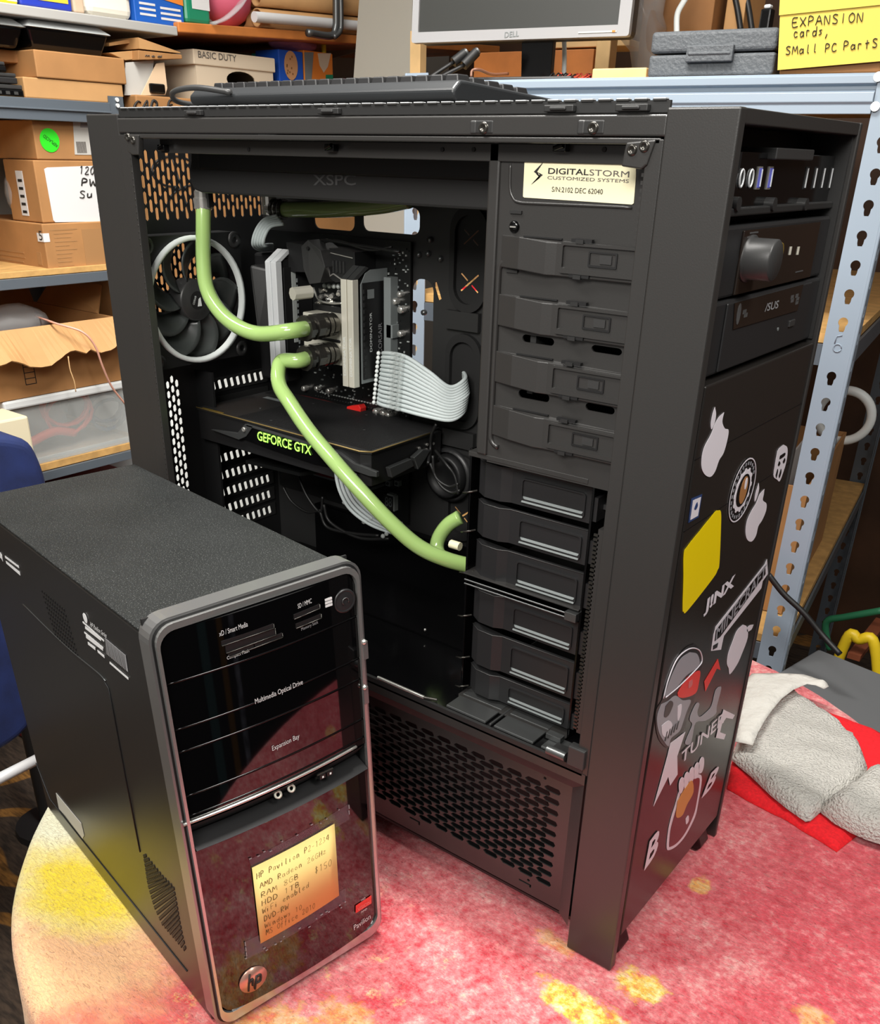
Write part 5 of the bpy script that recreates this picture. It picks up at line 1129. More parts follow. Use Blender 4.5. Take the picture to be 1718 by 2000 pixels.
# ---- rear fan with white ring
FX = .052; fc = Vector((FX, .0755, .5185))
b = MB(); b.plate(rrect(fc.y - .0655, fc.y + .0655, fc.z - .0655, fc.z + .0655, .008), [circ(fc.y, fc.z, .0622, 40)], (FX - .026, 0, 0), (0, 1, 0), (0, 0, 1), .024, int_black)
FAN = b.build('case_fan', TW)
b = MB(); rp = []
b.lathe((FX - .003, fc.y, fc.z), (1, 0, 0), [(.0592, 0), (.0602, .006), (.0642, .006), (.0648, 0)], white_ring, 56); b.build('ring', FAN, label='white ring')
b = MB(); b.lathe((FX - .022, fc.y, fc.z), (1, 0, 0), [(.0215, 0), (.0215, .019), (.0195, .021), (.0155, .021), (.0150, .0215), (0, .0215)], plastic, 36)
b.lathe((FX - .0008, fc.y, fc.z), (1, 0, 0), [(.0095, .0003), (0, .0005)], int_black, 24)
b.prism([(FX + .0002, fc.y - .001, fc.z - .006), (FX + .0002, fc.y + .0045, fc.z - .006), (FX + .0002, fc.y + .0035, fc.z + .003), (FX + .0002, fc.y + .001, fc.z + .0015)], (.0002, 0, 0), white_pl)
b.text('CORSAIR', (FX + .0003, fc.y - .0055, fc.z - .004), (0, .004, .0085), (0, -.0022, .0010), white_pl); b.build('hub', FAN)
for k in range(9):
    b = MB(); a0 = 2 * math.pi * k / 9 + .35
    def blade(u, v, a0=a0):
        r = .021 + .039 * u; a = a0 + (v - .5) * (.58 + .1 * u) - .55 * u * u
        return (FX - .019 + .016 * v, fc.y + r * math.cos(a), fc.z + r * math.sin(a))
    b.grid(blade, 8, 6, fan_blade_m); b.build('fan_blade', FAN, solid=.0015)
for sy, sz in ((1, -1), (-1, -1), (1, 1), (-1, 1)):
    b = MB(); b.lathe((FX - .003, fc.y + sy * .0575, fc.z + sz * .0575), (1, 0, 0), [(.0085, 0), (.0085, .003), (.003, .003), (.003, .001)], case_dark, 16); b.build('mount_pad', FAN)
# ---- power leads
def strands(name, rows, par, label, key, r=.0021):
    root = MB(); root.box(*key[0], cable_white if len(key) > 1 else int_black); o = root.build(name, par, label=label)
    for pts in rows: b = MB(); b.tube(spline(pts, 7), r, cable_white, 8); b.build('cable_strand', o)
    return o
rows = []
for i in range(13):
    t = i / 12
    for lay in (0, 1):
        if lay == 1: continue
        y0 = .172 - lay * .006
        a = P(740 + (8 - 10 * t), 690 + 96 * t, 1, y0); c = P(790 - 6 * t, 696 + 104 * t, 1, .158 - lay * .008); d = P(838 - 4 * t, 727 + 86 * t + 6 * lay, 1, .156 - lay * .006)
        e = P(878 + 4 * t, 756 + 64 * t, 1, .166); f = P(913 - 10 * abs(t - .5), 740 + 58 * t, 1, .184); g_ = P(902 - 3 * t, 722 + 46 * t, 1, .215)
        rows.append([Vector((.2385, .19, .466 - .036 * t)), a, c, d, e, f, g_])
PC = strands('power_cable', rows, TW, 'white sleeved main power cable', [(.2345, .2425, .181, .19, .43, .466)], .00215)
b = MB()
for i in range(13):
    t = i / 12
    for off in (0, 1, 2):
        q = P(768 + off * 9 - 9 * t, 690 + 102 * t + off * 4, 1, .1535); b.box(q.x - .0022, q.x + .0022, q.y - .002, q.y + .003, q.z - .0009, q.z + .0009, frost)
b.build('cable_comb', PC); b = MB()
for i in range(12): q = P(731 + (8 - 9 * i / 11), 690 + 96 * i / 11, 1, .172); b.sphere(q, .0024, white_pl, nu=6, nv=4)
b.build('cable_comb', PC)
rows = []
for i in range(6):
    t = i / 5
    rows.append([P(655 + 40 * t, 893 - 2 * t, 1, .075), P(656 + 38 * t, 925 - 2 * t, 1, .072), P(664 + 36 * t, 960 - 8 * t, 1, .075), P(684 + 30 * t, 995 - 22 * t, 1, .085), P(722 + 18 * t, 1024 - 25 * t, 1, .10), P(768 + 4 * t, 1042 - 16 * t, 1, .12)])
PC2 = strands('power_cable', rows, TW, 'white sleeved graphics power cable', [(.20, .2001, .1, .1001, .34, .3401)], .0019)
for k, (u, v) in enumerate(((676, 933), (690, 975), (728, 1010), (765, 1035))):
    b = MB()
    for i in range(6): q = P(u + (i - 2.5) * 7, v + (2.5 - i) * (2 + 2 * k) * .6, 1, .074 + k * .012); b.sphere(q, .0027, frost, nu=6, nv=4)
    b.build('cable_comb', PC2)
rows = []
for i in range(5):
    rows.append([P(541 + i * 3, 421 + i * 4, 1, .150), P(515 + i * 3.5, 430 + i * 3, 1, .145), P(499 + i * 4.5, 452 + i * 2, 1, .14), P(494 + i * 5, 478, 1, .145), P(508 + i * 4, 488 - i * 2.5, 1, .17), P(532, 486 - i * 2, 1, .19)])
PC3 = strands('power_cable', rows, TW, 'white sleeved processor power cable', [(.1, .1001, .15, .1501, .58, .5801)], .0018)
for pts, r in (([(588, 498), (620, 470), (690, 478), (780, 492)], .0016), ([(560, 480), (600, 486), (650, 470), (720, 488), (765, 482)], .0014), ([(852, 828), (842, 850), (840, 880), (836, 905)], .0018),
               ([(850, 880), (870, 905), (888, 930), (895, 965)], .0016), ([(845, 890), (850, 930), (875, 950), (895, 945)], .0016), ([(840, 905), (858, 945), (880, 962), (898, 958)], .0016),
               ([(580, 925), (600, 970), (625, 1000), (630, 970)], .0018), ([(552, 950), (570, 980), (600, 1000), (628, 996)], .0016), ([(625, 1000), (640, 1030), (690, 1042), (740, 1046)], .002), ([(632, 985), (645, 1020), (700, 1050), (760, 1052)], .002)):
    b = MB(); b.tube(spline([P(u, v, 1, .168 - .02 * (v > 880)) for u, v in pts], 8), r, cable_black, 6); b.build('thin_cable', TW)
# pump and lower fan shapes deep in the dark
b = MB(); q = P(870, 930, 1, .19); b.lathe((q.x, .198, q.z), (0, -1, 0), [(.024, 0), (.024, .012), (.020, .014), (.018, .010), (0, .010)], int_black, 28)
b.lathe((q.x, .198, q.z), (0, -1, 0), [(.03, 0), (.03, .004), (.026, .005)], plastic_dk, 28); b.build('pump', TW)
b = MB(); q = P(880, 1062, 1, .125); b.cyl(q, q + Vector((.012, 0, 0)), .0045, label_cream, n=10); b.build('tube_plug', TW)
b = MB(); b.box(.06, .44, .10, .20, .2026, .205, gloss_black); b.box(.1, .40, .19, .2, .205, .27, gloss_black); b.build('cable_cover', TW)
b = MB(); q = P(704, 1246, 1, .189); b.text('STORM', q - (P(772, 1252, 1, .189) - q) * 1.35, (P(772, 1252, 1, .189) - q) * 2.35, Vector((.004, 0, .0155)), alu, .0006, .02); b.build('lettering', bpy.data.objects['cable_cover'])
for u, v in ((830, 1230), (860, 1328), (845, 1285), (838, 1280)): q = P(u, v, 1, .1); b = MB(); b.sphere(q, .0016, chrome, nu=8, nv=6); b.build('screw', TW)

# ---- upper drive bays
BY = .020
def Q3(a, b, y=BY): return P(850 + a / 3.436, 180 + b / 3.436, 1, y)
def Q4(a, b, y=BY): return P(850 + a / 3.436, 600 + b / 3.436, 1, y)
b = MB(); holes = []
for pts in (((585, 170), (800, 195), (800, 268), (585, 240)), ((1050, 240), (1257, 262), (1257, 335), (1050, 308)), ((560, 540), (768, 570), (768, 642), (560, 612)), ((1010, 628), (1208, 655), (1208, 728), (1010, 698))):
    ps = [Q4(*p) for p in pts]; holes.append(rrect(ps[0].x, ps[1].x, ps[3].z + .001, ps[0].z - .001, .003, 3))
b.plate([(.4735, .440), (.5935, .440), (.5935, .672), (.4735, .672)], holes, (0, BY + .0015, 0), (1, 0, 0), (0, 0, 1), .0015, case_black)
BP = b.build('drive_bay_panel', TW)
b = MB(); b.box(.47, .592, .05, .052, .44, .67, int_black); b.box(.505, .51, .024, .05, .5, .56, plastic); b.box(.47, .592, .0225, .05, .66, .67, int_black); b.build('bay_back', BP)
# raised rim of the lower group, pressed recess round the label
b = MB(); c = rrect(.4765, .640, .4545, .5945, .008); b.tube([(x, BY - .0005, z) for x, z in c if x < .594], .0022, case_black, 8); b.build('pressed_rim', BP)
b = MB(); b.tube(spline([Q3(505, 480), Q3(502, 640), Q3(520, 705), Q3(560, 738), Q3(700, 748), Q3(1000, 760), Q3(1320, 775)], 6), .0012, case_black, 8); b.build('pressed_rim', BP)
b = MB(); LY = BY - .0006
pts = [Q3(599, 440, LY), Q3(1345, 480, LY), Q3(1345, 565, LY), Q3(1330, 745, LY), Q3(1318, 754, LY), Q3(596, 707, LY), Q3(587, 700, LY)]
b.prism(pts, (0, .0004, 0), label_cream)
TX = lambda s, o, x, y, mm, bd=0.: b.text(s, Q3(*o, LY), Q3(*x, LY) - Q3(*o, LY), Q3(*y, LY) - Q3(*o, LY), mm, .0003, bd)
TX('DIGITAL', (757, 548), (1028, 558), (760, 508), ink, .012); TX('STORM', (1034, 558), (1300, 572), (1036, 518), ink_grey); TX('CUSTOMIZED SYSTEMS', (752, 584), (1297, 609), (754, 562), ink_grey); TX('S/N:2102 DEC 62040', (781, 668), (1122, 686), (784, 634), ink)
b.poly([Q3(*p, LY - .0003) for p in ((728, 464), (660, 534), (692, 558), (690, 540), (682, 533))], ink); b.poly([Q3(*p, LY - .0003) for p in ((672, 545), (700, 575), (640, 622), (720, 555), (690, 538), (700, 556))], ink)
b.build('serial_label', BP, label='cream maker label with serial number')
b = MB(); q = Q3(532, 903); b.lathe(q, (0, -1, 0), [(.0042, 0), (.0042, .001), (.003, .0022), (0, .0018)], gloss_black, 16); b.box(q.x - .0025, q.x + .0025, q.y - .0026, q.y - .0018, q.z - .0005, q.z + .0005, chrome); b.build('screw', BP)
for a_, z_ in ((505, 800), (480, 1195)):
    q = Q3(a_, z_); b = MB(); b.box(q.x, q.x + .010, BY - .0015, BY + .001, q.z - .0012, q.z + .0008, case_dark); b.build('stamped_tab', BP)
for ql, qb in ((Q3(480, 968), Q3(480, 1155)), (Q3(470, 1365), Q3(465, 1548)), (Q4(455, 305), Q4(440, 485)), (Q4(432, 668), Q4(418, 840))):
    zt, zb, x0 = ql.z, qb.z, .4785
    prof = [(x0, .018), (x0 + .018, .0135), (x0 + .040, .0145), (x0 + .048, .016), (.5925, .016), (.5925, .0205), (x0, .0205)]
    b = MB(); b.prism([(x, y, zb - (.002 if x < x0 + .03 else .004)) for x, y in prof], (0, 0, zt - zb + .003), case_black)
    LT = b.build('bay_cover', BP, .0006)
    b = MB(); x1, x2 = x0 + .052, .590; za, zc = zb - .0015, zb + .0185
    b.plate(rrect(x1, x2, za, zc, .0016, 2), [rrect(x1 + .002, x2 - .002, za + .003, zc - .0018, .001, 2)], (0, .0163, 0), (1, 0, 0), (0, 0, 1), .0022, case_black)
    b.build('latch_frame', LT, .0005)
    b = MB(); b.plate(rrect(x1 + .022, x1 + .044, za + .0055, za + .0155, .0006, 2), [rrect(x1 + .0232, x1 + .0428, za + .0068, za + .0145, .0005, 2)], (0, .0163, 0), (1, 0, 0), (0, 0, 1), .0012, int_black)
    b.box(x1 + .031, x1 + .040, .0150, .0165, za + .008, za + .0135, plastic); b.build('latch_slider', LT)
    for zz in (zt + .001, zb - .003):
        b = MB(); b.box(x0 + .060, x0 + .076, .0145, .018, zz - .0008, zz + .0014, int_black); b.box(x0 + .064, x0 + .07, .0135, .016, zz - .0016, zz + .001, case_dark); b.build('spring_clip', LT)
        b = MB(); b.box(x0 + .018, x0 + .05, .0185, .0198, zz - .0004, zz + .0005, int_black); b.build('gap_line', LT)
# ---- lower hard drive cages with six trays
CG = MB(); cy = .032
CG.prism([(.455, .020, .4455), (.5675, .020, .4455), (.5755, .030, .4455), (.5755, .19, .4455), (.455, .19, .4455)], (0, 0, -.0016), case_black)
CG.box(.4555, .5675, .0195, .0205, .4415, .4455, case_black)
CG.box(.495, .518, .0235, .0275, .4455, .4462, alu); CG.cyl((.527, .025, .4455), (.527, .025, .4462), .0022, steel_dk, n=10)
CG.box(.4465, .4485, .034, .2, .205, .443, gloss_black); CG.box(.5665, .5685, .030, .2, .205, .444, gloss_black)
CG.box(.4535, .5695, .19, .192, .205, .44, int_black)
for zz in (.330, .2032): CG.box(.4485, .5665, .028, .19, zz, zz + .0012, case_black)
for zz in (.3262, .3222): CG.cyl((.452, .026, zz), (.566, .026, zz), .0009, steel_dk, n=6)
CG.box(.5555, .5665, .0245, .034, .3205, .328, steel_dk)
CG.box(.45, .566, .026, .034, .2026, .2045, case_black); CG.box(.553, .568, .0165, .024, .2055, .2105, steel_dk)
CAGE = CG.build('drive_cage', TW, .0005)
def trayz(u, v): return P(u, v, 1, cy).z
TZ = [(trayz(921, 898), trayz(920, 964)), (trayz(918, 977), trayz(914, 1040)), (trayz(917, 1057), trayz(912, 1121)), (trayz(909, 1145), trayz(909, 1206)), (trayz(902, 1219), trayz(902, 1286)), (trayz(902, 1297), trayz(899, 1342))]
for zt, zb in TZ:
    b = MB(); x0 = .4535
    prof = [(x0, cy + .008), (x0 + .011, cy + .0005), (x0 + .0275, cy - .0005), (x0 + .036, cy + .0035), (x0 + .113, cy + .0035), (x0 + .113, cy + .007), (x0 + .036, cy + .007), (x0, cy + .012)]
    n = len(prof)
    b.prism([(x, y, zb) for x, y in prof], (0, 0, zt - zb), plastic_dk); b.tube([(x, y, zt) for x, y in prof[:5]], .0005, plastic, 5)
    TRY = b.build('drive_tray', CAGE)
    b = MB(); x1, x2 = x0 + .046, x0 + .106; za, zc = zb + .0035, zt - .0055
    b.plate(rrect(x1, x2, za, zc, .003, 4), [rrect(x1 + .0013, x2 - .0013, za + .003, zc - .0012, .0025, 4)], (0, cy + .0037, 0), (1, 0, 0), (0, 0, 1), .002, plastic_dk)
    b.prism([(x1 + .0012, cy + .0008, za + .0002), (x1 + .0012, cy + .0037, za + .0052), (x1 + .0012, cy + .0037, za + .0002)], (x2 - x1 - .0024, 0, 0), comp_grey)  # paler grip lip: highlight from above put into the colour
    b.build('tray_grip', TRY, .0004)
    b = MB(); b.tube([(.4405, .034, zb - .002), (.4465, .032, zb), (.4545, .036, zb + .0025)], .0009, gunmetal, 5); b.build('tray_hook', TRY); b = MB(); b.box(.5685, .5715, .012 + .02, .05, zb + .004, zt - .006, plastic_dk); b.box(.5715, .5745, .042, .05, zb + .012, zb + .016, plastic); b.build('tray_latch', TRY)

# ---- front: ports, bays and the sticker covered door
FD = .6465
b = MB(); b.box(.615, .6175, .010, .2396, .02, .682, int_black); b.box(.6175, .6405, .010, .0125, .02, .682, case_dark); b.box(.6175, .6475, .2364, .2396, .532, .682, case_dark); b.build('front_frame', TW)
b = MB(); IX = .638; b.box(.618, IX, .012, .2362, .632, .668, gloss_black); b.box(.618, IX + .006, .09, .165, .664, .671, plastic); IO = b.build('port_panel', TW, .0008)
def FI(a, c, x): return P(1300 + a / 3.847, 180 + c / 3.847, 0, x)
for a in (705, 785):
    t_, e_ = FI(a, 558, IX), FI(a - 22, 730, IX); c = (t_ + e_) / 2
    b = MB(); b.box(IX - .002, IX + .0008, c.y - .0035, c.y + .0035, e_.z, t_.z, chrome); b.box(IX, IX + .0012, c.y - .002, c.y + .0025, e_.z + .001, t_.z - .001, blue_rim); b.box(IX, IX + .0016, c.y + .001, c.y + .0022, e_.z + .0016, t_.z - .0016, white_pl); b.build('usb_port', IO, label='blue port')
for a in (1052, 1118, 1178, 1236):
    t_, e_ = FI(a + 8, 572, IX), FI(a - 12, 718, IX); c = (t_ + e_) / 2
    b = MB(); b.box(IX - .001, IX + .0004, c.y - .0035, c.y + .0035, e_.z - .001, t_.z + .001, int_black); b.box(IX, IX + .001, c.y - .0002, c.y + .001, e_.z, t_.z, alu); b.build('usb_port', IO)
for a in (562, 632):
    c = FI(a, 648, IX); b = MB(); b.tube([(IX + .0006, c.y + .0034 * math.cos(k * .5236), c.z + .0052 * math.sin(k * .5236)) for k in range(12)], .0007, alu, 6, True); b.build('audio_jack', IO)
c = FI(543, 530, IX); b = MB(); b.box(IX, IX + .0006, c.y - .003, c.y + .003, c.z - .006, c.z + .006, int_black); b.build('reset_button', IO)
b = MB()
q = [FI(475, 860, .642), FI(1280, 835, .642)]; b.box(.618, .643, .012, .2362, q[0].z - .006, q[0].z - .001, case_dark)
for a in (530, 800, 1040): c = FI(a, 865, .643); b.cyl((.636, c.y, c.z + .002), (.6445, c.y, c.z + .002), .0042, case_dark, n=14)
b.build('latch_bar', TW, .001)
# bay with volume knob
za, zc = P(1400, 610, 0, FD).z, P(1420, 428, 0, FD).z
zs = .5815
b = MB(); b.box(.618, FD - .003, .012, .2362, zs, .6255, plastic_dk); AU = b.build('sound_panel', TW, .002)
b = MB(); b.box(FD - .003, FD - .0012, .052, .207, zs + .001, .6225, brown_gloss); b.build('glossy_insert', AU, .0006)
c = FI(765, 1262, .658); b = MB(); b.lathe((FD - .003, c.y, c.z), (1, 0, 0), [(.0150, 0), (.0150, .003), (.0132, .0035), (.0132, .019), (.0122, .020), (0, .020)], plastic, 32); b.build('volume_knob', AU)
c = FI(865, 1208, FD); b = MB(); b.tube([(FD - .0008, c.y + .0048 * math.cos(k * .393), c.z + .0062 * math.sin(k * .393)) for k in range(16)], .0009, gold, 6, True); b.build('headphone_jack', AU)
for a in (945, 1003): c = FI(a, 1192, FD); b = MB(); b.box(FD - .0012, FD - .0006, c.y - .0014, c.y + .0014, c.z - .0028, c.z + .0028, alu_warm); b.build('indicator', AU)
b = MB(); q = FI(612, 1092, FD - .001); b.text('/  sound', q, FI(700, 1062, FD - .001) - q, FI(618, 1066, FD - .001) - q, etched) if False else b.box(FD - .0012, FD - .0008, q.y, q.y + .016, q.z - .0005, q.z + .0006, etched)
b.box(FD - .0012, FD - .0008, q.y + .004, q.y + .018, q.z + .002, q.z + .003, etched); q = FI(985, 1358, FD); b.box(FD - .0012, FD - .0008, q.y, q.y + .016, q.z, q.z + .0008, etched); b.build('printed_mark', AU)
# optical drive
zo = zs - .0015
b = MB(); b.box(.618, FD - .0015, .012, .2362, .532, zo, plastic_dk); OD = b.build('optical_drive', TW, .002)
b = MB(); b.box(FD - .0016, FD + .0002, .040, .212, .5335, zo - .0015, plastic_dk); b.build('drive_bezel', OD, .0012)
b = MB(); ps = [FI(*p, FD + .0005) for p in ((515, 1585), (1030, 1445), (985, 1640), (503, 1782))]; b.prism(ps, (.0004, 0, 0), brown_gloss); b.build('tray_door', OD)
def TX2(s, o, x, y, mm, bd=0.):
    b = MB(); O = FI(*o, FD + .0009); b.text(s, O, FI(*x, FD + .0009) - O, FI(*y, FD + .0009) - O, mm, .0003, bd); b.build('lettering', OD)
TX2('/SUS', (738, 1650), (838, 1622), (750, 1588), print_grey, .015)
b = MB(); ps = FI(547, 1668, FD + .001); b.prism([(FD + .001, ps.y + .0032 * math.cos(k * .5236), ps.z + .007 * math.sin(k * .5236)) for k in range(12)], (.0002, 0, 0), etched)
for a, c_ in ((592, 1650), (600, 1675), (950, 1540), (985, 1530), (950, 1565), (990, 1555), (985, 1580)): q = FI(a, c_, FD + .001); b.box(FD + .0008, FD + .0011, q.y - .003, q.y + .003, q.z - .0014, q.z + .0014, etched)
b.build('printed_mark', OD)
b = MB(); q = FI(938, 1735, FD); b.box(FD - .001, FD + .0014, q.y - .006, q.y + .006, q.z - .0025, q.z + .0025, plastic); b.cyl((FD, FI(838, 1780, FD).y, FI(838, 1780, FD).z), (FD + .0006, FI(838, 1780, FD).y, FI(838, 1780, FD).z), .0014, comp_grey, n=8); b.build('eject_button', OD, .0006)
DD = .6495
# door
door_m = mat('brushed black aluminium', (46, 43, 41), .26, .25, bump=(900, .04, .0003))
b = MB(); b.box(.628, DD, .0165, .2385, .030, .5285, door_m)
DR = b.build('front_door', TW, .0012)
b = MB()
for zz in (.478, .425): b.box(DD - .0002, DD + .0002, .0167, .2382, zz - .0003, zz + .0003, sticker_k)
b.build('panel_seam', DR)
SX = DD + .0003
ZA = lambda p: P(1180 + p[0] / 3.3333, 650 + p[1] / 3.3333, 0, SX)
ZB = lambda p: P(1080 + p[0] / 2.857, 1200 + p[1] / 2.857, 0, SX)
ZC = lambda p: P(1318 + p[0] / 2.857, 1000 + p[1] / 2.857, 0, SX)
class ST(MB):
    def shape(s, Z, pts, m, lift=0.): 
        ps = [Z(p) + Vector((lift, 0, 0)) for p in pts]; ys = [(p.y, p.z) for p in ps]
        return s.plate(ys, [], (SX + lift, 0, 0), (0, 1, 0), (0, 0, 1), .0002, m)
    def sm(s, Z, pts, m, lift=0., n=4):
        ps = [Z(p) for p in pts]; c = spline(ps + [ps[0]], n)[:-1]
        return s.plate([(p.y, p.z) for p in c], [], (SX + lift, 0, 0), (0, 1, 0), (0, 0, 1), .0002, m)
    def tx(s, body, Z, o, x, y, m, lift=.0004, bold=0.):
        O = Z(o); return s.text(body, O, Z(x) - O, Z(y) - O, m, lift, bold)
def stick(b, label): return b.build('sticker', DR, label=label)
b = ST(); b.sm(ZA, [(778, 517), (766, 578), (782, 622), (806, 632), (800, 690), (775, 780), (745, 830), (720, 900), (690, 937), (655, 925), (632, 880), (632, 810), (650, 740), (690, 665), (715, 600), (742, 550)], sticker_w); b.sm(ZA, [(718, 482), (725, 530), (715, 590), (695, 628), (691, 590), (702, 530)], sticker_w); stick(b, 'large white fruit sticker high on the door')
b = ST(); b.sm(ZA, [(1040, 1017), (1036, 1050), (1030, 1090), (1053, 1112), (1050, 1160), (1025, 1220), (1000, 1260), (985, 1320), (958, 1358), (930, 1348), (917, 1300), (925, 1230), (950, 1170), (985, 1110), (1010, 1050)], sticker_w); b.sm(ZA, [(1003, 977), (1005, 1020), (988, 1080), (976, 1098), (981, 1050)], sticker_w); stick(b, 'smaller white fruit sticker beside the round badge')
b = ST(); b.sm(ZC, [(378, 628), (400, 642), (404, 700), (372, 790), (345, 850), (305, 905), (298, 872), (288, 845), (295, 790), (320, 720), (345, 660)], sticker_w); b.sm(ZC, [(437, 628), (425, 655), (402, 668), (402, 648), (415, 632)], sticker_w); stick(b, 'white upside down fruit sticker near the door edge')
b = ST(); b.shape(ZA, [(565, 1080), (635, 1050), (612, 1200), (545, 1238)], sticker_n); b.shape(ZA, [(574, 1090), (625, 1068), (605, 1190), (556, 1218)], sticker_w, .0003); b.sm(ZA, [(600, 1100), (590, 1115), (580, 1145), (590, 1150), (602, 1125)], sticker_n, .0005); stick(b, 'small blue and white badge sticker')
b = ST(); b.sm(ZA, [(735, 1156), (757, 1168), (756, 1300), (747, 1500), (735, 1545), (700, 1605), (540, 1808), (515, 1815), (508, 1792), (513, 1600), (515, 1440), (540, 1388), (610, 1300), (715, 1170)], sticker_y, 0, 5); stick(b, 'yellow rounded sticker')
b = ST(); b.tx('J!NX', ZA, (640, 1852), (836, 1672), (655, 1742), sticker_w, bold=.045); stick(b, 'white lettering sticker')
b = ST(); b.shape(ZC, [(512, 262), (517, 345), (488, 385), (480, 425), (272, 690), (268, 705), (255, 768), (200, 775), (212, 690), (225, 640), (300, 545), (498, 292)], sticker_w)
b.shape(ZC, [(500, 300), (502, 345), (250, 695), (218, 720), (225, 660)], sticker_k, .0003); b.tx('MINECRAFT', ZC, (222, 718), (500, 352), (228, 652), sticker_g, .0007, .02); b.shape(ZC, [(210, 745), (238, 728), (232, 755), (208, 768)], sticker_k, .0003); stick(b, 'long white outlined lettering sticker on a slant')
def disc(b, u, v, r, m, lift, n=36, hole=None): q = P(u, v, 0, SX); b.plate(circ(q.y, q.z, r, n), [circ(q.y, q.z, hole, n)] if hole else [], (SX + lift, 0, 0), (0, 1, 0), (0, 0, 1), .0002, m)
b = ST(); disc(b, 1449, 957.5, .0265, sticker_k, 0); disc(b, 1449, 957.5, .0262, sticker_w, .0003, 36, .0252); disc(b, 1449, 957.5, .0170, sticker_w, .0003)
q = P(1449, 957.5, 0, SX)
b.plate([(q.y + (.0185 if k % 4 < 2 else .0155) * math.cos(math.pi * k / 24), q.z + (.0185 if k % 4 < 2 else .0155) * math.sin(math.pi * k / 24)) for k in range(48)], [], (SX + .0004, 0, 0), (0, 1, 0), (0, 0, 1), .0002, sticker_w)
b.plate(circ(q.y, q.z, .0135, 28), [], (SX + .0006, 0, 0), (0, 1, 0), (0, 0, 1), .0002, sticker_k); b.plate(circ(q.y + .001, q.z, .0078, 20, .0115), [], (SX + .0008, 0, 0), (0, 1, 0), (0, 0, 1), .0002, sticker_b); b.plate(circ(q.y + .003, q.z + .005, .0025, 12, .005), [], (SX + .001, 0, 0), (0, 1, 0), (0, 0, 1), .0002, sticker_w)
for k in range(22):
    a = .5 + k * .24; y_, z_ = q.y + .0219 * math.cos(a), q.z + .0219 * math.sin(a); b.box(SX + .0003, SX + .0006, y_ - .0008, y_ + .0008, z_ - .0013, z_ + .0013, sticker_g)
stick(b, 'round black gear badge sticker')
b = ST(); b.sm(ZA, [(1165, 728), (1188, 745), (1190, 790), (1180, 850), (1165, 900), (1140, 965), (1122, 955), (1100, 935), (1105, 880), (1115, 820), (1130, 760)], sticker_w); b.sm(ZA, [(1140, 800), (1172, 780), (1170, 800), (1138, 822)], sticker_k, .0003); b.sm(ZA, [(1126, 858), (1135, 835), (1142, 850), (1132, 868)], sticker_k, .0003); b.sm(ZA, [(1158, 838), (1170, 815), (1174, 830), (1164, 850)], sticker_k, .0003); b.sm(ZA, [(1112, 925), (1124, 885), (1126, 905), (1116, 945)], sticker_k, .0003); b.sm(ZA, [(1132, 930), (1146, 885), (1148, 910), (1136, 945)], sticker_k, .0003); stick(b, 'small round white sticker near the far edge')
b = ST(); b.sm(ZB, [(785, 163), (815, 195), (832, 255), (815, 340), (800, 400), (785, 480), (750, 560), (730, 640), (680, 690), (640, 745), (600, 715), (580, 670), (570, 600), (575, 530), (605, 480), (620, 420), (660, 310), (700, 230), (745, 180)], sticker_k); b.sm(ZB, [(760, 210), (802, 222), (810, 285), (740, 340), (690, 400), (628, 455), (630, 420), (665, 325), (710, 245)], sticker_g, .0003); b.sm(ZB, [(745, 350), (814, 312), (810, 380), (790, 440), (720, 465), (692, 440)], sticker_r, .0003); b.sm(ZB, [(752, 375), (772, 362), (770, 395), (750, 410)], sticker_p, .0006)
b.sm(ZB, [(600, 500), (640, 480), (680, 452), (720, 478), (765, 478), (742, 540), (722, 600), (702, 650), (655, 690), (640, 735), (610, 700), (585, 650), (576, 575)], sticker_g, .0003); b.sm(ZB, [(622, 510), (650, 480), (665, 500), (640, 560), (615, 570)], sticker_k, .0006); b.sm(ZB, [(690, 510), (712, 500), (706, 560), (690, 590)], sticker_w, .0006); b.sm(ZB, [(600, 620), (640, 590), (660, 620), (630, 680), (605, 670)], sticker_w, .0006)
for i in range(5): b.shape(ZB, [(628 + i * 16, 655 - i * 14), (634 + i * 16, 648 - i * 14), (622 + i * 16, 705 - i * 16), (617 + i * 16, 705 - i * 16)], sticker_k, .0008)
b.tube(spline([ZB(p) + Vector((.0004, 0, 0)) for p in ((612, 468), (640, 360), (690, 245), (760, 190), (812, 200), (828, 255), (800, 300), (700, 400), (625, 462))], 5), .0006, sticker_w, 5)
stick(b, 'grey skull in a helmet sticker with a red eye')
b = ST(); b.shape(ZB, [(918, 248), (932, 310), (912, 302), (848, 430), (842, 375)], sticker_r); stick(b, 'small red arrow sticker')
b = ST(); b.sm(ZB, [(920, 405), (937, 410), (912, 510), (905, 555), (850, 592), (795, 602), (778, 670), (765, 722), (735, 722), (748, 680), (775, 615), (760, 590), (770, 550), (798, 495), (815, 500), (803, 545), (815, 572), (850, 548), (882, 510), (902, 430)], sticker_g, 0, 3); stick(b, 'grey curled ribbon sticker')
b = ST(); b.tx('TUNER', ZB, (706, 838), (948, 600), (714, 768), sticker_w, .0008, .01); b.shape(ZB, [(948, 530), (1010, 560), (998, 583), (962, 576), (938, 612), (928, 656), (960, 668), (950, 697), (905, 688), (925, 600)], sticker_w, .0004); b.shape(ZB, [(735, 655), (690, 790), (692, 892), (650, 955), (640, 905), (558, 1070), (635, 790), (652, 718)], sticker_w, .0002); stick(b, 'white lettering sticker with a large white stroke at each end')
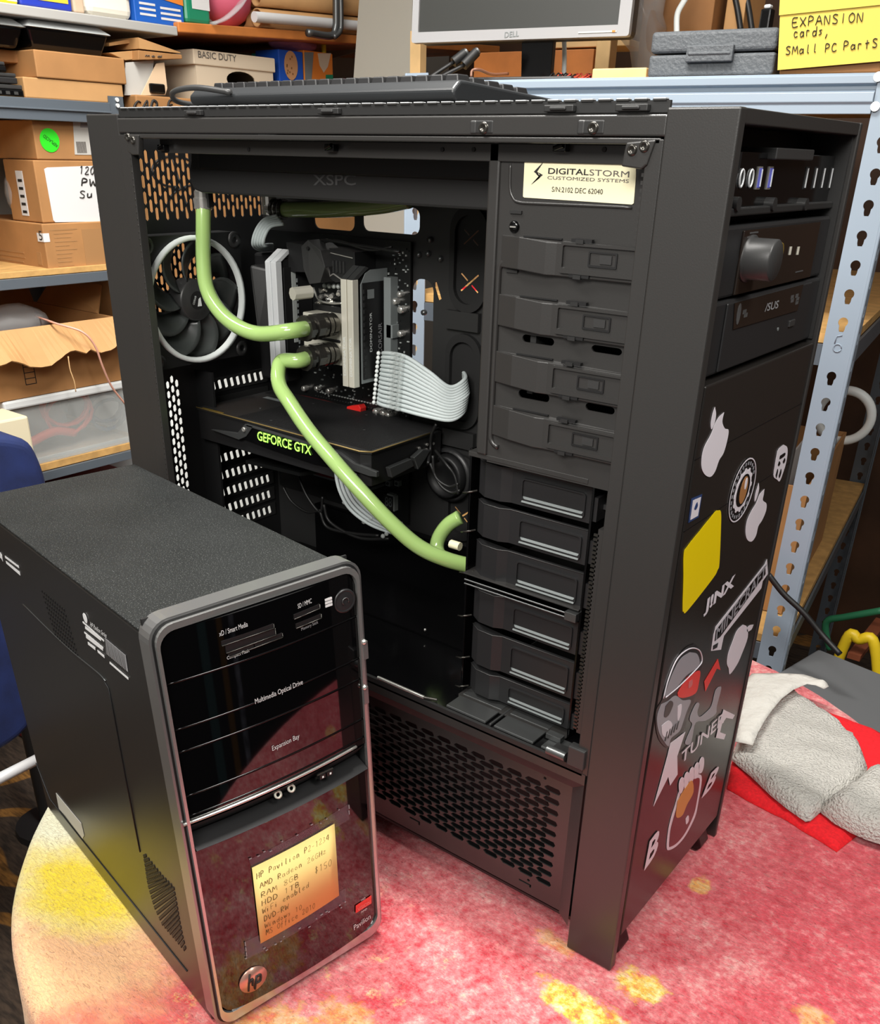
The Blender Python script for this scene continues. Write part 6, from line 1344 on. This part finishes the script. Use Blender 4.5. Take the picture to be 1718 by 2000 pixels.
b = ST(); b.sm(ZB, [(735, 920), (810, 892), (828, 922), (808, 1050), (790, 1130), (740, 1230), (690, 1290), (645, 1315), (632, 1298), (640, 1210), (655, 1140), (680, 1060), (700, 990)], sticker_w); b.sm(ZB, [(742, 935), (800, 912), (815, 930), (798, 1045), (780, 1120), (735, 1215), (690, 1272), (652, 1295), (645, 1285), (652, 1205), (668, 1140), (690, 1065), (710, 995)], mat('maroon vinyl', (88, 42, 44), .3), .0003)
b.sm(ZB, [(690, 1040), (735, 965), (770, 925), (778, 990), (742, 1060), (716, 1120), (682, 1128)], sticker_o, .0006); b.sm(ZB, [(735, 1140), (750, 1120), (752, 1150), (738, 1170)], sticker_w, .0006)
for p in ((700, 945), (728, 915), (757, 888), (785, 862), (812, 832)): b.sm(ZB, [(p[0], p[1] + 55), (p[0] - 2, p[1]), (p[0] + 12, p[1] - 35), (p[0] + 26, p[1] - 30), (p[0] + 25, p[1] + 15), (p[0] + 14, p[1] + 48)], sticker_w, .0004)
stick(b, 'white outlined jar shaped sticker with an orange patch')
b = ST(); b.tx('B', ZB, (824, 1026), (885, 962), (878, 884), sticker_w, .0006, .03); stick(b, 'white letter sticker beside the jar sticker')
b = ST(); b.tx('B', ZB, (504, 1430), (572, 1335), (535, 1265), sticker_w, .0006, .03); stick(b, 'white letter sticker low on the door')
for y0 in (.02, .205):
    b = MB(); b.prism([(.615, y0, 0), (.645, y0, 0), (.649, y0, .006), (.640, y0, .028), (.615, y0, .028)], (0, .022, 0), gloss_black); b.build('foot', TW, .002)
b = MB(); b.box(.05, .62, .01, .235, .024, .028, int_black); b.build('bottom_plate', TW)
for x0 in (.03,):
    for y0 in (.02, .205): b = MB(); b.box(x0, x0 + .035, y0, y0 + .022, 0, .026, gloss_black); b.build('foot', TW, .002)

# =================================================================== smaller glossy desktop computer
HM = Matrix.Translation((.0158, -.1797, -.0279)) @ Matrix.Rotation(-.2019, 4, 'Z') @ Matrix.Rotation(-.0406, 4, 'Y') @ Matrix.Rotation(.0211, 4, 'X')
HP = thing('desktop_computer', 'smaller black desktop computer with glossy front, in front of the open tower', 'computer', M=HM)
def HL(u, v, val=.4225, ax=0): return PL(HM, u, v, ax, val)
HW, HH, HD = .1716, .380, .4198
b = MB(); b.box(0, .400, .0, HW, .004, HH - .002, hp_side); b.build('steel_body', HP, .002)
b = MB(); b.box(.0005, .3995, .0, HW, HH - .0025, HH, hp_top); b.build('top_cover', HP, .001)
# side panel seams, vents, labels (side face is y = 0 in this frame)
b = MB(); yv = -.0004
def line(b, pts, r=.0005, m=int_black): b.tube([HL(u, v, yv, 1) for u, v in pts], r, m, 5)
line(b, [(70, 1490), (98, 1562), (160, 1640), (365, 1897)], .0006); line(b, [(200, 1325), (212, 1345), (223, 1400), (245, 1520), (273, 1664)], .0005)
b.build('panel_seam', HP)
b = MB(); b.tube(spline([HL(u, v, yv, 1) for u, v in ((45, 1180), (90, 1225), (140, 1272), (190, 1313), (206, 1330))], 4), .0006, steel_dk, 5); b.build('pressed_line', HP)
b = MB()                                        # slanted louvre field of short slots
LBD = [HL(u, v, yv, 1) for u, v in ((278, 1665), (288, 1730), (300, 1772), (315, 1805), (333, 1826), (363, 1862))]
RBD = [HL(u, v, yv, 1) for u, v in ((280, 1664), (300, 1690), (318, 1712), (339, 1733), (345, 1766), (350, 1796), (357, 1832), (365, 1860))]
def along(pl, t):
    L = [(pl[i + 1] - pl[i]).length for i in range(len(pl) - 1)]; s_ = t * sum(L)
    for i, l in enumerate(L):
        if s_ <= l or i == len(L) - 1: return pl[i].lerp(pl[i + 1], s_ / l)
        s_ -= l
for i in range(1, 24):
    a, e = along(LBD, i / 24.), along(RBD, i / 24.); n = max(1, int((e - a).length / .0030))
    for k in range(n): q = a.lerp(e, (k + .5) / n); b.hexa([(q.x - .0009, -.0005, q.z - .0015), (q.x + .0009, -.0005, q.z - .0015), (q.x + .0009, -.0005, q.z + .0015), (q.x - .0009, -.0005, q.z + .0015)], [(q.x - .0009, .0004, q.z - .0015), (q.x + .0009, .0004, q.z - .0015), (q.x + .0009, .0004, q.z + .0015), (q.x - .0009, .0004, q.z + .0015)], int_black)
b.build('vent_slots', HP)
b = MB()
for i in range(11):
    for j in range(9): x, z = .180 + i * .0052 + j * .0012, .338 - j * .0048; b.box(x, x + .0022, -.0005, .0004, z, z + .0022, int_black)
b.build('vent_holes', HP)
b = MB(); q = HL(115, 1555, yv, 1); b.prism([HL(u, v, -.0006, 1) for u, v in ((109, 1549), (158, 1608), (164, 1632), (161, 1638), (128, 1594), (115, 1580))], (0, .0004, 0), paper_gr)
b.build('paper_label', HP, label='small torn white label at the bottom of the side')
def SV(a, c): return HL(a / 3.225, 880 + c / 3.225, -.0005, 1)
b = MB()
def stx(s, o, x, y, m=print_white, bd=.0): b.text(s, SV(*o), SV(*x) - SV(*o), SV(*y) - SV(*o), m, .0003, bd)
stx('HP Pavilion Series', (570, 1105), (672, 1180), (572, 1078)); 
for r_ in (((520, 1075), (655, 1195), (655, 1205), (520, 1085)), ((530, 1140), (650, 1240), (650, 1250), (530, 1150)), ((690, 1330), (808, 1432), (808, 1445), (690, 1342)), ((540, 1160), (645, 1245), (648, 1262), (542, 1180)), ((535, 1105), (635, 1185), (636, 1200), (536, 1122)), ((552, 1205), (600, 1240), (600, 1258), (554, 1222)), ((612, 1255), (655, 1290), (658, 1308), (616, 1272))):
    b.prism([SV(*p) for p in r_], (0, .0002, 0), print_white)
b.prism([SV(*p) for p in ((660, 1180), (790, 1290), (806, 1395), (668, 1280))], (0, .0002, 0), print_grey)
for k in range(14): f0 = k / 14; a = SV(664 + 126 * f0, 1186 + 106 * f0); e = SV(672 + 130 * f0, 1282 + 108 * f0); b.tube([a, e], .0003, ink, 4)
q = SV(537, 1055); b.cyl(q, q + Vector((0, -.0003, 0)), .0042, print_white, n=16)
b.build('printed_label', HP, label='white printed specification label')
b = MB(); b.prism([SV(*p) for p in ((0, 640), (12, 660), (18, 700), (8, 680), (0, 675))], (0, .0002, 0), print_white)
for r_ in (((30, 662), (118, 728), (120, 742), (32, 676)), ((36, 695), (124, 765), (128, 788), (40, 712))): b.prism([SV(*p) for p in r_], (0, .0002, 0), print_white)
b.build('printed_label', HP, label='white printed lettering near the rear')
# front bezel: silver rounded frame with a lighter lip, convex piano black panel
z0, z1 = .006, .3915
b = MB(); b.plate([(v, z) for v, z in rrect(-.0025, HW + .0025, z0, z1, .016, 6)], [rrect(.0008, HW - .0008, z0 + .004, z1 - .003, .0145, 6)], (.398, 0, 0), (0, 1, 0), (0, 0, 1), .016, silver); b.build('bezel_frame', HP, .003, 3)
b = MB(); o_ = rrect(.0012, HW - .0012, z0 + .0045, z1 - .0035, .014, 6); i_ = rrect(.0036, HW - .0042, z0 + .0145, z1 - .0085, .012, 6)
b.plate(o_, [i_], (.4135, 0, 0), (0, 1, 0), (0, 0, 1), .004, silver_lip); b.build('bezel_lip', HP, .0014, 3)
b = MB(); b.box(.3985, .4005, .0005, HW - .0005, z0 + .003, z1 - .002, int_black); b.build('bezel_backing', HP)
FB, BUL = .4145, .006
def fu(v, z=0): t = (v - HW / 2) / (HW / 2); return FB + BUL * (1 - t * t)
b = MB(); b.plate(rrect(-.0004, HW + .0004, z0 + .0024, z1 - .0018, .0145, 6), [rrect(.0012, HW - .0012, z0 + .0045, z1 - .0035, .014, 6)], (.4138, 0, 0), (0, 1, 0), (0, 0, 1), .0006, int_black); b.build('bezel_gap', HP)
def front_patch(name, za, zb, m, v0=.0036, v1=HW - .0042, extra=0., curve=0., parent=HP, bev=0., rnd=(0, 0)):
    # convex slab between two heights; the seam dips by «curve» in the middle
    b = MB(); n = 24; F, Bk = [], []
    for i in range(n + 1):
        v = v0 + (v1 - v0) * i / n; t = 2 * i / n - 1; dip = curve * (1 - t * t)
        ed = min(i, n - i) / n * (v1 - v0)
        def ins(r): return 0 if r <= 0 or ed >= r else r - math.sqrt(max(0, r * r - (r - ed) ** 2))
        F.append((v, za - dip + ins(rnd[0]), zb - dip - ins(rnd[1])))
    b._add([q for v, l, h in F for q in ((fu(v) + extra, v, l), (fu(v) + extra, v, h))], [(2 * i, 2 * i + 2, 2 * i + 3, 2 * i + 1) for i in range(n)], m, True)
    for i in range(n):
        (va, l0, h0), (vb, l1, h1) = F[i], F[i + 1]
        b._add([(fu(va) + extra, va, h0), (fu(vb) + extra, vb, h1), (.408, vb, h1), (.408, va, h0)], [(0, 1, 2, 3)], m)
        b._add([(fu(va) + extra, va, l0), (fu(vb) + extra, vb, l1), (.408, vb, l1), (.408, va, l0)], [(0, 1, 2, 3)], m)
    return b.build(name, parent)
g = .0011
sz = [.3822, .3430, .3055, .2865, .2480, .2300, .2055]
TOP = front_patch('card_reader_panel', sz[1] + g, sz[0], piano, rnd=(0, .012), curve=.0)
OPT = front_patch('optical_bay_door', sz[2] + g, sz[1] - g, piano, curve=.0); OPT2 = front_patch('bay_strip', sz[3] + g, sz[2] - g, piano)
EXP = front_patch('expansion_bay_door', sz[4] + g, sz[3] - g, piano); front_patch('bay_strip', sz[5] + g, sz[4] - g, piano)
LOWB = front_patch('port_band', .2235, sz[5] - g, piano)
b = MB()
for zz in sz[1:6]: b.tube([(fu(v) - .0006, v, zz) for v in [.0045 + (HW - .011) * i / 20 for i in range(21)]], .0009, gloss_black if zz != .0 else chrome, 6)
b.build('seam_bead', HP)
b = MB(); b.tube([(fu(v) + .0012, v, .2262 + (-.0008)) for v in [-.001 + (HW + .0) * i / 24 for i in range(23)]], .0013, chrome, 8); b.build('chrome_strip', HP)
# port recess under the strip
b = MB(); b.grid(lambda s, t: (fu(.004 + .161 * s) - .012 * t * (1 - 0), .004 + .161 * s, .2215 - .014 * t), 20, 3, int_black); b.build('port_recess', HP)
b = MB(); b.grid(lambda s, t: (fu(.004 + .161 * s) - .012 + .017 * t, .004 + .161 * s, .2065 - .006 * t), 20, 3, int_black); b.build('recess_shelf', HP)
for vv in (.079, .0915):
    q = (fu(vv) - .0045, vv, .2135); b = MB(); b.lathe(q, (.9, 0, .45), [(.0034, 0), (.0034, .0016), (.0018, .0016), (.0018, 0)], alu_warm, 18); b.build('audio_jack', HP)
b = MB(); b.prism([(fu(.118) - .0055, .1155, .2105), (fu(.118) - .0055, .131, .2105), (fu(.118) - .0015, .131, .2165), (fu(.118) - .0015, .1155, .2165)], (.0012, 0, -.0008), gunmetal); b.box(fu(.118) - .0045, fu(.118) + .0005, .117, .1225, .2115, .2155, int_black); b.box(fu(.118) - .0045, fu(.118) + .0005, .124, .1295, .2115, .2155, int_black)
b.box(fu(.12), fu(.12) + .001, .119, .1205, .2125, .214, white_pl); b.box(fu(.12), fu(.12) + .001, .1265, .128, .2125, .214, white_pl); b.build('usb_port', HP)
# lower door
LD = front_patch('lower_door', .0205, .1985, piano, rnd=(.012, 0))
b = MB(); b.tube([(fu(v) + .0006, v, .1985) for v in [.0045 + (HW - .011) * i / 20 for i in range(21)]], .0014, gloss_black, 6); b.build('door_lip', HP)
def FT(body, u0, v0_, u1, v1_, h, m, parent, name='lettering', bold=0.):
    a, e = HL(u0, v0_, FB + BUL * .8), HL(u1, v1_, FB + BUL * .8); b = MB()
    a.x = fu(a.y) + .0003; e.x = fu(e.y) + .0003; b.text(body, a, e - a, (0, 0, h), m, .0004, bold)
    for q_ in b.bm.verts: q_.co.x = fu(q_.co.y) + .0005
    return b.build(name, parent)
FT('Multimedia Optical Drive', 497, 1377, 590, 1338, .0058, print_white, OPT); FT('Expansion Bay', 530, 1468, 583, 1443, .0058, print_white, EXP)
FT('xD / Smart Media', 428, 1243, 482, 1222, .0040, print_white, TOP); FT('Compact Flash', 443, 1290, 485, 1274, .0034, print_white, TOP); FT('SD / MMC', 580, 1188, 608, 1177, .0038, print_white, TOP); FT('Memory Stick', 587, 1233, 621, 1219, .0034, print_grey, TOP)
for (u0, v0_, u1, v1_, hgt) in ((432, 1257, 532, 1221, .0018), (440, 1268, 535, 1232, .0030), (445, 1279, 549, 1239, .0018), (572, 1204, 624, 1184, .0018), (576, 1222, 627, 1203, .0018)):
    a, e = HL(u0, v0_, FB + BUL * .8), HL(u1, v1_, FB + BUL * .8); a.x = fu(a.y); e.x = fu(e.y); b = MB()
    b.prism([a + Vector((-.003, 0, -hgt)), e + Vector((-.003, 0, -hgt)), e + Vector((-.003, 0, hgt)), a + Vector((-.003, 0, hgt))], (.0034, 0, 0), int_black); b.tube([a + Vector((.0008, 0, -hgt)), e + Vector((.0008, 0, -hgt)), e + Vector((.0008, 0, hgt))], .0004, gunmetal, 5); b.build('card_slot', TOP)
a = HL(672, 1173, FB + BUL * .4); a.x = fu(a.y); b = MB(); b.lathe(a, (1, -.05, 0), [(.0098, 0), (.0098, .0014), (.0086, .0020), (.0080, .0014), (.0076, .0014), (.0060, .0018), (0, .0012)], plastic_dk, 28); b.tube([(a.x + .0022, a.y + .003 * math.cos(k * .6), a.z + .003 * math.sin(k * .6)) for k in range(-1, 8)], .0004, steel_dk, 5); b.build('power_button', TOP)
a = HL(641, 1176, FB + BUL * .6); a.x = fu(a.y); b = MB()
for dz in (-.0026, 0, .0026): b.box(a.x, a.x + .0006, a.y - .0032, a.y + .0032, a.z + dz - .0009, a.z + dz + .0009, print_white)
b.build('drive_symbol', TOP)
for u, v in ((712, 1265), (713, 1353)):
    a = HL(u, v, .4165); b = MB(); b.box(a.x - .002, a.x + .0015, a.y - .0022, a.y + .0022, a.z - .010, a.z + .006, silver); b.sphere((a.x + .001, a.y - .001, a.z + .006), .0024, chrome, nu=8, nv=6); b.build('eject_button', HP)
# emblems on the lower door
c = HL(493, 1911, FB + BUL * .55); c.x = fu(c.y) + .0006; b = MB(); b.lathe(c, (1, -.04, 0), [(.0128, -.0006), (.0128, .0006), (0, .0008)], chrome if False else mat('satin copper light', (214, 168, 150), .3, .7), 32)
b.tube([(c.x + .0012, c.y - .0030, c.z + .0085), (c.x + .0012, c.y - .0062, c.z - .0085)], .0010, ink, 6); b.tube(spline([(c.x + .0012, c.y - .0052, c.z - .001), (c.x + .0012, c.y - .001, c.z + .002), (c.x + .0012, c.y - .0018, c.z - .005)], 4), .0010, ink, 6)
b.tube([(c.x + .0012, c.y + .0032, c.z + .003), (c.x + .0012, c.y - .0002, c.z - .0105)], .0010, ink, 6); b.tube(spline([(c.x + .0012, c.y + .003, c.z + .0015), (c.x + .0012, c.y + .0066, c.z + .002), (c.x + .0012, c.y + .0058, c.z - .0045), (c.x + .0012, c.y + .0015, c.z - .0048)], 4), .0010, ink, 6)
b.build('emblem', LD, label='round silver emblem')
FT('Pavilion', 692, 1818, 727, 1797, .0062, print_white, LD)
b = MB(); ps = []
for u, v in ((693, 1782), (726, 1765), (726, 1750), (693, 1768)): q = HL(u, v, FB + BUL * .5); q.x = fu(q.y) + .0006; ps.append(q)
b.prism(ps, (.0005, 0, 0), sticker_r); q = ps[0].lerp(ps[1], .1) + Vector((.0008, 0, .0012)); b.text('VISION', q, (ps[1] - ps[0]) * .8, (0, 0, .0042), mat('dim red print', (235, 130, 120), .5), .0003)
q = ps[0].lerp(ps[1], .3) + Vector((.0006, 0, -.0036)); b.text('AMD', q, (ps[1] - ps[0]) * .4, (0, 0, .0022), print_white); q = ps[3].lerp(ps[2], .35) + Vector((.0006, 0, .0014)); b.text('HD', q, (ps[1] - ps[0]) * .25, (0, 0, .0022), print_white)
b.build('emblem', LD, label='small red emblem')
# clear tape residue and the handwritten note
def TP(u, v, l=.0008): q = HL(u, v, FB + BUL * .9); q.x = fu(q.y) + l; return q
b = MB(); nt_ = 8
def strip(b, q4, m, l, n=10):
    A, Bq, Cq, Dq = [HL(u, v, FB + BUL * .9) for u, v in q4]
    def fn(s, t):
        q = (A.lerp(Bq, s)).lerp(Dq.lerp(Cq, s), t); q.x = fu(q.y) + l; return q
    return b.grid(fn, n, 1, m)
strip(b, [(486, 1680), (682, 1572), (684, 1602), (494, 1702)], tape, .0006); b.build('tape_strip', HP, label='upper strip of clear tape'); b = MB(); strip(b, [(478, 1842), (676, 1735), (676, 1762), (482, 1876)], tape, .0006); TPE = b.build('tape_strip', HP, label='lower strip of clear tape')
rr = random.Random(5); b = MB()
for i in range(26):
    s = rr.random(); top = rr.random() < .4
    u, v = (486 + 196 * s, 1680 - 108 * s + rr.uniform(-4, 4)) if top else (480 + 196 * s, 1876 - 114 * s + rr.uniform(-6, 6)); q = TP(u, v, .0009)
    b.box(q.x, q.x + .0003, q.y - .0012 * rr.random(), q.y + .0012, q.z - .0004, q.z + .0004, print_grey)
for u, v in ((480, 1845), (481, 1855), (482, 1865), (683, 1577), (683, 1588)): q = TP(u, v, .0009); b.box(q.x, q.x + .0003, q.y - .0004, q.y + .0004, q.z - .002, q.z + .002, print_grey)
b.build('tape_residue', HP)['kind'] = 'stuff'
b = MB(); strip(b, [(508, 1842), (661, 1748), (652, 1608), (491, 1694)], note_y, .0014, 10); NOTE = b.build('sticky_note', None, solid=.0003)
b2 = MB()
lines = [('HP Pavilion P2-1234', 499, 1716, 642, 1637, 9), ('AMD Radeon 26GHz', 506, 1734, 636, 1663, 8), ('RAM 8GB', 508, 1752, 582, 1711, 8), ('$150', 612, 1704, 648, 1688, 10), ('HDD 1TB', 509, 1768, 584, 1727, 8), ('WiFi enabled', 511, 1784, 602, 1728, 8), ('DVD-RW', 514, 1799, 562, 1771, 8), ('Windows 10', 516, 1812, 588, 1771, 7), ('MS Office 2010', 518, 1825, 614, 1769, 8)]
for s, u0, v0_, u1, v1_, h in lines:
    a, e, t_ = TP(u0, v0_, .0018), TP(u1, v1_, .0018), TP(u0 - .5, v0_ - h * 1.25, .0018); scribble(b2, s, a, e - a, t_ - a, pencil, .00032)
for q_ in b2.bm.verts: q_.co.x = fu(q_.co.y) + .00175
WR = b2.build('handwriting', NOTE)
for o in (NOTE, ): o.matrix_world = HM
tag(NOTE, 'pale yellow handwritten sticky note on the lower front of the smaller computer', 'note')

# =================================================================== keyboard on the tower, towels by it
KZ = .6958
k0, k1 = P(376, 190, 1, .045), P(893, 175, 1, .045)
key_m = mat('keyboard plastic', (40, 42, 44), .35)
kb = thing('keyboard', 'black keyboard lying on top of the open tower', 'keyboard', (k0.x, .045, KZ)); KL = k1.x - k0.x; KD = .150
hB = .0165
b = MB(); prof = [(0, .002), (-.004, .006), (-.004, hB - .006), (.004, hB), (.012, hB), (KD, .010), (KD + .004, .004), (KD, .002)]
b.prism([(0, y, z) for y, z in prof], (KL, 0, 0), key_m); b.build('case', kb, .003, 3); kb.rotation_euler.y = 0
km = None; sl = (.010 - hB) / (KD - .012)
for rI in range(6):
    y = .016 + rI * .0205; n = 19; pit = (KL - .02) / n
    for c in range(n):
        x = .010 + c * pit; z = hB + sl * (y - .012) - .001
        if km is None:
            b = MB(); w2 = pit * .90; b.hexa([(0, 0, 0), (w2, 0, 0), (w2, .0175, 0), (0, .0175, 0)], [(.0015, .001, .0062), (w2 - .0015, .001, .0062), (w2 - .0015, .015, .0062), (.0015, .015, .0062)], plastic_dk); ko = b.build('key', kb, .0008); km = ko.data; ko.location = (x, y, z)
        elif rI * n + c < 99:
            ko = kb.children[1] if False else bpy.data.objects['key'].copy(); COL.objects.link(ko); ko.location = (x, y, z)
b = MB(); b.tube(spline([(.06, -.006, .012), (.02, -.012, .016), (-.015, -.01, .013), (-.03, .01, .006), (-.02, .06, .004), (.01, .1, .003)], 8), .0024, plastic, 8); b.build('cable', kb)
def TZ_(a, c, z): return P(1318 + a / 2.857, 1000 + c / 2.857, 2, z)
fl = [TZ_(a, c, .004) for a, c in ((292, 1530), (400, 1590), (600, 1692), (905, 1885), (1030, 1785), (1150, 1700), (1260, 1440), (1180, 1235), (930, 1135), (800, 1090), (640, 1090), (450, 1200), (318, 1390))]
FELT = tag(blanket('felt_cloth', [(p.x, p.y) for p in fl], red_cloth_m, lambda x, y: cloth_h(x, y) + .0005, .0075, .0012, 18, .004), 'bright red felt cloth lying under the white towels', 'cloth')
def rise(h): return lambda x, y: .009 + h
tw = [TZ_(a, c, .02) for a, c in ((318, 1345), (360, 1240), (470, 1120), (560, 1030), (660, 975), (760, 1050), (880, 1132), (960, 1195), (1030, 1265), (1058, 1340), (1080, 1405), (1070, 1440), (960, 1530), (850, 1612), (765, 1688), (735, 1690), (640, 1625), (540, 1545), (430, 1440), (380, 1400))]
TOW = tag(blanket('terry_towel', [(p.x, p.y) for p in tw], terry, lambda x, y: .0105, .015, .0065, 24, .012), 'white terry towel lying on the red felt beside the open tower', 'towel')
rl = [TZ_(a, c, .02) for a, c in ((815, 1632), (905, 1570), (1000, 1500), (1090, 1425), (1145, 1440), (1250, 1500), (1240, 1830), (1160, 1815), (1080, 1790), (1000, 1755), (900, 1700))]
RT = tag(blanket('terry_towel', [(p.x, p.y) for p in rl], terry, lambda x, y: .010, .028, .006, 30, .022), 'rolled white terry towel at the right edge of the photo', 'towel')
np_ = [TZ_(a, c, .045) for a, c in ((340, 1255), (390, 900), (440, 845), (560, 862), (720, 888), (850, 933), (862, 955), (835, 968), (790, 950), (740, 942), (665, 972), (600, 1020), (545, 1085), (500, 1150), (465, 1215), (437, 1282))]
NP = tag(blanket('paper_towel', [(p.x, p.y) for p in np_], napkin_m, lambda x, y: .030 + .010 * math.sin(x * 22), .003, .005, 34, .004), 'creased white paper towel lying over the terry towel', 'paper towel')
